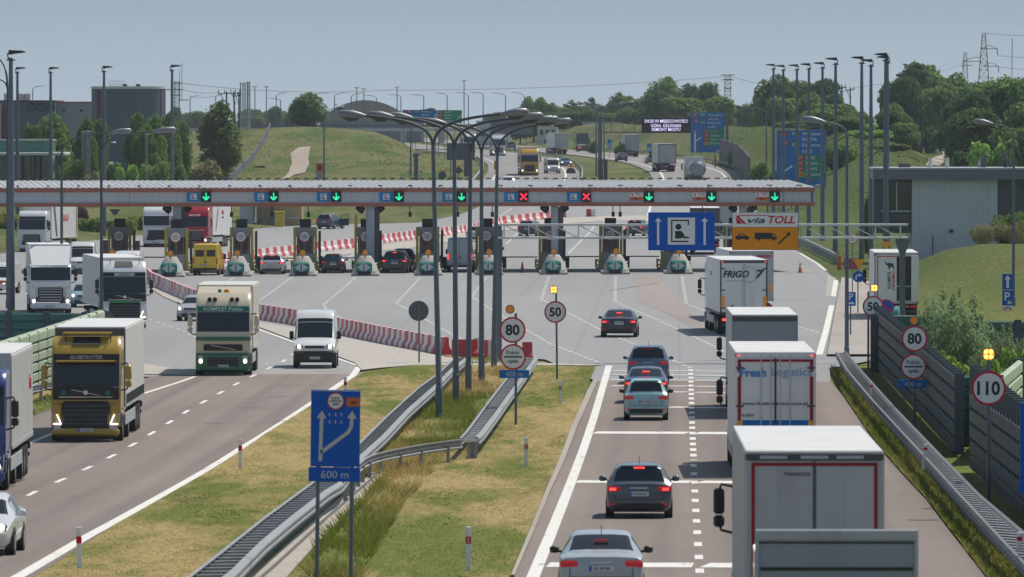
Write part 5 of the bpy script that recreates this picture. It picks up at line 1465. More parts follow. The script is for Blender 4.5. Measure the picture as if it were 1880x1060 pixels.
for px, k, yt, x0, x1, l, m in ((416,10,168,401,424,'weathered wooden power pole above the big oval tree','wood'),(433,10,168,424,440,'leaning wooden power pole left of the white flues','wood'),(439,10,172,432,442,'second leaning wooden power pole beside the white flues','wood'),
                          (1546,8.6,158,1538,1552,'wooden power pole among the trees behind the masts','wood'),(1561,8.6,162,1553,1568,'wooden power pole right of its twin among the trees','wood'),(1692,12.5,212,1688,1696,'plain grey wooden pole rising from behind the white building','wood')):
    c = at(px, k); h = zpx(yt,k)-c.z; o = thing('power_pole', l, 'power pole', c)
    MB().tube([(0,0,-1),(0 if px != 433 else -.4,0,h)], [.2,.14], 8).build('pole', M[m], o, 40)
    a = MB().tube([((x0-px)/k,0,h-.5),((x1-px)/k,0,h-.3)], .11, 5).build('cross_arm', M[m], o)
    for x in (x0,(x0+x1)/2,x1): MB().tube([((x-px)/k,0,h-.5),((x-px)/k,0,h+.35)], .08, 5).build('insulator', M['signback'], a)
    MB().tube([((x0-px)/k*.8,0,h-.5),(0,0,h-2.4)], .06, 5).build('brace', M[m], o)
for i, px in enumerate((442,446,450,454.5,458.5)):
    k = 9.4; c = at(px, k); h = zpx((152,152,152,150,150)[i],k)-c.z
    o = thing('white_flue', f'tall thin white flue, {["leftmost","second","middle","fourth","rightmost"][i]} of the cluster of five', 'flue', (c.x, c.y+(i%2)*.6, c.z), 0, 'cluster of white flues')
    MB().tube([(0,0,-1),(0,0,h)], .13 if i != 3 else .2, 8).build('pipe', M['roofsheet'], o, 40)
    mb = MB()
    for j in range(6): mb.ring((0,0,h*(j+1)/6-.2), .14 if i != 3 else .21, .22 if i != 3 else .3, .16, 8, 'z')
    mb.build('flange', M['steel'], o)
# pale lattice poles before the trees on the left
for px, yt, k, l in ((152,243,15.5,'slim pale lattice pole left of the pair before the poplars'),(159,242,15.5,'slim pale lattice pole, left one of a close pair'),(164,243,15.5,'slim pale lattice pole, right one of a close pair'),(269,248,15.5,'slim pale lattice pole in front of the dense left trees')):
    c = at(px, k); h = zpx(yt,k)-c.z; o = thing('lattice_pole', l, 'pole', c); lattice(o, .26, .22, h, 14, .03, 'roofsheet', 'lattice'); MB().box(.1,0,h+.05,.5,.25,.12,.03).build('lamp_head', M['signgrey'], o)
c = at(208, 14.5); o = thing('park_lamp', 'small park lamp in front of the round grey building', 'street lamp', c); h = zpx(262,14.5)-c.z
MB().tube([(0,0,0),(0,0,h)], .06, 6).build('pole', M['post'], o); MB().disc((0,0,h+.05), .38, 'z', .16, 12, .25).build('lamp_head', M['signgrey'], o)
def wire(pts, r, lab, sag=1.5):
    P = []
    for (a, ka), (b, kb) in zip(pts, pts[1:]):
        A, B = P3(a[0],a[1],F/ka), P3(b[0],b[1],F/kb)
        for i in range(17):
            t = i/16; q = A+(B-A)*t; q.z -= sag*4*t*(1-t); P.append(q)
    o0 = P[0].copy(); mb = MB().tube([p-o0 for p in P], r, 4, False)
    w = mb.build('power_line', M['wire']); w.location = o0; return tag(w, lab, 'power line')
wire([((330,153),10.2),((700,166),8.6),((1336,140),7.4)], .05, 'long thin power line across the sky from the left mast to the slim mast', .9)
wire([((1336,140),7.4),((1560,168),8.6)], .045, 'thin power line from the slim mast down to the wooden poles behind the tall masts', 1.0)
wire([((1560,163),8.6),((1772,100),4.4)], .05, 'faint power line rising from the wooden poles to the small distant pylon', 2)
for i, (a, b) in enumerate((((1807,61),(1990,66)),((1831,102),(1990,108)),((1832,123),(1990,130)),((1770,114),(1700,140)))):
    wire([(a,6.0),(b,6.3)], .06, f'power line leaving the big pylon, {["from its tip to the right","from its upper right arm","from its lower right arm","from its left arm"][i]}', .5)
wire([((336,165),10.2),((405,169),10)], .04, 'short power line between the lattice mast and the wooden pole on the left', .4)
wire([((346,177),10.2),((415,171),10)], .04, 'lower short power line between the lattice mast and the wooden pole on the left', .5)

# ------------------------------------------------------------------ far direction boards
def txt(o, s, size, x, z, m, parent, left=True, y=-.09):
    me = text_mesh(s, size, .008); w = max([v.co.x for v in me.vertices] or [0])
    return lettering(s, size, (x+(w if left else 0), y, z), M[m], parent, bold=.008)
def dir_board(label, k, x0, x1, y0, y1, poles_to=None):
    D = F/k; a, b = P3(x0,y0,D), P3(x1,y1,D); cx = (a.x+b.x)/2; zg = terr(cx, D)
    o = thing('direction_board', label, 'sign board', (cx, D, zg)); w, h = b.x-a.x, a.z-b.z; zc = (a.z+b.z)/2-zg
    pn = MB().box(0,0,zc,w,.12,h,.02).build('panel', M['signblue2'], o)
    for s in (-.46,-.2,.2,.46): MB().tube([(s*w,.25,-.5),(s*w,.25,zc+h*.4)], .07, 6).build('pole', M['post'], o)
    fx = lambda u: -w/2+w*u
    fz = lambda v: zc+h/2-h*v
    def tag_(u, v, uw, vh, m, s, sm='signwhite'):
        p = MB().box(fx(u),-.075,fz(v),w*uw,.02,h*vh,.0).build('route_tag', M[m], pn); txt(o, s, h*vh*.6, fx(u), fz(v), sm, p, False, -.095)
    return o, pn, w, h, fx, fz, tag_
def big_board(label, k, x0, x1, y0, y1):
    o, pn, w, h, fx, fz, tag_ = dir_board(label, k, x0, x1, y0, y1)
    tag_(.13,.06,.15,.08,'signred','A2'); tag_(.37,.06,.18,.08,'signgreen','E30')
    tag_(.17,.22,.12,.08,'signred','A1'); tag_(.37,.255,.18,.08,'signgreen','E75')
    for v, s in ((.065,'Warszawa'),(.155,'Gdańsk'),(.26,'Katowice'),(.36,'Łódź')): txt(o, s, h*.062, fx(.51), fz(v), 'signwhite', pn, True, -.07)
    g = MB().box(fx(.68),-.07,fz(.63),w*.62,.03,h*.42).build('green_field', M['signgreen'], pn)
    for v, s, t, m in ((.48,'14','Łódź','signred'),(.58,'14','Łowicz','signred'),(.68,'71','Zgierz','signred'),(.78,'708','Brzeziny','signyellow')):
        p = MB().box(fx(.48),-.09,fz(v),w*.14,.02,h*.075).build('route_tag', M[m], g); txt(o, s, h*.045, fx(.48), fz(v), 'signwhite' if m == 'signred' else 'signblack', p, False, -.105)
        txt(o, t, h*.055, fx(.59), fz(v), 'signwhite', g, True, -.09)
    mb = MB(); stroke(mb, [(fx(.13),fz(.99)),(fx(.13),fz(.50))], w*.055, -.068, (w*.045,h*.05)); stroke(mb, [(fx(.14),fz(.73)),(fx(.29),fz(.64))], w*.03, -.068, (w*.03,h*.03)); mb.build('route_arrow', M['signwhite'], pn)
    MB().box(fx(.83),-.07,fz(.965),w*.10,.02,h*.035).build('distance_tag', M['signwhite'], pn)
    return o
big_board('big blue direction board half hidden behind the tall masts on the right', 15.6, 1426, 1517, 239, 344)
o = big_board('big blue direction board right of the dark message screen', 11.0, 1268, 1330, 206.5, 280)
k = 10.6; D = F/k
o, pn, w, h, fx, fz, tag_ = dir_board('wide blue direction board above the far oncoming road, left of its green neighbour', k, 738.5, 802.5, 202, 225)
tag_(.20,.12,.15,.22,'signred','A2'); tag_(.42,.12,.17,.22,'signgreen','E30'); tag_(.22,.52,.13,.22,'signred','A1'); tag_(.42,.6,.17,.22,'signgreen','E75')
for v, s in ((.13,'Warszawa'),(.37,'Gdańsk'),(.62,'Katowice'),(.87,'Łódź')): txt(o, s, h*.15, fx(.54), fz(v), 'signwhite', pn, True, -.07)
mb = MB(); stroke(mb, [(fx(.95),fz(.7)),(fx(.95),fz(.4))], w*.02, -.068, (w*.022,h*.1)); stroke(mb, [(fx(.04),fz(.7)),(fx(.04),fz(.42))], w*.02, -.068, (w*.022,h*.1)); mb.build('route_arrow', M['signwhite'], pn)
o, pn, w, h, fx, fz, tag_ = dir_board('wide green direction board next to the blue one above the far oncoming road', k, 803, 848, 202.5, 226.5)
pn.data.materials[0] = M['signgreen']
for v, s, t, m in ((.14,'14','Łódź','signred'),(.37,'14','Łowicz','signred'),(.6,'71','Zgierz','signred'),(.84,'708','Brzeziny','signyellow')):
    tag_(.12,v,.14,.2,m,s); txt(o, t, h*.14, fx(.3), fz(v), 'signwhite', pn, True, -.07)
mb = MB(); stroke(mb, [(fx(.8),fz(.7)),(fx(.93),fz(.45))], w*.025, -.068, (w*.03,h*.08)); mb.build('route_arrow', M['signwhite'], pn)
# message screen on its gantry
k = 11.2; D = F/k; a, b = P3(1178,216,D), P3(1268,244.5,D); xg = P3(1112,225,D).x; zg = terr(xg, D)
o = thing('message_gantry', 'far gantry truss carrying the dark message screen', 'gantry', (xg, D, zg))
zA, zB = P3(1178,217,D).z-zg, P3(1178,243,D).z-zg; wE = P3(1335,225,D).x-xg
for z in (zA,zB):
    for y in (.15,.65): MB().tube([(-1,y,z),(wE,y,z)], .09, 6).build('chord', M['poledark'], o)
for i in range(12):
    x = -1+(wE+1)*i/11; MB().tube([(x,.15,zA),(x,.15,zB)], .06, 6).build('upright', M['poledark'], o)
MB().box(-1,.4,zA/2-.5,.5,.5,zA+1,.05).build('post', M['post'], o); MB().box(wE,.4,zA/2-.5,.45,.5,zA+1,.05).build('post', M['post'], o)
s = thing('message_screen', 'dark message screen with three lines of violet white letters', 'message screen', ((a.x+b.x)/2, D-.1, (a.z+b.z)/2)); w, h = b.x-a.x, a.z-b.z
pn = MB().box(0,-.05,0,w,.35,h,.03).build('housing', M['led'], s)
for t, z, ww in (('DK50 W MIEJSCOWOŚCI',.27,.87),('GÓRA  KALWARIA',0,.62),('REMONT MOSTU',-.27,.58)): lettering(t, h*.20, (0,-.235,h*z), M['ledwhite'], pn, bold=.02, width=w*ww)
# plain sign backs beyond the canopy
for px, k, x0, x1, y0, y1, l in ((842,14.4,820,872,263,294,'wide plain grey sign back behind the median lamps'),(852,14.3,852,862,294,324,'narrow grey sign back below the wide one'),(940,8.2,901,978,222,247,'far plain dark grey sign back left of the far trucks'),
        (1068,9.4,1075,1084,258,273,'small grey sign back beside the dark far truck'),(1102,13.6,1098,1107,293,330,'tall dark grey cabinet at the foot of the far lamps'),(1111,13.7,1108,1115.5,293,330,'narrow dark grey cabinet right of the first one')):
    D = F/k; a, b = P3(x0,y0,D), P3(x1,y1,D); cx = (a.x+b.x)/2; zg = terr(cx,D)
    o = thing('road_sign', l, 'road sign', (cx, D-.4, zg)); MB().box(0,0,(a.z+b.z)/2-zg,b.x-a.x,.12,a.z-b.z,.02).build('panel', M['signback'], o)
    for s_ in ((-.35,.35) if x1-x0 > 20 else (0,)):
        MB().tube([(s_*(b.x-a.x),-.15,-.4),(s_*(b.x-a.x),-.15,(a.z+b.z)/2-zg)], .07, 6).build('pole', M['post'], o)
    if x1-x0 == 52: MB().box(0,-.075,(a.z+b.z)/2-zg+.1,b.x-a.x,.03,.06).build('cross_bar', M['post'], o)
for px, yc, r, k, l, bc in ((812,322,7.5,14.2,'round sign seen from behind with a lamp on top left of the narrow sign back',1),(842,313,6.2,14.0,'smaller round sign seen from behind with a lamp on top',1),(1048,317,9,13.0,'round sign seen from behind with two amber lamps on the far median',2),(1048,330,6,13.1,'second round sign back just above the canopy edge',0)):
    D = F/k; c = P3(px,yc,D); zg = terr(c.x,D); o = thing('road_sign', l, 'road sign', (c.x,D,zg)); z = c.z-zg
    MB().disc((0,0,z), r/k, 'y', .06).build('plate', M['signback'], o, 40); MB().tube([(0,.08,-.3),(0,.08,z+r/k)], .05, 6).build('pole', M['post'], o)
    for j in range(bc): MB().sphere(((j-.5)*.55*(bc-1),0,z+r/k+.22), .2, 10, 6).build('lamp', M['amber'], o, 60)
k = 14.3; o = thing('sign_gantry', 'half gantry column with flared head on the grassy slope left of the lamps', 'gantry', at(764,k)); z = zpx(283,k)-o.location.z
MB().box(0,0,z/2-.3,.55,.5,z+.6,.04).build('post', M['post'], o); MB().box(0,0,z-.1,.9,.6,.3,.05).build('post_head', M['post'], o)
MB().tube([(0,0,z-.1),(-.1,0,z+1.7)], .05, 6).build('aerial', M['post'], o)
for zz_ in (z+.1,z+.6): MB().tube([(0,.1,zz_),(4.3,.1,zz_)], .05, 6).build('chord', M['post'], o)
for px, k, l in ((1119,10.4,'small blue parking distance sign at the embankment foot'),(1192,11.1,'small blue parking distance sign beside the far grey truck')):
    c = at(px,k); y0, y1 = (257,272) if px == 1119 else (264,279)
    o = thing('road_sign', l, 'road sign', c); z0, z1 = zpx(y1,k)-c.z, zpx(y0,k)-c.z
    b = MB().box(0,0,(z0+z1)/2,.75,.06,z1-z0).build('panel', M['signblue2'], o); pole(o,0,-.2,z1,.05)
    mb = MB(); stroke(mb, [(-.3,z0+.15),(.3,z0+.45)], .12, -.035); stroke(mb, [(-.3,z0+.5),(.3,z0+.8)], .12, -.035); mb.build('distance_bars', M['signwhite'], b)
k = 12.4; o = thing('noise_barrier', 'far dark noise barrier curving along the embankment right of the blue board', 'noise barrier', at(1330,k)); 
pts = [at(1322,11.2),at(1334,11.7),at(1345,12.2),at(1356,12.8),at(1366,13.4),at(1376,14.0)]
for p in pts: p.z = prof(p.y)
for a, b in zip(pts, pts[1:]):
    mb = MB()
    d = (b-a).normalized(); nn = Vector((d.y,-d.x,0))*.1; O = o.location
    hh = 3.9
    mb.v = [tuple(q-O) for q in (a-nn,b-nn,b+nn,a+nn)]+[tuple(q-O+Vector((0,0,hh))) for q in (a-nn,b-nn,b+nn,a+nn)]
    mb.f = [(0,1,2,3),(4,7,6,5),(0,4,5,1),(1,5,6,2),(2,6,7,3),(3,7,4,0)]
    pnl = mb.build('panel', M['noisegrey'], o)
    mb = MB()
    for j in range(6):
        z = .4+j*.62; mb.bar(a-O-nn*1.6+Vector((0,0,z)), b-O-nn*1.6+Vector((0,0,z)), .10)
    mb.build('ridges', M['darkgrey'], pnl)
    MB().box(a.x-O.x,a.y-O.y,a.z-O.z+hh/2,.25,.25,hh+.15).build('post', M['poledark'], o)
c = at(1313,12.0); o = thing('marker_pillar', 'thin orange red marker pillar on the embankment under the blue board', 'pillar', c)
MB().disc((0,0,.75), .16, 'z', 1.7, 10).build('tube', M['orangeplastic'], o, 40); MB().disc((0,0,1.63), .17, 'z', .08, 10).build('cap', M['orangeplastic'], o, 40)
c = at(909,12.4); o = thing('marker_pillar', 'orange red marker pillar at the left bend in front of the far white truck', 'pillar', c)
MB().disc((0,0,.6), .16, 'z', 1.5, 10).build('tube', M['orangeplastic'], o, 40); MB().disc((0,0,1.38), .17, 'z', .08, 10).build('cap', M['orangeplastic'], o, 40)
# wall of concrete slabs by the left lawn
def slab_wall(lab, pts, h, m):
    o = thing('boundary_wall', lab, 'wall', pts[0])
    for a, b in zip(pts, pts[1:]):
        d = (b-a).normalized(); nn = Vector((d.y,-d.x,0))*.08; O = o.location; mb = MB(); up = Vector((0,0,h))
        q = [a-nn,b-nn,b+nn,a+nn]; mb.v = [tuple(p-O-Vector((0,0,.4))) for p in q]+[tuple(p-O+up) for p in q]
        mb.f = [(0,1,2,3),(4,7,6,5),(0,4,5,1),(1,5,6,2),(2,6,7,3),(3,7,4,0)]; mb.build('slab', m, o)
        MB().box(a.x-O.x,a.y-O.y,a.z-O.z+h/2,.28,.28,h+.3).build('post', M['bband'], o)
M['slab'] = mat('blue_grey_concrete', (.11,.125,.15), .8, dirt=.12, scale=.5)
slab_wall('curving blue grey concrete wall round the lawn on the left slope', [at(*p) for p in ((412,13.9),(428,13.5),(446,13.0),(462,12.6),(476,12.1),(488,11.5),(496,10.9),(494,10.4),(488,10.0))], 1.0, M['slab'])
slab_wall('straight dark wall behind the lawn below the white flues', [at(*p) for p in ((440,9.6),(452,9.6),(464,9.6),(476,9.6),(484,9.7))], 1.7, M['bband'])
# ------------------------------------------------------------------ trees and shrubs
def leaf_mat(name, a, b, c):
    m = bpy.data.materials.new(name); m.use_nodes = True
    nt = m.node_tree; p = nt.nodes['Principled BSDF']
    tc = nt.nodes.new('ShaderNodeTexCoord').outputs['Object']
    oi = nt.nodes.new('ShaderNodeObjectInfo').outputs['Random']
    f = noise_fac(nt, tc, .55, .36, .66, 3, .6); g = noise_fac(nt, tc, 3.0, .3, .72, 3, .7)
    col = mixc(nt, g, mixc(nt, f, a, b), c)
    hs = nd(nt, 'ShaderNodeHueSaturation'); nt.links.new(col, hs.inputs['Color'])
    mr = nd(nt, 'ShaderNodeMapRange'); mr.inputs[3].default_value = .8; mr.inputs[4].default_value = 1.22; nt.links.new(oi, mr.inputs[0]); nt.links.new(mr.outputs[0], hs.inputs['Value'])
    mr2 = nd(nt, 'ShaderNodeMapRange'); mr2.inputs[3].default_value = .485; mr2.inputs[4].default_value = .515; nt.links.new(oi, mr2.inputs[0]); nt.links.new(mr2.outputs[0], hs.inputs['Hue'])
    nt.links.new(hs.outputs[0], p.inputs['Base Color']); p.inputs['Roughness'].default_value = .55; p.inputs['Specular IOR Level'].default_value = .25
    tr = nd(nt, 'ShaderNodeBsdfTranslucent'); nt.links.new(hs.outputs[0], tr.inputs['Color'])
    mx = nd(nt, 'ShaderNodeMixShader'); mx.inputs[0].default_value = .5
    nt.links.new(p.outputs[0], mx.inputs[1]); nt.links.new(tr.outputs[0], mx.inputs[2]); nt.links.new(mx.outputs[0], nt.nodes['Material Output'].inputs['Surface'])
    return m
LM = {'mid': leaf_mat('mid_green_leaves', (0.087,0.164,0.047), (0.151,0.251,0.060), (0.247,0.341,0.092)),
      'dark': leaf_mat('dark_green_leaves', (0.049,0.104,0.036), (0.087,0.159,0.049), (0.135,0.218,0.066)),
      'bright': leaf_mat('bright_green_leaves', (0.164,0.286,0.055), (0.260,0.395,0.077), (0.369,0.491,0.122)),
      'grey': leaf_mat('grey_green_leaves', (0.122,0.192,0.096), (0.218,0.302,0.151), (0.410,0.491,0.260)),
      'yellow': leaf_mat('yellow_green_leaves', (0.382,0.356,0.055), (0.546,0.464,0.081), (0.273,0.356,0.081)),
      'purple': leaf_mat('purple_leaves', (0.135,0.049,0.068), (0.218,0.081,0.109), (0.164,0.109,0.081)),
      'olive': leaf_mat('olive_leaves', (0.205,0.218,0.077), (0.302,0.302,0.122), (0.410,0.395,0.192))}
def crown_mesh(name, lobes, n, size, seed, m, shell=.55, gap=.42):
    rnd = random.Random(seed); v = []; f = []
    wts = [l[3]*l[4]+l[4]*l[5]+l[3]*l[5] for l in lobes]
    k = 0; tries = 0
    while k < n and tries < n*6:
        tries += 1
        l = rnd.choices(lobes, wts)[0]
        d = Vector((rnd.gauss(0,1),rnd.gauss(0,1),rnd.gauss(0,1))).normalized()
        r = shell+(1.04-shell)*rnd.random()**.6
        p = Vector((l[0]+d.x*l[3]*r, l[1]+d.y*l[4]*r, l[2]+d.z*l[5]*r))
        ex = max(l[3:])
        if noise.noise(p*(2.3/ex)+Vector((seed*3.1,0,0))) < gap-.62: continue
        if r > .9 and noise.noise(p*(4.5/ex)) < -.05: continue
        s = size*rnd.uniform(.55,1.35)
        nrm = (d*.8+Vector((rnd.uniform(-1,1),rnd.uniform(-1,1),rnd.uniform(-.3,1)))).normalized()
        a = nrm.cross(Vector((rnd.uniform(-1,1),rnd.uniform(-1,1),rnd.uniform(-1,1)))).normalized(); b = nrm.cross(a)
        i = len(v); bend = nrm*s*.25
        v += [p-a*s*.5, p+b*s*.32+bend, p+a*s*.5, p-b*s*.32+bend*.5]
        f += [(i,i+1,i+2),(i,i+2,i+3)]
        k += 1
    me = bpy.data.meshes.new(name); me.from_pydata([tuple(q) for q in v], [], f); me.materials.append(LM[m]); return me
def limbs_mesh(h, r, lobes, seed):
    rnd = random.Random(seed); mb = MB()
    mb.tube([(0,0,-.6),(0,0,.2),(rnd.uniform(-.1,.1),0,h*.35),(rnd.uniform(-.2,.2),rnd.uniform(-.2,.2),h*.78)], [r*1.4,r,r*.75,r*.2], 8)
    for l in lobes[:7]:
        z0 = max(h*.18, min(h*.5, l[2]-l[5]*.8)); q = Vector((l[0],l[1],l[2]))
        mb.tube([(0,0,z0),(q.x*.45,q.y*.45,z0+(q.z-z0)*.55),tuple(q)], [r*.45,r*.3,r*.08], 6)
    return mb.mesh('trunk', M['bark'], 50)
PROTO = {}
def proto(key, lobes, n, size, seed, m, h, r, shell=.55, gap=.42):
    PROTO[key] = (crown_mesh('crown', lobes, n, size, seed, m, shell, gap), limbs_mesh(h, r, lobes, seed), h)
def rl(seed, n, W, H, z0, rr):
    rnd = random.Random(seed); out = []
    for i in range(n):
        a = 2*PI*i/n+rnd.uniform(-.4,.4); t = rnd.random(); rad = W*.5*(1-.35*t)*rnd.uniform(.35,.62)
        q = rr*rnd.uniform(.75,1.2); out.append((math.cos(a)*rad, math.sin(a)*rad, z0+(H-z0)*(.22+.62*t), q*W, q*W, q*W*rnd.uniform(.75,1.05)))
    out.append((0,0,z0+(H-z0)*.55,W*.30,W*.30,(H-z0)*.42)); out.append((W*.05,0,H*.84,W*.2,W*.2,H*.14)); return out
for i, s in enumerate((11,12,13,14)):
    for m in ('mid','dark'):
        proto(f'oak_{m}{i}', rl(s+(50 if m == 'dark' else 0), 13+i, 10, 12, 1.0, .215), 5200, .82, s, m, 12, .32)
for i, s in enumerate((21,22,23)):   # ovate, poplar like
    rnd = random.Random(s); lb = []
    for j in range(16):
        t = j/15; w = (math.sin(PI*min(1,t*.8+.2))**.8)*2.4*(1-.45*t); a = rnd.uniform(0,6.3)
        lb.append((math.cos(a)*w*.5, math.sin(a)*w*.5, 1.8+t*9.2, w*.62+.35, w*.62+.35, 1.55))
    proto(f'poplar{i}', lb, 4400, .66, s, 'mid', 12, .24, .6, .3)
rnd = random.Random(3); lb = []
for j in range(26):
    t = j/25; w = 2.9*(math.sin(PI*(t*.80+.14))**.55)*(1-.12*t); a = rnd.uniform(0,6.3); lb.append((math.cos(a)*w*.48, math.sin(a)*w*.48, 2.2+t*8.6, w*.55+.3, w*.55+.3, 1.5))
proto('oval', lb, 6500, .58, 31, 'mid', 12, .28, .6, .34)
for i, (s, m) in enumerate(((41,'mid'),(42,'bright'),(43,'olive'),(44,'yellow'),(45,'purple'),(46,'dark'))):
    rnd = random.Random(s)
    lb = [(rnd.uniform(-1.4,1.4), rnd.uniform(-1,1), rnd.uniform(.6,1.9), rnd.uniform(.7,1.2), rnd.uniform(.7,1.1), rnd.uniform(.6,1.0)) for _ in range(9)]
    proto(f'bush_{m}', lb, 2800, .36, s, m, 2.8, .10, .5)
rnd = random.Random(77)
lb = [(rnd.uniform(-1.5,1.5), rnd.uniform(-1.2,1.2), rnd.uniform(.5,2.6), rnd.uniform(.5,1.0), rnd.uniform(.5,1.0), rnd.uniform(.55,1.1)) for _ in range(16)]+[(rnd.uniform(-1.2,1.2),0,rnd.uniform(2.4,3.2),.18,.18,.8) for _ in range(9)]
proto('willow_bush', lb, 11000, .15, 77, 'grey', 3.6, .09, .35, .34)
lb = [(rnd.uniform(-2.4,2.4), rnd.uniform(-1,1), rnd.uniform(.5,1.6), rnd.uniform(.8,1.2), .9, rnd.uniform(.6,.9)) for _ in range(12)]
proto('shrub_mass', lb, 7000, .16, 78, 'olive', 2.4, .08, .6, .2)
_roots = {}
def tree(key, px, ybase, ytop, width, label, k, name='tree', cat='tree', group=None, rot=None):
    crown, trunk, h0 = PROTO[key]
    D = F/k; x = (px-VX)/k; p = P3(px, 225, D); z = terr(p.x, D)
    H = zpx(ytop, k)-z
    bb = [v.co for v in crown.vertices]
    if key not in _roots:
        _roots[key] = (max(v.z for v in bb), max(v.x for v in bb)-min(v.x for v in bb))
    hh, ww = _roots[key]
    sz, sx = H/hh, (width/k)/ww
    o = thing(name, label, cat, (p.x, D, z), random.uniform(-.5,.5) if rot is None else rot, group)
    o.scale = (sx, sx, sz)
    link('crown', crown, o); link('trunk' if name == 'tree' else 'stem', trunk, o)
    return o
T = tree
# left side
for q in (('oval',94,335,204,86,'broad leafy tree in front of the painted rings of the grey hall',14.8),('oak_mid0',60,335,222,40,'lower round tree left of the broad one at the ringed hall',15.0),('oak_mid3',122,335,236,34,'low round tree right of the broad one at the glass station',14.6),
          ('oval',158,330,212,50,'leafy tree in front of the join of the pale hall and the round building',14.6),('oak_mid2',182,330,216,40,'tree covering the left maroon stripe of the round building',14.4),
          ('oval',252,335,202,58,'tall pointed tree, leftmost in front of the round building',14.8),('oval',283,335,206,56,'second tall tree before the round building',14.5),('oak_mid1',268,335,226,60,'round tree filling the gap between the two tall ones before the round building',14.9),
          ('oval',308,335,204,60,'dense tree just left of the tall mast right of the round building',14.3),('oak_mid0',330,335,214,48,'round tree just right of the tall mast beside the round building',14.2)):
    T(*q)
T('oval',403,318,181,90,'large solitary oval tree with short bare trunk on the left lawn',13.9)
T('oval',566,245,168,80,'broad tree standing alone on the mound left of the domed hall',10.4)
B = lambda key,px,yt,w,k,l: tree(key,px,0,yt,w,l,k,'shrub','shrub')
B('bush_mid',205,296,60,15.2,'rounded green shrub in front of the round grey building')
B('bush_bright',232,300,50,15.4,'light green shrub at the foot of the tallest poplar')
B('bush_bright',290,294,70,15.0,'wide light green shrub at the foot of the dense poplars')
B('bush_mid',325,300,50,15.0,'green shrub left of the big oval tree')
B('bush_olive',370,290,78,14.2,'olive green shrub beside the trunk of the big oval tree')
B('bush_mid',135,290,60,15.5,'green shrub right of the glass station')
B('bush_olive',160,312,80,15.9,'low olive shrub behind the canopy roof on the left')
B('bush_mid',478,304,26,12.9,'small green shrub at the corner of the curving wall')
B('bush_yellow',14,388,62,18.3,'yellow green shrub under the canopy at the left edge')
B('bush_purple',149,378,30,17.4,'purple leaved shrub beside the trailer with the green stripe')
B('bush_bright',162,398,60,18.2,'bright green hedge shrub below the purple one')
B('bush_bright',230,402,50,18.2,'bright green hedge shrub in front of the white trucks')
B('bush_yellow',248,396,42,17.9,'yellowish hedge shrub left of the white truck at the booths')
B('bush_mid',205,404,44,18.0,'darker green hedge shrub between its bright neighbours')
o = tree('bush_mid',22,0,566,32,'small round topped shrub growing over the dark green noise barrier',38.2,'shrub','shrub')
# skyline left
rnd = random.Random(9)
names = []
def sky_tree(px, yt, w, k, l, key=None): return tree(key or f'oak_{rnd.choice(["mid","dark"])}{rnd.randint(0,3)}', px, 0, yt, w, l, k, group='trees on the far skyline')
for i, (px, yt, w) in enumerate([(322,196,40),(345,206,36),(362,203,34),(384,207,30),(450,200,34),(468,198,38),(488,203,36),(505,194,34),(520,203,32),(536,192,30),(549,202,34),(470,212,40),(352,214,40),(500,214,44),(530,214,40)]):
    sky_tree(px, yt, w, rnd.uniform(5.6,6.8), 'far green tree of the low skyline belt behind the overpass on the left')
for i, (px, yt, w) in enumerate([(896,208,26),(915,205,30),(935,214,34),(948,206,30)]): sky_tree(px, yt, w, 6.2, 'far green tree of the short belt right of the green direction board')
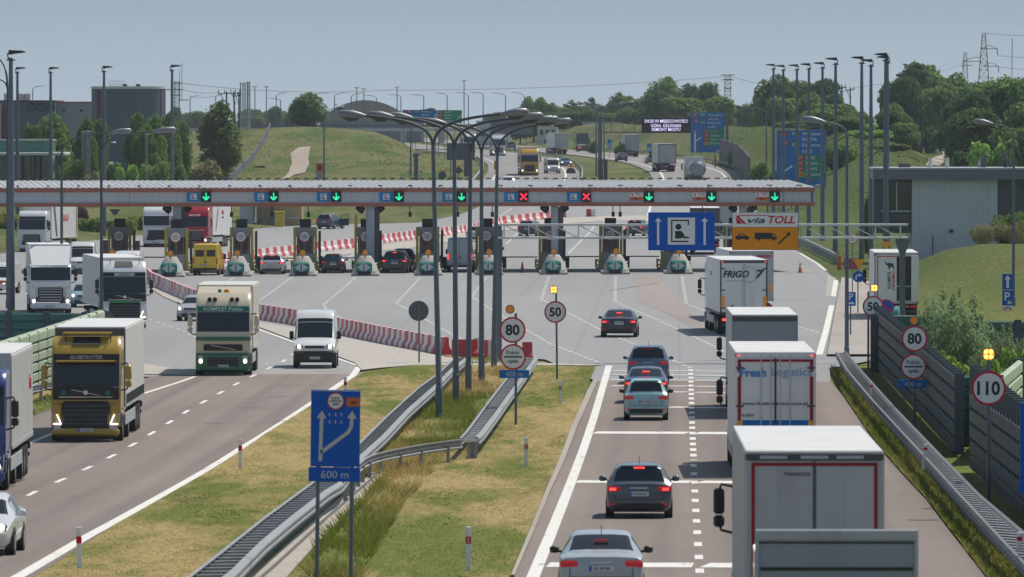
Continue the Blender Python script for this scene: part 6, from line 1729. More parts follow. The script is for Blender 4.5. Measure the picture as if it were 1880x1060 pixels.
# skyline middle to right
mid = [(968,176,44,6.9),(990,178,52,7.0),(1012,188,40,7.0),(1032,193,38,6.8),(1048,182,36,6.6),(1068,190,44,7.0),(1085,177,36,6.8),(1102,190,40,6.9),(1120,186,44,7.0),(1135,168,44,7.3),(1152,175,46,7.1),(1172,180,44,7.2),(1192,172,40,7.3),(1100,204,60,7.4),(1140,200,64,7.5),(1060,206,60,7.3),(1010,206,60,7.3)]
for px, yt, w, k in mid: sky_tree(px, yt, w, k, 'hazy green tree of the far belt behind the double arm lamps and the message screen')
for px, yt, w, k, key, l in ((1222,139,84,7.9,'oak_mid1','big light green tree above the message screen, tallest left of the slim mast'),(1268,152,72,7.8,'oak_dark0','dark tree between the big light green one and the blue board'),(1300,150,76,7.9,'oak_dark2','big dark tree above the blue board left of the slim mast'),
        (1348,192,60,7.4,'oak_mid2','lower green tree right of the slim mast'),(1384,188,54,7.4,'oak_mid0','green tree left of the first tall mast'),(1240,188,90,8.0,'oak_mid3','spreading green tree low behind the message screen'),(1200,196,60,7.9,'oak_dark1','dark low tree left of the message screen'),
        (1428,134,88,9.6,'oak_mid1','big round tree behind the first tall masts on the right'),(1462,146,80,9.5,'oak_mid2','tree filling the gap between the third and fourth tall masts'),(1506,143,92,9.6,'oak_dark3','big dark round tree behind the middle masts'),(1548,186,76,9.4,'oak_dark0','lower dark tree sloping down beside the wooden poles'),(1580,204,56,9.3,'oak_mid3','low green tree between the two close masts'),
        (1528,188,92,11.0,'oak_mid0','mid green tree behind the big blue board on the right'),(1496,226,70,11.4,'bush_mid','rounded tree low behind the curved lamp head'),
        (1676,110,120,10.5,'oak_dark1','tall spreading dark tree, highest on the right skyline'),(1640,150,70,10.3,'oak_mid2','tree left of the highest spreading tree, behind the last mast'),(1706,170,96,10.5,'oak_dark0','dark tree under the right side of the highest spreading tree'),(1752,132,90,10.3,'oak_mid3','round tree just left of the big pylon'),(1790,150,90,10.6,'oak_dark2','tree at the foot of the big pylon'),
        (1590,226,80,12.4,'bush_bright','bright green low tree between the two close masts'),(1640,188,62,12.6,'oak_mid1','thin leafy tree in front of the white building left end'),(1655,206,54,12.8,'oak_mid3','slender tree next to the thin leafy one'),(1556,236,70,12.2,'bush_mid','dark low tree left of the bright low tree'),
        (1782,166,92,14.2,'oak_dark3','very dark massive tree above the white building roof'),(1832,152,96,14.0,'oak_dark1','very dark tree right of the massive one above the white building'),(1872,136,110,13.6,'oak_mid0','tall olive green tree at the right edge behind the roof'),(1762,206,70,14.4,'oak_dark0','dark lower tree left of the massive one above the dirt track'),(1830,250,110,15.6,'bush_bright','light green tree behind the roof units of the white building'),(1878,232,90,15.6,'oak_mid2','green tree at the right edge behind the roof')):
    tree(key, px, 0, yt, w, l, k)
B('shrub_mass',1838,404,118,24.6,'wide olive shrub on the lawn mound beside the white building')
B('bush_mid',1855,388,76,24.0,'leafy green shrub against the dark wall of the white building')
B('bush_mid',1890,380,60,24.2,'leafy green shrub at the right edge against the dark wall')
B('bush_mid',1592,352,26,21.0,'small dark shrub at the left corner of the white building')
tree('willow_bush',1772,0,518,165,'large silvery green leafy bush in front of the teal noise barrier',44.0,'shrub','shrub',rot=.3)
tree('willow_bush',1838,0,592,110,'smaller silvery bush right of the large one, above the 110 sign',46.5,'shrub','shrub',rot=2.2)
tree('bush_bright',1880,0,622,90,'bright green bush at the right edge behind the 110 sign',47.5,'shrub','shrub')
tree('bush_mid',1712,0,640,80,'dark green bush low beside the right 80 sign',46.0,'shrub','shrub')
for px, yt, w, k, l in ((1350,272,30,12.2,'small dark shrub on the embankment under the blue board'),(1140,262,24,10.2,'small shrub on the embankment behind the far grey truck'),(1090,258,22,9.5,'small shrub on the embankment left of the blue parking sign'),(1397,296,40,14.0,'bright shrub right of the far curving noise barrier'),(1420,310,40,15.0,'bright shrub under the big blue board')):
    B('bush_mid',px,yt,w,k,l)

for px, yt, w, k, l in ((1455,222,60,11.0,'green bush at the tree foot behind the big blue board'),(1480,205,60,10.6,'taller green bush at the tree foot behind the middle masts'),(1615,240,60,12.2,'green bush beside the left corner of the white building roof'),(1700,232,60,11.6,'bush below the highest spreading tree'),(1660,238,60,11.8,'bush below the tree left of the highest one'),
        (1740,228,70,11.4,'bush under the round tree left of the big pylon'),(1780,262,80,15.4,'leafy bush close behind the white building roof'),(1400,224,46,9.6,'bush at the foot of the first big round tree')):
    B('bush_mid' if px % 20 else 'bush_dark',px,yt,w,k,l)
tree('bush_bright',1722,0,648,90,'bright green low bush behind the grey noise barrier left of the 110 sign',47.0,'shrub','shrub')
tree('bush_bright',1795,0,652,110,'bright green low bush directly behind the 110 sign',48.5,'shrub','shrub')

for key, px, yt, w, k, l in (('oak_mid3',1700,118,110,10.2,'tall leafy tree crown joining the highest tree to the pylon trees'),('oak_dark3',1652,138,90,10.8,'dark tree between the last mast and the highest tree'),('oak_mid1',1735,150,100,10.8,'full tree in front of the round tree by the pylon'),
        ('oak_mid2',1812,150,110,12.4,'broad tree right of the big pylon foot'),('oak_mid0',1850,142,110,12.0,'high leafy tree near the right edge behind the aerial'),('oak_dark0',1800,196,120,14.6,'low dark tree mass close behind the white building'),('oak_mid3',1868,186,110,14.8,'leafy tree mass at the right edge close behind the roof'),
        ('oak_mid2',1410,166,70,9.2,'lower tree left of the first big round tree'),('oak_mid0',1446,176,80,9.8,'leafy tree low between the first and third masts'),('oak_mid3',1486,168,80,9.9,'leafy tree low behind the fourth mast'),('oak_dark1',1528,170,80,9.9,'dark tree low behind the sixth mast'),('oak_mid1',1562,200,70,10.2,'low tree under the wooden poles'),
        ('oak_mid2',1320,176,70,8.4,'leafy tree filling the gap right of the big dark tree above the blue board'),('oak_mid0',1255,176,90,8.6,'leafy tree low between the message screen and the blue board'),('oak_dark3',1210,166,70,8.2,'dark tree left of the big light green tree')):
    tree(key, px, 0, yt, w, l, k)
for i_, (px, yt, w) in enumerate(((955,196,50),(980,200,60),(1020,206,60),(1050,204,60),(1085,202,60),(1115,206,60),(1150,196,60),(1175,198,60),(1200,204,50))):
    sky_tree(px, yt, w, 7.6+.03*i_, 'hazy green tree of the far belt behind the double arm lamps and the message screen')

for key, px, yt, w, k, l in (('oak_mid1',1512,196,90,12.6,'leafy tree on the slope just right of the big blue board'),('oak_mid3',1556,214,80,13.0,'rounded leafy tree between the sixth and seventh masts'),('bush_bright',1600,238,90,13.4,'light green tree clump left of the white building roof'),
        ('oak_dark0',1636,200,70,13.0,'dark leafy tree rising behind the left end of the white building'),('oak_mid0',1664,224,56,13.2,'slim leafy tree above the white building roof, right of the last mast'),('oak_dark2',1770,160,96,13.6,'big dark tree mass above the roof, left of its neighbour by the pylon'),
        ('oak_dark3',1820,150,110,13.9,'big dark tree mass above the middle of the white building roof'),('oak_mid2',1872,140,110,14.0,'big leafy tree mass above the right end of the roof'),('oak_dark1',1745,214,70,13.2,'lower dark tree beside the dirt track'),('bush_mid',1536,262,110,14.4,'low bush row at the foot of the slope behind the masts'),('bush_mid',1640,264,90,14.6,'low bush close behind the left roof corner')):
    tree(key, px, 0, yt, w, l, k)
# ------------------------------------------------------------------ cars and vans
# stations from tail to nose: t, z bottom, z shoulder, z top, half width factor, top half width factor
CARS = {
 'hatch': ([(-.5,.34,.78,.84,.90,.84),(-.49,.27,.93,.97,.95,.82),(-.465,.22,1.0,1.04,.985,.80),(-.435,.20,1.02,1.25,.99,.735),(-.405,.2,1.02,1.42,1.0,.69),(-.37,.2,1.01,1.455,1.0,.685),
            (-.22,.19,.99,1.49,1.0,.69),(-.05,.19,.97,1.49,1.0,.69),(.06,.19,.95,1.42,1.0,.69),(.13,.19,.94,1.28,1.0,.74),(.24,.19,.92,.98,.995,.82),(.36,.2,.84,.88,.97,.82),(.45,.22,.74,.78,.92,.80),(.485,.26,.65,.68,.86,.76),(.5,.34,.56,.58,.80,.7)], 4, 9, 2),
 'sedan': ([(-.5,.36,.72,.80,.88,.82),(-.49,.27,.95,.98,.94,.84),(-.47,.22,1.0,1.03,.975,.85),(-.38,.2,1.0,1.06,.99,.84),(-.335,.2,.99,1.09,1.0,.80),(-.27,.2,.98,1.25,1.0,.73),(-.20,.2,.97,1.40,1.0,.68),(-.12,.19,.96,1.455,1.0,.675),
            (0,.19,.95,1.455,1.0,.675),(.07,.19,.94,1.38,1.0,.68),(.13,.19,.93,1.22,1.0,.73),(.215,.19,.92,.98,.995,.82),(.34,.2,.84,.88,.97,.83),(.45,.22,.73,.77,.92,.8),(.485,.26,.64,.67,.86,.76),(.5,.34,.56,.58,.80,.7)], 5, 10, 4),
 'wagon': ([(-.5,.36,.80,.86,.90,.84),(-.49,.27,.96,.99,.95,.83),(-.475,.22,1.02,1.05,.985,.82),(-.455,.2,1.03,1.25,.99,.75),(-.43,.2,1.02,1.42,1.0,.70),(-.40,.2,1.01,1.46,1.0,.695),(-.22,.19,.99,1.50,1.0,.70),(-.05,.19,.97,1.49,1.0,.70),
            (.06,.19,.95,1.42,1.0,.70),(.13,.19,.94,1.26,1.0,.74),(.22,.19,.92,.98,.995,.82),(.36,.2,.84,.88,.97,.82),(.45,.22,.74,.78,.92,.80),(.485,.26,.65,.68,.86,.76),(.5,.34,.56,.58,.80,.7)], 4, 9, 2),
 'suv':   ([(-.5,.42,.88,.94,.91,.85),(-.49,.32,1.05,1.08,.96,.84),(-.475,.28,1.12,1.15,.985,.83),(-.45,.26,1.14,1.42,.99,.76),(-.425,.25,1.13,1.62,1.0,.72),(-.39,.25,1.12,1.67,1.0,.715),(-.22,.25,1.10,1.72,1.0,.72),(-.05,.25,1.08,1.71,1.0,.72),
            (.05,.25,1.06,1.62,1.0,.72),(.12,.25,1.05,1.40,1.0,.76),(.20,.25,1.03,1.09,.995,.83),(.36,.26,.97,1.01,.975,.84),(.45,.28,.86,.90,.93,.82),(.485,.32,.76,.79,.88,.78),(.5,.4,.66,.68,.82,.72)], 4, 9, 2),
 'van':   ([(-.5,.46,1.2,2.30,.97,.87),(-.495,.40,1.25,2.38,.985,.90),(-.48,.36,1.25,2.42,1.0,.90),(-.3,.34,1.25,2.46,1.0,.90),(0,.32,1.25,2.46,1.0,.90),(.14,.32,1.25,2.44,1.0,.88),(.20,.32,1.25,2.30,1.0,.86),(.245,.32,1.24,1.98,1.0,.84),
            (.345,.32,1.22,1.27,.99,.86),(.43,.32,1.08,1.14,.97,.84),(.48,.34,.95,1.0,.94,.82),(.495,.36,.85,.88,.9,.8),(.5,.42,.72,.74,.86,.76)], 99, 7, 1),
}
def section(zb, zs, zt, w, wt):
    low = min(.18, (zs-zb)*.4)
    half = [(.80*w, zb), (w*.965, zb+low*.7), (w, zb+(zs-zb)*.55), (w*.985, zs-.02), (wt, max(zs+.012, zt-.055)), (wt*.86, zt-.012), (wt*.45, zt+.004)]
    return [(-x, z) for x, z in half][::-1] + [half[0]] + half[1:] if False else [(x, z) for x, z in half] + [(-x, z) for x, z in half[::-1]]
def wheels_for(o, xs, ys, r, wd, parent=None, rim='rim', dark=False):
    for y in ys:
        for s in (-1, 1):
            x = s*(xs-wd/2)
            t = MB(); t.disc((x,y,r), r, 'x', wd*.72, 22); t.ring((x,y,r), r*.62, r*.965, wd, 22, 'x')
            w = t.build('wheel', M['rubber'], parent or o, 40)
            q = MB().disc((x+s*wd*.40,y,r), r*.64, 'x', .05, 18, r*.64)
            for j in range(5):
                a = 2*PI*j/5; q.box(x+s*wd*.44, y+math.cos(a)*r*.34, r+math.sin(a)*r*.34, .03, .09, .09)
            q.build('rim', M[rim], w, 40)
PLATES = ['WN 47K21','EL 2R740','WZ 8812C','PO 31N57','GD 650HR','WI 90P4A','KR 7T812','EZG 42KM','LU 884EA','CB 19X03']
def plate(o, x, y, z, face, i, w=.52, parent=None):
    s = -1 if face == 'rear' else 1
    p = MB().box(x, y, z, w, .025, .12, .006).build('number_plate', M['plate'], parent or o)
    MB().box(x-s*-(w/2-.025)*-1 if False else x+(-1 if face == 'rear' else 1)*(w/2-.03), y+s*.0145, z, .05, .004, .11).build('blue_strip', M['signblue'], p)
    lettering(PLATES[i % len(PLATES)], .062, (x+(.02 if face == 'rear' else -.02), y+s*.016, z), M['signblack'], p, face, bold=.01)
NCAR = [0]
def car(kind, label, colour, L, W, Hs, loc, rz, brake=False, lights=False, cat='car', trim=None, plate_on=True, high=True, rearglass='glass', roofrails=False, details=True):
    st, g0, g1, rg = CARS[kind]; NCAR[0] += 1; pn = NCAR[0]
    o = thing('van' if kind == 'van' else 'car', label, cat, loc, rz)
    pm = paint(colour); hw = W/2; n = len(section(0,1,1.4,1,.7))
    S_ = [(t*L, zb*Hs**.3, zs*Hs, zt*Hs, w*hw, wt*hw) for t,zb,zs,zt,w,wt in st]
    mb = MB(); secs = []
    for y, zb, zs, zt, w, wt in S_:
        sec = section(zb, zs, zt, w, wt); secs.append([Vector((x,y,z)) for x,z in sec]); mb.v += [(x,y,z) for x,z in sec]
    for i in range(len(S_)-1):
        for j in range(n):
            k = (j+1) % n; mb.f.append((i*n+j, i*n+k, (i+1)*n+k, (i+1)*n+j))
    mb.f += [tuple(range(n)), tuple(range((len(S_)-1)*n, len(S_)*n))]
    body = mb.build('body', pm, o, 38)
    def patch(name, quads, m, parent=o, off=.006):
        q = MB()
        for a,b,c,d in quads:
            nn = (b-a).cross(d-a).normalized(); ce = (a+b+c+d)/4
            if nn.dot(ce-Vector((0, ce.y*.6, .75*Hs))) < 0: nn = -nn
            q.quad(*[p+nn*off for p in (a,b,c,d)])
        return q.build(name, m, parent, 60)
    lerp = lambda a, b, t: a+(b-a)*t
    def roofline(i): return secs[i][4], secs[i][3], secs[i][n-5], secs[i][n-4]     # right top, right shoulder, left top, left shoulder
    def span(i0, i1, f0, f1, m, name):
        """glass across the car between stations i0 and i1"""
        qs = []
        A, B = secs[i0], secs[i1]; idx = [n-5, n-6, n-7, 6, 5, 4]
        for u, v in zip(idx, idx[1:]):
            a, b, c, d = A[u], A[v], B[v], B[u]
            if u == n-5: a, d = lerp(a,b,.30), lerp(d,c,.30)
            if v == 4: b, c = lerp(b,A[u],.30), lerp(c,B[u],.30)
            qs.append((lerp(a,d,f0), lerp(b,c,f0), lerp(b,c,f1), lerp(a,d,f1)))
        return patch(name, qs, M[m])
    # glass houses
    if kind == 'van':
        ws = span(7, 8, .04, .93, 'glass', 'windscreen')
        span(6, 7, .55, 1.0, 'glass', 'windscreen_top')
        for s in (0,1):
            q = []
            for i in (5,6):
                T0, S0 = (secs[i][4], secs[i][3]) if s == 0 else (secs[i][n-5], secs[i][n-4]); T1, S1 = (secs[i+1][4], secs[i+1][3]) if s == 0 else (secs[i+1][n-5], secs[i+1][n-4])
                q.append((lerp(S0,T0,.06), lerp(S1,T1,.06), lerp(S1,T1,.52 if i == 5 else .8), lerp(S0,T0,.52)))
            patch('side_window', q, M['glass'])
        yb = -L/2-.004
        for s in (-1,1):
            MB().box(s*hw*.43, yb-.0, 1.72*Hs, hw*.66, .016, .52*Hs, .03).build('rear_window', M[rearglass], o)
            MB().box(s*hw*.90, yb+.0, 1.12*Hs, .12, .05, .42, .02).build('tail_lamp', M['redlit' if brake else 'redlamp'], o)
        MB().box(0, yb, 1.35*Hs, .02, .012, 1.75*Hs).build('door_gap', M['black'], o)
        for s in (-1,1): MB().box(s*.06, yb-.015, 1.05*Hs, .05, .03, .18, .01).build('door_handle', M['black'], o)
        MB().box(0, -L/2-.03, .46, W*.9, .16, .16, .03).build('bumper', M['black'], o)
        if plate_on: plate(o, -.1 if True else 0, yb-.02, .82*Hs, 'rear', pn)
    else:
        sg = [i for i in range(rg, g1)]
        for s in (0,1):
            q = []; i0 = 5 if kind != 'sedan' else 6
            for i in range(i0, g1):
                def TS(i): return (secs[i][4], secs[i][3]) if s == 0 else (secs[i][n-5], secs[i][n-4])
                (T0,S0),(T1,S1) = TS(i), TS(i+1); e0 = .10 if i == i0 else .03; e1 = .03
                a,b,c,d = lerp(S0,T0,.06), lerp(S1,T1,.06), lerp(S1,T1,.90), lerp(S0,T0,.90)
                if i+1 == g1: b, c = lerp(a,b,.9), lerp(d,c,.62)
                q.append((lerp(a,b,e0), lerp(a,b,1-e1), lerp(d,c,1-e1), lerp(d,c,e0)))
            patch('side_window', q, M['glass'])
        if kind == 'sedan': span(4, 5, .12, 1.0, rearglass, 'rear_window'); span(5, 6, 0, .92, rearglass, 'rear_window_top')
        else: span(2, 3, .10, 1.0, rearglass, 'rear_window'); span(3, 4, 0, .80, rearglass, 'rear_window_top')
        span(g1-1, g1, .35, 1.0, 'glass', 'windscreen_top'); span(g1, g1+1, 0, .90, 'glass', 'windscreen')
        # tail
        yb = -L/2; zs = S_[2][2]
        q = MB().box(0,yb-.003,.56*Hs,W*.74,.012,.014)
        for s in (-1,1): q.box(s*W*.37,yb-.003,.66*Hs,.014,.012,.20*Hs)
        q.build('tailgate_seam', M['black'], o)
        for s in (-1,1):
            mbq = MB(); 
            zl = zs-.17*Hs; mbq.box(s*hw*.74, yb+.05, zl, hw*.42, .12, .17*Hs, .045); mbq.box(s*hw*.90, yb+.12, zl, .13, .20, .17*Hs, .04)
            tl = mbq.build('tail_lamp', M['redlamp'], o)
            if brake: MB().box(s*hw*.80, yb-.022, zl, hw*.20, .03, .07, .02).build('brake_light', M['redlit'], tl)
            MB().box(s*hw*.78, yb-.004, .42*Hs, .20, .03, .05, .01).build('reflector', M['redlamp'], o)
        MB().box(0, yb+.03, .36*Hs, W*.78, .12, .16, .03).build('diffuser', M['black'], o)
        if high:
            i_ = 4 if kind != 'sedan' else 5
            hz = S_[i_][3]*(.985 if kind != 'sedan' else 1.03); hy = S_[i_][0]-.045
            MB().box(0, hy, hz, .30, .05, .04, .01).build('high_brake_light', M['redlit' if brake else 'redlamp'], o)
        if plate_on: plate(o, 0, yb-.012, (.70 if kind in ('hatch','wagon') else .78 if kind == 'suv' else .74)*Hs, 'rear', pn)
        MB().box(0, yb-.008, (.86 if kind != 'suv' else .98)*Hs, .5, .02, .03, .008).build('trunk_handle', M['chrome'], o)
        if kind in ('hatch','wagon','suv'): MB().box(0, S_[5][0]-.10, S_[5][3]-.01, W*.56, .24, .035, .015).build('spoiler', pm, o)
        if details: MB().tube([(0,-L*.30,S_[6][3]),(0,-L*.34,S_[6][3]+.22)], .008, 4).build('aerial', M['black'], o)
        for s in (-1,1): MB().sphere((s*hw*.32, L*.02, 1.08*Hs), .13, 8, 6, (1,.6,1.5)).build('head_rest', M['black'], o) if details == 2 else None
    if roofrails:
        for s in (-1,1): MB().tube([(s*hw*.66,-L*.36,S_[6][3]),(s*hw*.66,-L*.30,S_[6][3]+.05),(s*hw*.66,L*.0,S_[7][3]+.05),(s*hw*.66,L*.06,S_[7][3]-.03)], .02, 6).build('roof_rail', M['steel'], o)
    # nose
    yf = L/2; hl = S_[-3][2]
    for s in (-1,1):
        h = MB().box(s*hw*.70, yf-.10, hl+.01, hw*.36, .22, .15*Hs, .05).build('headlight', M['headlamp'], o)
        if lights: MB().sphere((s*hw*.72, yf+.0, hl), .085, 10, 6, (1,.5,1)).build('bulb', M['headlit'], h, 60)
        m_ = MB().box(s*(hw+.11), L*(.115 if kind != 'van' else .26), S_[g1][2]+(.07 if kind != 'van' else .18), .20, .12, .15 if kind != 'van' else .38, .04)
        m_.box(s*(hw+.01), L*(.12 if kind != 'van' else .27), S_[g1][2]+.03, .14, .05, .05, .01)
        m_.build('mirror', pm if (kind != 'van' and trim != 'black') else M['black'], o, 50)
    MB().box(0, yf-.01, hl-.02, W*.46, .06, .11*Hs, .02).build('grille', M['black'], o)
    MB().box(0, yf+.01, .37*Hs, W*.62, .10, .16*Hs, .03).build('lower_grille', M['black'], o)
    if lights or kind == 'van' or plate_on: plate(o, 0, yf+.07, .46*Hs, 'front', pn)
    r = .315 if kind in ('hatch','sedan','wagon') else .36
    wb = {'hatch':(.30,-.30),'sedan':(.305,-.285),'wagon':(.305,-.275),'suv':(.30,-.29),'van':(.33,-.27)}[kind]
    for f in wb:
        for s in (-1,1): MB().disc((s*(hw-.10), L*f, r+.02), r+.055, 'x', .215, 24).build('wheel_arch', M['black'], o, 40)
    wheels_for(o, hw+.012, [L*f for f in wb], r, .21)
    return o
def fwd(rz): return Vector((-math.sin(rz), math.cos(rz), 0))
def on_ground(p): return Vector((p.x, p.y, prof(p.y)))
def by_rear(px, py, L, rz=0.0, k=None):
    p = G(px, py) if k is None else Vector(((px-VX)/k, F/k, 0)); return on_ground(p+fwd(rz)*L/2)
def by_front(px, py, L, rz=PI, k=None):
    p = G(px, py) if k is None else Vector(((px-VX)/k, F/k, 0)); return on_ground(p-fwd(rz)*L/2)
# right carriageway, nearest first
car('sedan','silver sedan at the bottom edge, partly cut off, in the middle lane',(.42,.46,.50),4.65,1.80,1.0,by_rear(1104,1106,4.65,.01),.01,trim='black',details=2)
car('hatch','blue grey hatchback with lit brake lights, alone behind the white stop line',(.075,.095,.125),4.3,1.79,1.0,by_rear(1173.5,953,4.3,.005),.005,brake=True,details=2)
car('hatch','light blue boxy hatchback with dark rear window, last in the queue of three',(.34,.56,.60),4.0,1.66,1.06,by_rear(1186,773,4.0),0.0,trim='black',high=False)
car('sedan','dark blue sedan with lit brake light between the two blue cars of the queue',(.05,.085,.16),4.5,1.80,1.0,by_rear(1186,742,4.5),0.0,brake=True)
car('suv','blue crossover with grey roof rails at the head of the queue of three',(.085,.15,.22),4.3,1.80,.97,by_rear(1190,706,4.3),0.0,rearglass='glass',roofrails=True)
car('sedan','black limousine with red tail lights alone on the grey plaza',(.016,.020,.035),5.0,1.92,1.0,by_rear(1136,620,5.0,-.02),-.02,brake=True)
# at the booths
car('hatch','silver hatchback waiting at the toll booth',(.45,.48,.52),4.5,1.82,1.0,by_rear(499,504,4.5),0.0,brake=True,trim='black')
car('hatch','small black round car waiting at the toll booth, left of the dark SUV',(.015,.017,.022),3.9,1.70,.98,by_rear(611,502,3.9),0.0,rearglass='glassblue')
car('suv','dark SUV with glowing tail lights at the toll booth by the canopy column',(.018,.02,.035),5.0,1.97,.98,by_rear(724,502,5.0,-.05),-.05,brake=True)
car('suv','dark car half hidden in front of the SUV at the booth',(.03,.035,.05),4.6,1.85,.95,by_rear(741,495,4.6),0.0)
car('van','tall silver grey panel van at the toll booth behind the lamp posts',(.36,.40,.45),5.9,1.99,1.06,by_rear(844,500,5.9),0.0,brake=True,cat='van',rearglass='tarp' if False else 'boxgrey')
car('van','bright yellow delivery van at the leftmost car booth',(.82,.53,.01),5.6,1.95,.96,by_rear(377,506,5.6,-.03),-.03,cat='van')
car('hatch','white car beyond the booths next to the red and white barriers',(.62,.65,.68),4.4,1.80,1.0,by_rear(871,444,4.4,-.12),-.12)
car('wagon','dark grey car driving away beyond the booths, behind the gantry truss',(.02,.025,.04),4.6,1.85,1.04,by_rear(966,434,4.6,-.22),-.22,brake=False)
car('suv','dark grey SUV driving away beyond the booths, left of the blue toll board',(.05,.055,.065),4.6,1.85,.95,by_rear(1164,434,4.6,-.20),-.20,brake=True)
car('hatch','dark hatchback with a reddish tail between the blue board and the orange board',(.07,.09,.11),4.3,1.78,1.0,by_rear(1330,438,4.3,0),0.0)
w = car('wagon','dark blue estate car parked on the verge with its front door open',(.035,.06,.10),4.6,1.80,1.05,by_rear(594,421,4.6,-.30),-.30,roofrails=True)
dr = MB(); dr.box(1.35,.55,.72,1.0,.06,.75,.05); dr.build('open_door', paint((.03,.04,.055)), w)
df = MB(); df.tube([(.88,.55,1.08),(1.15,.55,1.48),(1.72,.55,1.50),(1.83,.55,1.10)], .035, 6); df.build('door_window_frame', M['black'], w)
# oncoming, left carriageway
car('sedan','white sedan with lit headlights cut off by the left edge',(.66,.67,.68),4.65,1.80,1.0,by_front(-47,1022,4.65,PI+.0),PI,lights=True)
car('sedan','silver sedan with lit headlights half hidden behind the cream and green truck',(.40,.42,.45),4.4,1.76,1.0,by_front(350,590,4.4,PI-.10),PI-.10,lights=True)
car('van','white delivery van with lit headlights and dark bumper beside the pale setts',(.72,.73,.74),6.0,1.98,1.08,by_front(577.5,677,6.0,PI+.02),PI+.02,lights=True,cat='van')
v = KIDS[[o for o in bpy.data.objects if o.get('label','').startswith('white delivery van')][0].name]
vo = v[0].parent
MB().box(0,2.90,.56,1.96,.34,.56,.10).build('dark_bumper', M['black'], vo)
b_ = MB().box(0,.86*1.0,2.52,.98,.04,.16,.01).build('name_board', M['signgrey'], vo); b_.rotation_euler = (R(-32),0,0); b_.location = (0,0,0)
b_.rotation_euler = (0,0,0); lettering('PAKSER', .10, (0,.885,2.52), M['signred'], b_, 'front', bold=.03)
car('van','white van seen from the front at the left truck booths',(.72,.73,.74),5.6,1.95,.98,by_front(151,504,5.6,PI+.05),PI+.05,lights=False,cat='van')
car('van','white van roof showing behind the green fronted truck',(.72,.73,.74),5.6,1.95,.90,by_front(231,519,5.6,PI),PI,cat='van')
car('hatch','pale blue car with a lit headlight peeking out between two trucks',(.22,.36,.42),4.2,1.75,1.0,by_front(153,565,4.2,PI),PI,lights=True)
v = car('van','white and orange van cut off by the left edge behind the tall mast',(.7,.7,.7),5.4,1.95,.85,by_front(-12,541,5.4,PI-.1),PI-.1,lights=True,cat='van')
MB().box(0,2.72,.85,1.7,.06,.18,.02).build('orange_stripe', M['orangeplastic'], v)
# far traffic
car('sedan','far dark blue car on the far road, left of the far grey truck',(.03,.04,.09),4.5,1.82,1.0,by_rear(1143,0,4.5,.10,11.0),.10,brake=False)
car('hatch','far silver blue car on the far road, in front of the far white truck',(.13,.16,.20),4.4,1.82,1.0,by_rear(1199,0,4.4,.12,11.4),.12)
car('suv','far dark blue car on the bend left of the far white truck trailer',(.04,.07,.11),4.5,1.85,.95,by_rear(940,0,4.5,.12,8.4),.12)
v = car('van','far white and dark van with lit lights next to the yellow truck',(.5,.52,.54),5.2,1.95,.9,by_front(1017,0,5.2,PI+.12,13.0),PI+.12,lights=True,cat='van')
car('hatch','far blue car with a lit headlight half hidden behind the far van',(.05,.12,.22),4.2,1.78,1.0,by_front(1040,0,4.2,PI+.12,12.0),PI+.12,lights=True)
car('suv','white car roof just showing above the canopy edge left of the yellow truck',(.7,.7,.7),4.4,1.85,.95,by_front(936,0,4.4,PI+.1,14.2),PI+.1)

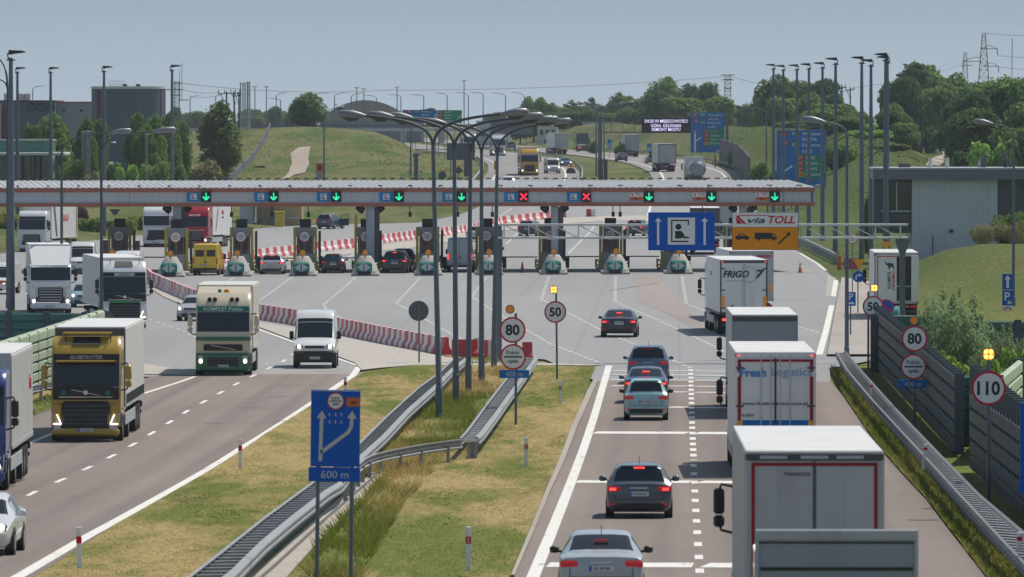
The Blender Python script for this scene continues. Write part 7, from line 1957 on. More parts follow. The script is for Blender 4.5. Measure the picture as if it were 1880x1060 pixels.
# ------------------------------------------------------------------ trucks
def profile_solid(pts, xs):
    """side outline (y,z) carried across x layers: (x, shrink, dy)"""
    cy = sum(p[0] for p in pts)/len(pts); cz = sum(p[1] for p in pts)/len(pts); n = len(pts); mb = MB()
    for x, s, dy in xs: mb.v += [(x, cy+(y-cy)*s+dy, cz+(z-cz)*(s*.5+.5)) for y,z in pts]
    for i in range(len(xs)-1):
        for j in range(n): mb.f.append((i*n+j, i*n+(j+1)%n, (i+1)*n+(j+1)%n, (i+1)*n+j))
    mb.f += [tuple(range(n)), tuple(range((len(xs)-1)*n, len(xs)*n))]
    return mb
def cab(t, style):
    """tractor cab, front bumper at y=0 facing +Y, built under thing t"""
    c = style; W = 1.235; H = c.get('H', 3.7); zw0, zw1 = 1.98, 2.86
    pm = paint(c['col']); lower = paint(c.get('low', c['col'])); bump = paint(c.get('bump', c.get('low', c['col'])))
    pts = [(-.06,1.0),(-.03,1.5),(-.06,1.95),(-.28,2.90),(-.34,3.12),(-.62,min(H-.16,3.45)),(-1.0,H),(-2.15,H),(-2.25,H-.2),(-2.25,1.05),(-2.0,.95),(-1.9,1.15),(-.75,1.15),(-.68,.95)]
    if H < 3.3: pts = [(-.06,1.0),(-.03,1.5),(-.06,1.95),(-.28,2.78),(-.42,H-.08),(-.7,H),(-2.05,H),(-2.15,H-.2),(-2.15,1.05),(-2.0,.95),(-1.9,1.15),(-.75,1.15),(-.68,.95)]; zw1 = 2.74
    mb = profile_solid(pts, [(-W,.965,-.05),(-W+.05,.99,-.015),(-W+.2,1,0),(W-.2,1,0),(W-.05,.99,-.015),(W,.965,-.05)])
    cb = mb.build('cab', pm, t, 35)
    yw = lambda z: -.06-.22*(z-1.95)/.95
    wq = lambda z, x, e=.012: (x, yw(z)+e-(.03 if abs(x) > W-.19 else 0), z)
    q = MB()
    xs = [-W+.06,-W+.22,0,W-.22,W-.06]
    for a, b in zip(xs, xs[1:]): q.quad(wq(zw0,a),wq(zw0,b),wq(zw1,b),wq(zw1,a))
    q.build('windscreen', M['glass'], cb)
    q = MB()
    for s in (-.45,.35): q.bar(wq(zw0+.03,s,.03), wq(zw0+.12,s+.55,.03), .025)
    q.build('wiper', M['black'], cb)
    if c.get('header', True):
        q = MB()
        hz = 3.12 if H > 3.3 else zw1+.12
        for a, b in zip(xs, xs[1:]): q.quad(wq(zw1+.02,a,.014),wq(zw1+.02,b,.014),wq(hz,b,.02),wq(hz,a,.02))
        hd = q.build('header_panel', M[c.get('headm','black')], cb)
    if c.get('visor'):
        MB().box(0,-.10,2.87,2.1,.26,.07,.02).build('sun_visor', paint(c['visor']) if isinstance(c['visor'], tuple) else M[c['visor']], cb)
    # lower front
    st = c.get('front')
    if st == 'low':
        MB().box(0,.03,1.66,2.42,.03,.17).build('stripe', bump, cb)
        fp = MB().box(0,-.005,1.27,1.75,.06,.28,.03).build('nose_panel', M['black'], cb); MB().bar((-.55,.035,1.17),(.55,.035,1.37),.03,.02).build('badge_bar', M['chrome'], fp)
        bm_ = MB().box(0,-.02,.60,2.46,.34,.84,.10).build('bumper', bump, cb)
        gp = MB().box(0,.12,.63,1.45,.08,.42,.04).build('grille', M['black'], bm_)
        for z in (.52,.63,.74): MB().box(0,.165,z,1.35,.012,.03).build('grille_bar', M['darkgrey'], gp)
        for s in (-1,1):
            hl = MB().box(s*1.0,.10,.72,.26,.14,.40,.04).build('headlight', M['headlamp'], bm_); MB().sphere((s*1.0,.17,.66), .085, 10, 6, (1,.4,1.2)).build('bulb', M['headlit'], hl, 60)
        MB().box(0,-.15,.20,2.2,.3,.14,.03).build('lower_spoiler', M['black'], cb)
    low = st == 'deep'
    dz = -.17 if low else 0.0
    fp = fp if st == 'low' else MB().box(0,-.02,1.74,2.36 if c.get('nosedark') else 2.10,.10,.46 if c.get('nosedark') else .34,.04).build('nose_panel', M['black'] if c.get('nosedark') else paint(c.get('nose', c['col'])), cb)
    MB().box(0,.035,1.60,1.9,.012,.03).build('chrome_strip', M['chrome'], fp)
    MB().bar((-.5,.04,1.66),(.5,.04,1.86),.03,.02).build('badge_bar', M['chrome'], fp) if c.get('bar') else None
    if c.get('bar'): MB().disc((0,.05,1.76), .085, 'y', .02, 16).build('badge', M['chrome'], fp)
    gp = gp if st == 'low' else MB().box(0,.0,1.12+dz,c.get('gw',1.55),.14,.86 if not low else 1.0,.08).build('grille', M['black'], cb)
    q = MB()
    for i in range(5): q.box(0,.078,.82+dz+.16*i,c.get('gw',1.55)*.9,.02,.045)
    if st != 'low': q.build('grille_bar', paint(c['slat']) if c.get('slat') else M['darkgrey'], gp)
    for s in (-1,1):
        if st != 'low': MB().box(s*1.03,-.05,1.12+dz,.36,.20,.86,.06).build('corner_panel', lower, cb)
        h = MB(); h.add([(s*.86,.075,.62),(s*1.18,.03,.62),(s*1.22,.03,1.12),(s*1.02,.075,1.0),(s*.86,-.1,.62),(s*1.18,-.1,.62),(s*1.22,-.1,1.12),(s*1.02,-.1,1.0)],[(0,1,2,3),(4,7,6,5),(0,4,5,1),(1,5,6,2),(2,6,7,3),(3,7,4,0)])
        h.v = [(a_,b_,c_+dz*.3) for a_,b_,c_ in h.v]
        if st != 'low': hl = h.build('headlight', M['headlamp'], cb)
        if st == 'low': pass
        elif c.get('lights') == 'led':
            MB().bar((s*.87,.09,.645),(s*1.15,.05,.645),.035).build('light_strip', M['headlit'], hl); MB().bar((s*.87,.09,.645),(s*1.02,.085,.98),.03).build('light_strip', M['headlit'], hl)
        elif c.get('lights'): MB().sphere((s*1.0,.06,.74), .09, 10, 6, (1,.4,1.2)).build('bulb', M['headlit'], hl, 60)
        if c.get('nomir'): continue
        # mirrors
        q = MB(); q.box(s*1.50,-.38,2.46,.22,.16,.52,.05); q.box(s*1.50,-.38,2.06,.22,.16,.24,.05)
        mr = q.build('mirror', M[c.get('mirm','black')] if isinstance(c.get('mirm','black'),str) else paint(c['mirm']), cb, 40)
        MB().tube([(s*1.2,-.42,2.75),(s*1.45,-.40,2.80),(s*1.5,-.38,2.66)], .03, 6).build('mirror_arm', M['black'], mr); MB().tube([(s*1.2,-.42,1.82),(s*1.45,-.40,1.88),(s*1.5,-.38,2.0)], .03, 6).build('mirror_arm', M['black'], mr)
        MB().quad((s*(W+.008),-.42,2.02),(s*(W+.008),-1.25,2.02),(s*(W+.008),-1.25,2.78),(s*(W+.008),-.62,2.78)).build('side_window', M['glass'], cb)
        MB().box(s*(W-.02),-1.3,1.0,.08,1.25,.20,.04).build('wheel_arch', lower, cb)
        MB().box(s*(W-.03),-.42,.72,.06,.40,.40,.02).build('step', M['darkgrey'], cb)
    if st != 'low': MB().box(0,.02,.46 if not low else .36,2.42,.34,.34 if not low else .26,.08).build('bumper', bump, cb)
    if st != 'low': MB().box(0,-.15,.24 if not low else .19,2.2,.3,.18,.03).build('lower_spoiler', M['black'], cb)
    if c.get('fog'):
        for s in (-1,1): MB().box(s*1.0,.20,.50,.26,.03,.13,.02).build('fog_lamp', M['headlamp'], cb)
    NCAR[0] += 1; plate(t, 0, .20, .44, 'front', NCAR[0], parent=cb)
    if c.get('roofglass'): MB().add([(-.52,-.58,3.42),(.52,-.58,3.42),(.46,-.97,3.69),(-.46,-.97,3.69)],[(0,1,2,3)]).build('roof_panel', M['black'], cb).location = (0,.02,.03)
    if c.get('horns'):
        for s in (-.85,.75): MB().tube([(s,-.75,3.55),(s,-.72,3.85)], .02, 5).build('aerial', M['black'], cb)
    if c.get('roofbar'):
        mb = MB().box(0,-1.0,H+.12,1.75,.45,.10,.04); mb.build('roof_deflector', pm, cb)
        for s in (-.8,.8): MB().box(s,-1.1,H+.04,.06,.3,.16).build('deflector_bracket', pm, cb)
    if c.get('lampbar'):
        for s in (-.62,-.38,.38,.62): MB().disc((s,-.52,3.42), .10, 'y', .10, 14).build('roof_lamp', M['black'], cb, 40)
    return cb
def box_body(t, y0, L, W, z0, z1, side, roof, rear=None, doors=True, frame='steel', bars=True, ribs=0, tail=True, parent=None, lit=False):
    """cargo box from y0 back to y0-L"""
    rear = rear or side; yb = y0-L
    bx = MB().box(0,y0-L/2,(z0+z1)/2,W,L,z1-z0,.03).build('cargo_box', M[side], parent or t)
    MB().box(0,y0-L/2,z1+.025,W-.03,L-.03,.055,.02).build('roof', M[roof], bx)
    for s in (-1,1):
        if ribs:
            q = MB()
            for i in range(ribs): q.box(s*(W/2+.002), y0-.5-(L-1)*i/(ribs-1), (z0+z1)/2, .012, .06, z1-z0-.2)
            q.build('side_ribs', M[side], bx)
        MB().box(s*(W/2+.002), y0-L/2, z0+.05, .03, L-.05, .12).build('side_rail', M[frame], bx)
    if tail:
        fr = MB()
        for s in (-1,1): fr.box(s*(W/2-.045),yb-.012,(z0+z1)/2,.09,.05,z1-z0-.02)
        fr.box(0,yb-.012,z1-.06,W,.05,.12); fr.box(0,yb-.012,z0+.06,W,.05,.12)
        fr.build('rear_frame', M[frame], bx)
        for s in (-1,1):
            d = MB().box(s*(W/4-.02),yb-.022,(z0+z1)/2,W/2-.09,.03,z1-z0-.26,.01).build('rear_door', M[rear], bx)
            if bars:
                q = MB()
                for e in (.12,.42) if bars == 2 else (.05,): q.tube([(s*(.03+e),yb-.055,z0+.05),(s*(.03+e),yb-.055,z1-.04)], .018, 6)
                q.build('lock_bar', M['steel'], d)
                q = MB()
                for e in (.12,.45,.85): q.box(s*(W/2-.16),yb-.045,z0+(z1-z0)*e,.24,.025,.06)
                q.build('hinge', M['darkgrey'], d)
        for s in (-1,1): MB().box(s*(W/2-.12),yb-.045,z1-.06,.07,.02,.05).build('marker_lamp', M['redlit'] if lit else M['redlamp'], bx)
    return bx
def chassis(t, y0, y1, axles, r=.5, W=2.5, rear=True, brake=False, rim='rim', skirt=None, plate_i=None):
    ch = MB()
    for s in (-1,1): ch.box(s*.42,(y0+y1)/2,.92,.12,y0-y1,.24)
    for i in range(max(2,int((y0-y1)/1.6))): ch.box(0,y1+.3+(y0-y1-.6)*i/max(1,int((y0-y1)/1.6)-1),.92,.9,.1,.2)
    ch.build('chassis', M['black'], t)
    wheels_for(t, W/2-.02, axles, r, .36, None, rim)
    if rear:
        b = MB().box(0,y1+.06,.56,2.36,.12,.14,.02).build('underrun_bar', M['darkgrey'], t)
        lb = MB().box(0,y1+.02,.84,2.40,.10,.24,.03).build('light_bar', M['black'], t)
        for s in (-1,1):
            MB().box(s*.98,y1-.035,.84,.36,.03,.13,.02).build('tail_lamp', M['redlit' if brake else 'redlamp'], lb)
            MB().box(s*.62,y1-.035,.84,.10,.03,.12,.02).build('turn_lamp', M['amber'], lb)
            MB().box(s*1.0,axles[-1]-.62,.50,.40,.03,.55).build('mud_flap', M['black'], t)
        if plate_i is not None: plate(t, 0, y1-.04, .82, 'rear', plate_i, parent=lb)
    if skirt:
        for s in (-1,1): MB().box(s*(W/2-.03),(y0+axles[-1])/2+.6,.72,.04,abs(y0-axles[-1])*.55,.42,.01).build('side_guard', M[skirt], t)
def truck(label, loc, rz, cabstyle, L=13.6, gap=2.75, side='tarp', roof='roofwhite', rear=None, z0=1.15, z1=4.0, W=2.55, frame='steel', doors=True, bars=True, ribs=0, rigid=False, brake=False, tail=True, lit=False, skirt='boxgrey'):
    """origin on the ground below the front bumper"""
    t = thing('truck', label, 'truck', loc, rz)
    cb = cab(t, cabstyle); yb = -gap-L
    bx = box_body(t, -gap, L, W, z0, z1, side, roof, rear, doors, frame, bars, ribs, tail, lit=lit)
    if rigid: ax = [-1.35, yb+2.6] if L < 8 else [-1.35, yb+3.2, yb+1.9]
    else: ax = [-1.35, -5.0, yb+5.4, yb+4.1, yb+2.8]
    NCAR[0] += 1
    chassis(t, -.6, yb, ax, .5, W, tail, brake, skirt=skirt, plate_i=NCAR[0])
    MB().box(-.95,-3.1,.85,.5,1.1,.5,.08).build('fuel_tank', M['steel'], t); MB().box(.95,-3.1,.85,.5,1.1,.5,.08).build('battery_box', M['boxgrey'], t)
    return t, cb, bx
def front_at(px, py, rz=PI, k=None):
    return on_ground(G(px, py) if k is None else Vector(((px-VX)/k, F/k, 0)))
def rear_at(px, py, total, rz=0.0, k=None):
    p = G(px, py) if k is None else Vector(((px-VX)/k, F/k, 0)); return on_ground(p+fwd(rz)*total)
WHITE = (.72,.73,.74)
# gold truck
GOLD = (.44,.285,.03)
t, cb, bx = truck('gold truck with white curtain trailer and black grille, nearest in the left carriageway', front_at(157.5,812), PI+.014,
    dict(col=GOLD, H=3.72, visor=GOLD, nosedark=True, bar=True, lights='led', fog=True, roofglass=True, horns=True, roofbar=True, mirm=GOLD, gw=1.66, front='deep'), ribs=0, z1=3.98, L=12.8)
MB().box(0,-2.70,2.6,2.5,.09,2.8,.03).build('front_wall', M['bdark'], bx)
q = MB()
for i in range(34): q.box(-1.285,-3.1-.365*i,1.42,.02,.07,.36)
q.build('curtain_buckles', M['darkgrey'], bx)
lettering('GLOBETROTTER', .13, (0,-.27,3.0), M['signgrey'], cb, 'front', bold=.01, shear=.2, width=1.15)
for s in (-.78,.78): MB().disc((s,.04,1.75), .085, 'y', .012, 16).build('round_sticker', M['signteal'], cb)
# cream and green rigid truck
CREAM, GREEN = (.66,.58,.43), (.012,.15,.07)
M['creambox'] = mat('cream_box', (.60,.56,.47), .5, dirt=.08)
t, cb, bx = truck('cream and green box truck with a green name board over the windscreen', front_at(409.5,690), PI+.018,
    dict(col=CREAM, H=3.72, low=GREEN, bump=GREEN, nose=CREAM, lights='bulb', lampbar=True, header=True, headm='signteal', mirm=CREAM, gw=1.5, bar=False, front='low'), L=8.2, gap=2.45, side='creambox', roof='tarp', rigid=True, z1=4.0, frame='creambox')
lettering('KOMPLET Polska', .15, (0,-.275,3.0), M['signwhite'], cb, 'front', bold=.012, width=1.75)
for s in (-1,1): MB().box(s*1.22,-1.3,1.66,.05,1.7,.17).build('side_stripe', paint(GREEN), cb)
q = MB(); q.add([(-1.2,-1.15,3.62),(1.2,-1.15,3.62),(1.16,-2.0,3.98),(-1.16,-2.0,3.98),(-1.2,-2.2,3.5),(1.2,-2.2,3.5)],[(0,1,2,3),(0,3,4),(1,5,2),(2,5,4,3)]); q.build('roof_fairing', paint(CREAM), cb)
MB().disc((-.1,-1.42,3.74), .13, 'y', .02, 18).build('orange_emblem', M['signorange'], cb).scale = (1,1,1)
MB().box(.2,-1.42,3.78,.16,.02,.16,.05).build('green_emblem', M['signteal'], cb)
# blue truck at the left edge
BLUE = (.02,.05,.22)
t, cb, bx = truck('blue truck with pale ribbed trailer cut off by the left edge', front_at(-66,903), PI+.025, dict(col=BLUE, H=3.6, lights='bulb', visor='black', mirm='black'), ribs=22, z1=4.0, L=11.5)
lettering('Vins', .5, (-1.29,-12.6,2.9), M['signred'], bx, 'left', bold=.01)
# white and green fronted truck (turning)
a = PI+.14
t, cb, bx = truck('white truck with black grille and green stripe behind the left noise barrier', front_at(229,604,a), a, dict(col=WHITE, H=3.72, nosedark=True, bar=True, lights='led', roofglass=True, horns=True, mirm='black', gw=1.7, front='deep'), side='tarp', z1=3.85, L=13.0)
MB().box(0,.06,1.49,1.7,.04,.09).build('green_stripe', paint((.01,.30,.09)), cb); b_ = MB().box(0,-.26,3.0,1.1,.03,.16).build('name_board', M['signgrey'], cb); lettering('TRANSPORT', .08, (0,-.24,3.0), M['navy'], b_, 'front')
# white box truck with slatted grille (turning)
a = PI+.10
t, cb, bx = truck('white refrigerated box truck with slatted pale grille, left of the green fronted truck', front_at(93,576,a), a, dict(col=WHITE, H=2.95, lights='bulb', header=False, visor=WHITE, slat=(.55,.56,.57), gw=1.5, mirm='black'), side='white', roof='roofwhite', L=7.6, gap=2.3, z1=4.05, rigid=True, frame='white')
q = MB(); q.add([(-1.1,-.62,2.92),(1.1,-.62,2.92),(1.25,-2.2,4.0),(-1.25,-2.2,4.0),(-1.2,-2.2,2.92),(1.2,-2.2,2.92)],[(0,1,2,3),(0,3,4),(1,5,2),(2,5,4,3),(0,4,5,1)]); q.build('roof_fairing', paint(WHITE), cb)
MB().box(0,-2.22,3.75,1.5,.36,.34,.06).build('cooling_unit', M['black'], bx)
# far left row
a = PI-.11
t, cb, bx = truck('white truck with grey, green and red striped trailer far left under the canopy', front_at(58,463), a, dict(col=WHITE, H=3.6, lights=None, slat=(.3,.31,.32), gw=1.5), side='tarp', z1=4.0, frame='tarp', L=12.5)
lettering('TRAKAD', .62, (-1.285,-9.2,2.9), M['signred'], bx, 'left', bold=.02, shear=.15)
q = MB()
for i in range(3): q.add([(-1.284,-3.6-.3*i-.2*k_,4.0-.45*k_) for k_ in range(7)]+[(-1.284,-3.8-.3*i-.2*k_,4.0-.45*k_) for k_ in range(6,-1,-1)],[tuple(range(14))])
q.build('slanted_stripes', M['signblack'], bx)
MB().box(-1.284,-14.6,2.6,.01,.25,2.7).build('green_stripe', paint((.08,.42,.05)), bx); MB().box(-1.284,-14.95,2.6,.01,.16,2.7).build('red_stripe', M['signred'], bx)
a = PI-.01
t, cb, bx = truck('white truck with dark grille facing the booths, left of the red truck', front_at(287,454), a, dict(col=WHITE, H=3.65, lights=None, gw=1.5, header=False, visor=WHITE), side='white', z1=3.9, L=9)
RED = (.42,.012,.03)
a = PI-.09
t, cb, bx = truck('red truck with white trailer and red grey swoosh behind the yellow van', front_at(357,456), a, dict(col=RED, H=3.72, lights='bulb', slat=(.3,.31,.33), gw=1.4, headm='signred', mirm=RED), side='white', z1=4.0, frame='white', L=12)
b_ = MB().box(0,-.26,3.0,1.0,.03,.15).build('name_board', M['signwhite'], cb); lettering('KRAFTER', .09, (0,-.24,3.0), M['signred'], b_, 'front')
q = MB()
for i, (m_, dz) in enumerate((('signred',0),('fascia',.35))):
    q = MB(); q.add([(-1.284,-4.4-i*.3-.32*k_,1.5+.42*k_*(1+.05*k_)+dz) for k_ in range(5)]+[(-1.284,-4.75-i*.3-.36*k_,1.4+.42*k_*(1+.05*k_)+dz) for k_ in range(4,-1,-1)],[tuple(range(10))]); q.build('swoosh', M[m_], bx)
lettering('Meier', .45, (-1.285,-9.0,3.2), M['signred'], bx, 'left', bold=.02, shear=.2); lettering('spedition', .22, (-1.285,-9.0,2.7), M['navy'], bx, 'left')
for px, k, c_, l in ((168,14.2,WHITE,'parked white truck with green roof edge behind the purple shrub'),(196,14.0,(.5,.5,.52),'parked pale truck behind the hedge on the left')):
    truck(l, front_at(px,0,PI+.5,k), PI+.5, dict(col=c_, H=3.2, lights=None), L=6, z1=3.6, rigid=True, side='tarp' if px == 168 else 'boxgrey')
# yellow and white far trucks, oncoming
YEL = (.62,.33,.02)
t, cb, bx = truck('far yellow truck with lit headlights on the far oncoming road', front_at(972.5,0,PI+.05,13.2), PI+.05, dict(col=YEL, H=3.75, lights='bulb', headm='signgrey', gw=1.3), z1=4.0, side='tarp', L=12)
t, cb, bx = truck('far white truck coming round the left bend', front_at(916,0,PI+.06,10.0), PI+.06, dict(col=WHITE, H=3.8, lights='bulb', slat=(.3,.3,.32), gw=1.4), z1=4.0, side='boxgrey', L=12)
truck('far white truck deep in the left bend behind the wide sign back', front_at(862,0,PI+.08,9.2), PI+.08, dict(col=WHITE, H=3.7, lights=None), z1=4.0, side='tarp', L=12)
# right carriageway, going away, nearest first
CAB0 = dict(col=(.5,.52,.54), H=3.7, lights=None, mirm='black')
t, cb, bx = truck('grey doored truck with red framed rear, nearest full truck in the right lane', rear_at(1495,1216,2.6+12.2,.012), .012, CAB0, L=12.2, gap=2.6, side='boxgrey', roof='roofwhite', rear='boxgrey', z1=4.0, z0=1.05, bars=False, frame='boxgrey')
MB().box(0,-2.6-12.2-.045,3.93,2.48,.03,.12).build('dark_header', M['darkgrey'], bx)
yb = -2.6-12.2; q = MB()
for s in (-1,1): q.box(s*1.12,yb-.042,2.5,.06,.012,2.6)
q.box(0,yb-.042,3.80,2.30,.012,.06); q.build('red_tape', M['darkred'], bx)
MB().box(-.0,yb-.05,2.45,.02,.02,2.7).build('door_gap', M['black'], bx)
lettering('TRANSLINE', .07, (-.32,yb-.04,3.62), M['navy'], bx, 'rear')
q = MB()
for x in (-.75,.0,.65): q.box(x,yb-.066,3.93,.5,.02,.06)
q.build('roof_edge_slots', M['boxgrey'], bx)
t, cb, bx = truck('white refrigerated truck with blue Fresh Logistics lettering and red door frame', rear_at(1423.5,876,2.6+12.6,.012), .012, dict(col=(.05,.07,.14), H=3.7, lights=None, mirm='black'), L=12.6, gap=2.6, side='white', roof='roofwhite', rear='white', z1=4.0, z0=1.0, bars=2, frame='white', brake=True, lit=True)
yb = -2.6-12.6; q = MB()
for s in (-1,1): q.box(s*1.13,yb-.045,2.45,.10,.012,2.7)
q.box(0,yb-.045,3.78,2.36,.012,.08); q.build('red_frame', M['darkred'], bx)
lettering('Fresh', .27, (-.70,yb-.06,3.40), paint((.0,.24,.60)), bx, 'rear', bold=.04, width=.80); lettering('Logistics', .27, (.50,yb-.06,3.39), paint((.20,.40,.62)), bx, 'rear', bold=.006, width=1.28)
lettering('www.freshlogistics.com.pl', .10, (-.02,yb-.06,2.42), M['signblack'], bx, 'rear', bold=.012, width=2.05); lettering('R-4279', .09, (-.86,yb-.06,2.06), M['signblack'], bx, 'rear', bold=.01)
MB().box(0,yb-.043,1.60,2.2,.012,.62).build('blue_band', M['signblue2'], bx)
for s in (-1,1): MB().box(s*1.10,yb-.056,1.78,.14,.012,.24).build('yellow_plate', M['signyellow'], bx)
MB().box(0,yb-.05,2.45,.05,.03,2.8).build('door_seal', M['navy'], bx)
for s in (-1,1):
    for z in (1.35,3.35): MB().box(s*1.21,yb-.05,z,.16,.03,.15,.01).build('hinge_plate', M['white'], bx)
t, cb, bx = truck('dark backed truck with bright white roof in front of the Fresh Logistics truck', rear_at(1404,768,2.6+12.8,.012), .012, dict(col=(.1,.1,.11), H=3.7, lights=None, mirm='black'), L=12.8, gap=2.6, side='tarp', roof='roofwhite', rear='fascia', z1=3.95, bars=False, frame='fascia')
MB().box(0,-15.44,3.83,2.45,.03,.18).build('dark_header', M['darkgrey'], bx)
t, cb, bx = truck('white truck lettered FRIGO 7 on the plaza behind the big signs', rear_at(1365.5,616,2.6+12.8,.055), .055, dict(col=WHITE, H=3.7, lights=None, mirm='black'), L=12.8, gap=2.6, side='white', roof='roofwhite', rear='white', z1=4.0, z0=1.12, bars=True, frame='darkgrey', brake=True, lit=True)
yb = -2.6-12.8
lettering('FRIGO', .36, (-.42,yb-.065,3.28), M['navy'], bx, 'rear', bold=.04, shear=.22, width=1.4); lettering('7', .44, (.88,yb-.065,3.28), M['navy'], bx, 'rear', bold=.05, shear=.25, sx=1.2)
MB().ring((.30,yb-.045,3.25), .36, .46, .008, 30).build('pale_ring', mat('pale_teal', (.42,.55,.55), .5, dirt=0), bx)
MB().box(-.40,yb-.045,2.92,1.1,.008,.02).build('underline', M['signback'], bx)
for s in (-1,1): MB().box(s*1.12,yb-.05,1.80,.19,.014,.58,.0).build('orange_plate', M['amber'], bx)
lettering('FRIGOTRANS', .22, (-1.285,-7.5,3.2), M['boxgrey'], bx, 'left', bold=.01)
MB().disc((-.62,yb-.045,1.55), .08, 'y', .008, 14).build('round_sticker', M['signback'], bx)
t, cb, bx = truck('white truck with red lettering just ahead of the FRIGO 7 truck', rear_at(1379.5,590,2.6+12,.06), .06, dict(col=WHITE, H=3.7, lights=None, mirm='black'), L=12.0, gap=2.6, side='white', roof='roofwhite', rear='boxgrey', z1=4.0, bars=False, frame='boxgrey')
lettering('PEKSAN', .16, (.72,-14.67,3.72), M['signred'], bx, 'rear', bold=.03)
for s in (-1,1): MB().box(s*1.13,-14.65,1.9,.14,.014,.5).build('amber_plate', M['amber'], bx)
t, cb, bx = truck('dark backed truck in the toll lane half hidden by the blue toll board', rear_at(1294,468,2.6+12,.0), .0, dict(col=WHITE, H=3.6, lights=None, mirm='black'), L=12.0, gap=2.6, side='darkgrey', roof='roofwhite', rear='bdark', z1=4.0, bars=True, frame='bdark')
lettering('HAMMER', .2, (-.1,-14.68,1.2), M['signwhite'], bx, 'rear', bold=.03)
t, cb, bx = truck('pale grey truck further on beyond the booths behind the toll boards', rear_at(1322,432,2.6+11,.0), .0, dict(col=WHITE, H=3.6, lights=None), L=11.0, gap=2.6, side='boxgrey', roof='roofwhite', rear='boxgrey', z1=4.0, bars=False, frame='boxgrey')
# open trailer parked on the right
t, cb, bx = truck('parked white trailer with one rear door open showing its dark inside', rear_at(1645.5,0,2.6+12,0,32.0), 0.0, dict(col=(.4,.4,.42), H=3.4, lights=None), L=12.0, gap=2.6, side='white', roof='roofwhite', rear='white', z1=3.9, z0=1.0, bars=False, frame='boxgrey')
t.location.z = 0.0
yb = -14.6
dk = MB().box(.42,yb-.043,2.45,.86,.012,2.55).build('dark_hold_panel', M['signblack'], bx)  # flat black panel on the closed box, painted for the shade inside the hold
for z, m_, ww in ((3.1,'wood',.8),(2.5,'bark',.8),(2.0,'boxgrey',.82),(1.55,'wood',.7)): MB().box(.42,yb-.06,z,ww,.03,.10 if m_ != 'boxgrey' else .06).build('pallet_edge', M[m_], dk)
MB().box(1.06,yb-.07,2.45,.42,.06,2.7,.01).build('right_door', M['white'], bx); MB().box(-.55,yb-.06,2.45,1.12,.05,2.7,.01).build('left_door', M['white'], bx)
for x in (-1.08,): MB().box(x,yb-.095,2.45,.05,.012,2.6).build('red_tape', M['signred'], bx)
MB().box(-.55,yb-.09,3.72,1.1,.012,.05).build('red_tape', M['signred'], bx)
lettering('SCHMITZ', .17, (-.42,yb-.10,2.35), M['navy'], bx, 'rear', bold=.03, tilt=PI/2); lettering('CARGOBULL', .15, (-.18,yb-.10,2.35), M['signred'], bx, 'rear', bold=.03, tilt=PI/2)
q = MB(); q.poly([(-.62,yb-.10,3.42),(-.52,yb-.10,3.30),(-.40,yb-.10,3.36),(-.18,yb-.10,3.30),(-.12,yb-.10,3.0),(-.18,yb-.10,3.0),(-.24,yb-.10,3.12),(-.36,yb-.10,3.10),(-.40,yb-.10,2.98),(-.46,yb-.10,2.98),(-.46,yb-.10,3.16),(-.58,yb-.10,3.24),(-.66,yb-.10,3.4),(-.68,yb-.10,3.52)]); q.build('elephant_emblem', M['navy'], bx)
# flat-backed trailer at the very bottom
t = thing('truck', 'grey headboard of a flatbed truck rising from the bottom edge at the right', 'truck', rear_at(1536,0,6.0,.004,117.0), .004)
cab(t, dict(col=(.45,.46,.48), H=2.75, lights=None, mirm='black', nomir=True))
zt = CAMH-(972-225)/117.0-t.location.z
hb = MB().box(0,-6.0,(zt+1.0)/2,2.56,.10,zt-1.0,.015).build('headboard', M['fascia'], t)
q = MB(); q.box(0,-6.07,zt-.09,2.54,.05,.16,.01); 
q.build('top_rail', M['boxgrey'], hb)
q = MB()
for s in (-1,1): q.box(s*1.25,-6.06,(zt+1.0)/2,.06,.05,zt-1.05)
q.build('side_edge', M['boxgrey'], hb)
MB().box(0,-6.06,zt-.62,2.4,.03,.05).build('lower_rail', M['black'], hb); MB().box(0,-6.055,zt-.21,2.44,.02,.025).build('groove', M['black'], hb)
MB().box(0,-11.5,1.15,2.5,11,.16,.02).build('flatbed', M['darkgrey'], t); chassis(t, -.6, -17, [-1.35,-4.6,-13,-14.3,-15.6], .5, 2.5)
# far trucks going away
CABF = dict(col=(.45,.46,.48), H=3.6, lights=None)
truck('far white truck with clean doors on the far right carriageway, below the message screen', rear_at(1225,0,14.6,.07,12.8), .07, CABF, L=12, gap=2.6, side='white', rear='boxgrey', frame='darkgrey', z1=4.0, bars=True)
truck('far plain grey truck farther along the far right carriageway', rear_at(1160.5,0,14.6,.06,10.2), .06, CABF, L=12, gap=2.6, side='boxgrey', rear='fascia', frame='fascia', z1=4.0, bars=True)
truck('far white truck seen at an angle on the bend with its long side showing', rear_at(1031,0,14.6,.14,9.6), .14, CABF, L=12, gap=2.6, side='white', rear='boxgrey', frame='boxgrey', z1=4.0, bars=True)
t = thing('truck', 'far dark tractor unit with a black back on the bend behind the far lamps', 'truck', rear_at(1073,0,6,.12,9.0), .12)
cab(t, dict(col=(.03,.03,.035), H=3.7, lights=None)); chassis(t, -.6, -6.2, [-1.35,-4.0,-5.3], .5, 2.5, True, True); MB().box(0,-3.6,1.25,2.3,2.6,.5,.1).build('equipment_deck', M['boxgrey'], t)
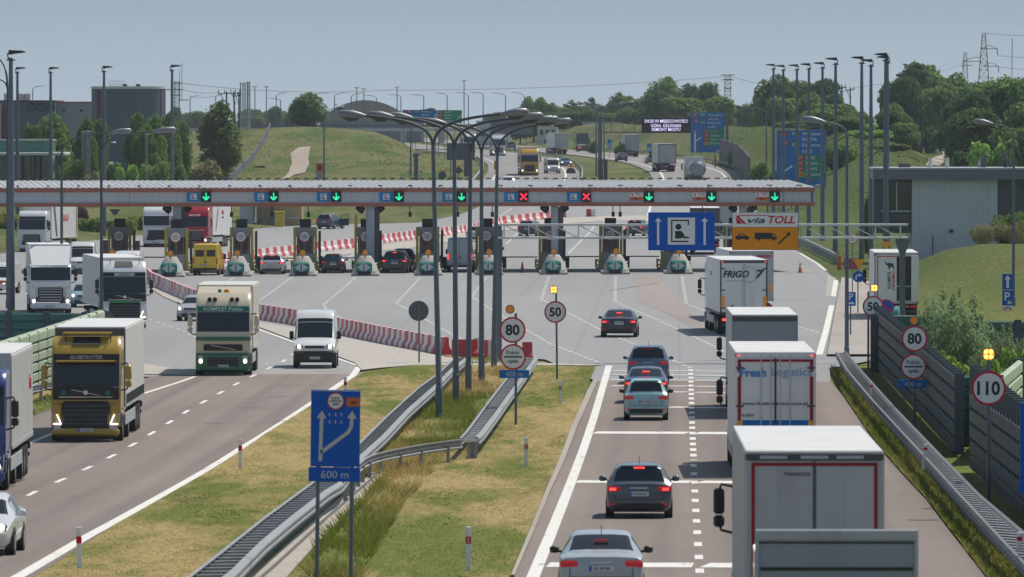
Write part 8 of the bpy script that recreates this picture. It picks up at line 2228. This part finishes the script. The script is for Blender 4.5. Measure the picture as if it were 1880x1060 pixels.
# tanker
t = thing('truck', 'far shiny tanker truck just above the canopy roof on the right', 'truck', rear_at(1281,0,12,.05,14.0), .05)
cab(t, dict(col=WHITE, H=3.7, lights=None, mirm='black')); q = MB(); q.tube([(0,-2.9,2.1),(0,-3.0,2.1),(0,-11.6,2.1),(0,-11.95,2.1)], [.7,1.12,1.12,.75], 20); q.build('tank', mat('dull_tank_steel', (.30,.32,.35), .35, .4, dirt=.15), t, 40)
MB().box(0,-7.4,3.28,.6,6.5,.06,.02).build('walkway', M['darkgrey'], t)
for s in (-.3,.3): MB().tube([(s,-11.9,1.2),(s,-11.7,3.1),(s,-11.2,3.6)], .03, 6).build('ladder_rail', M['chrome'], t)
MB().box(0,-2.5,2.9,2.3,.08,1.6,.03).build('back_panel', M['white'], t)
chassis(t, -.6, -12, [-1.35,-4.6,-9.3,-10.5], .5, 2.5)
# teal car and striped barrier by the sidewalk
o = thing('teal_container', 'teal plastic container with rounded lid behind the noise barrier, below the striped boom', 'container', on_ground(Vector(((1637-VX)/33.4, F/33.4, 0))))
mb = MB(); mb.tube([(-.42,0,.75),(.36,0,.75),(.48,0,.75)], [.52,.52,.3], 16); mb.build('lid', paint((.03,.30,.27)), o, 40)
MB().box(0,0,.42,.9,.9,.7,.06).build('bin', paint((.03,.26,.24)), o)
o = thing('boom_barrier', 'blue and white striped boom barrier in front of the parked trailer', 'barrier', on_ground(Vector(((1621-VX)/32.6, F/32.6, 0))))
MB().box(0,0,.5,.3,.3,1.0,.03).build('barrier_box', M['darkgrey'], o)
for z in (1.02,.80):
    for i in range(5): MB().box(.1+.24*i,0,z*1.0,.235,.05,.10).build('boom_stripe', M['signwhite'] if i % 2 else M['signblue'], o)

for px, k, h, l in ((191,22.6,1.75,'dark red ticket machine on the truck lane island behind the lamp post'),(250,21.5,1.2,'low dark red ticket machine left of the white truck at the booths')):
    o = thing('ticket_machine', l, 'ticket machine', on_ground(Vector(((px-VX)/k, F/k, 0))))
    b_ = MB().box(0,0,h/2,.55,.5,h,.05).build('housing', paint((.16,.03,.03)), o); MB().box(0,-.26,h*.72,.34,.03,.3,.01).build('screen', M['glass'], b_); MB().box(0,0,h+.04,.62,.57,.08,.02).build('cap', M['darkgrey'], o)
SUN_E, SKY_S, SKY_DUST, SKY_TINT, EXPO, HAZE = 3.7, .112, .6, (1.04,.97,.84,1), 0.08, .00006
HORIZON = (.425,.535,.63)
HORIZON2 = (.24,.315,.40)
# ------------------------------------------------------------------ birds, light, sky
def bird(px, py, D, label, rz):
    p = P3(px,py,D); mb = MB()
    mb.tube([(0,-.22,0),(0,-.08,.01),(0,.10,.0),(0,.2,.01)], [.02,.055,.05,.015], 8)
    for s in (-1,1): mb.add([(s*.03,-.07,.02),(s*.30,-.02,.12),(s*.62,-.10,.05),(s*.30,.08,.12),(s*.03,.08,.02),(s*.3,.02,.10)],[(0,5,4),(0,1,5),(1,2,5),(5,2,3),(5,3,4)])
    o = mb.build('bird', M['black'], None, 60); o.location = p; o.rotation_euler = (0,0,rz); tag(o, label, 'bird')
bird(642,54,2600,'tiny dark bird high in the sky, the upper of two',.5)
bird(612,95,3200,'tiny dark bird in the sky, the lower of two',1.2)
el, az = R(59), R(44)
sd = Vector((math.cos(el)*math.sin(az), math.cos(el)*math.cos(az), math.sin(el)))
ld = bpy.data.lights.new('sun', 'SUN'); ld.energy = SUN_E; ld.angle = R(.53); ld.color = (1.0,.93,.82)
lo = bpy.data.objects.new('sun', ld); COL.objects.link(lo)
lo.rotation_euler = sd.to_track_quat('Z','Y').to_euler(); lo.location = (200, 200, 300)
w = bpy.data.worlds.new('World'); scene.world = w; w.use_nodes = True
nt = w.node_tree; bg = nt.nodes['Background']
sk = nt.nodes.new('ShaderNodeTexSky'); sk.sky_type = 'NISHITA'; sk.sun_disc = False
sk.sun_elevation = el; sk.sun_rotation = az; sk.altitude = 100; sk.air_density = 1.0; sk.dust_density = SKY_DUST; sk.ozone_density = 2.0
hs = nt.nodes.new('ShaderNodeMix'); hs.data_type = 'RGBA'; hs.blend_type = 'MULTIPLY'; hs.inputs[0].default_value = 1.0
nt.links.new(sk.outputs[0], hs.inputs[6]); hs.inputs[7].default_value = SKY_TINT
# a pale band of haze low over the horizon
ge = nt.nodes.new('ShaderNodeNewGeometry'); sx = nt.nodes.new('ShaderNodeSeparateXYZ'); nt.links.new(ge.outputs['Incoming'], sx.inputs[0])
ab = nt.nodes.new('ShaderNodeMath'); ab.operation = 'ABSOLUTE'; nt.links.new(sx.outputs['Z'], ab.inputs[0])
mr = nt.nodes.new('ShaderNodeMapRange'); mr.interpolation_type = 'SMOOTHSTEP'; nt.links.new(ab.outputs[0], mr.inputs[0])
mr.inputs[1].default_value = .02; mr.inputs[2].default_value = .28; mr.inputs[3].default_value = .95; mr.inputs[4].default_value = 0
hz = nt.nodes.new('ShaderNodeMix'); hz.data_type = 'RGBA'; nt.links.new(mr.outputs[0], hz.inputs[0]); nt.links.new(hs.outputs[2], hz.inputs[6])
m2 = nt.nodes.new('ShaderNodeMapRange'); nt.links.new(ab.outputs[0], m2.inputs[0]); m2.inputs[1].default_value = .0; m2.inputs[2].default_value = .022
lw = nt.nodes.new('ShaderNodeMix'); lw.data_type = 'RGBA'; nt.links.new(m2.outputs[0], lw.inputs[0])
lw.inputs[6].default_value = tuple(c/SKY_S for c in HORIZON)+(1,); lw.inputs[7].default_value = tuple(c/SKY_S for c in HORIZON2)+(1,)
nt.links.new(lw.outputs[2], hz.inputs[7])
nt.links.new(hz.outputs[2], bg.inputs['Color']); bg.inputs['Strength'].default_value = SKY_S
vs = scene.view_settings; scene.display_settings.display_device = 'sRGB'
vs.view_transform = 'Standard'; vs.look = 'None'; vs.exposure = EXPO; vs.gamma = 1.0; vs.use_curve_mapping = False
scene.render.engine = 'CYCLES'
scene.cycles.max_bounces = 6; scene.cycles.transparent_max_bounces = 8; scene.cycles.volume_bounces = 0
if HAZE > 0:
    m = bpy.data.materials.new('haze'); m.use_nodes = True; n = m.node_tree
    n.nodes.remove(n.nodes['Principled BSDF'])
    v = n.nodes.new('ShaderNodeVolumePrincipled'); v.inputs['Color'].default_value = (.80,.88,1,1); v.inputs['Density'].default_value = HAZE; v.inputs['Anisotropy'].default_value = .2
    n.links.new(v.outputs[0], n.nodes['Material Output'].inputs['Volume'])
    h = MB().box(0, 4200, 25, 3400, 9000, 60).build('haze', m); tag(h, kind='stuff')
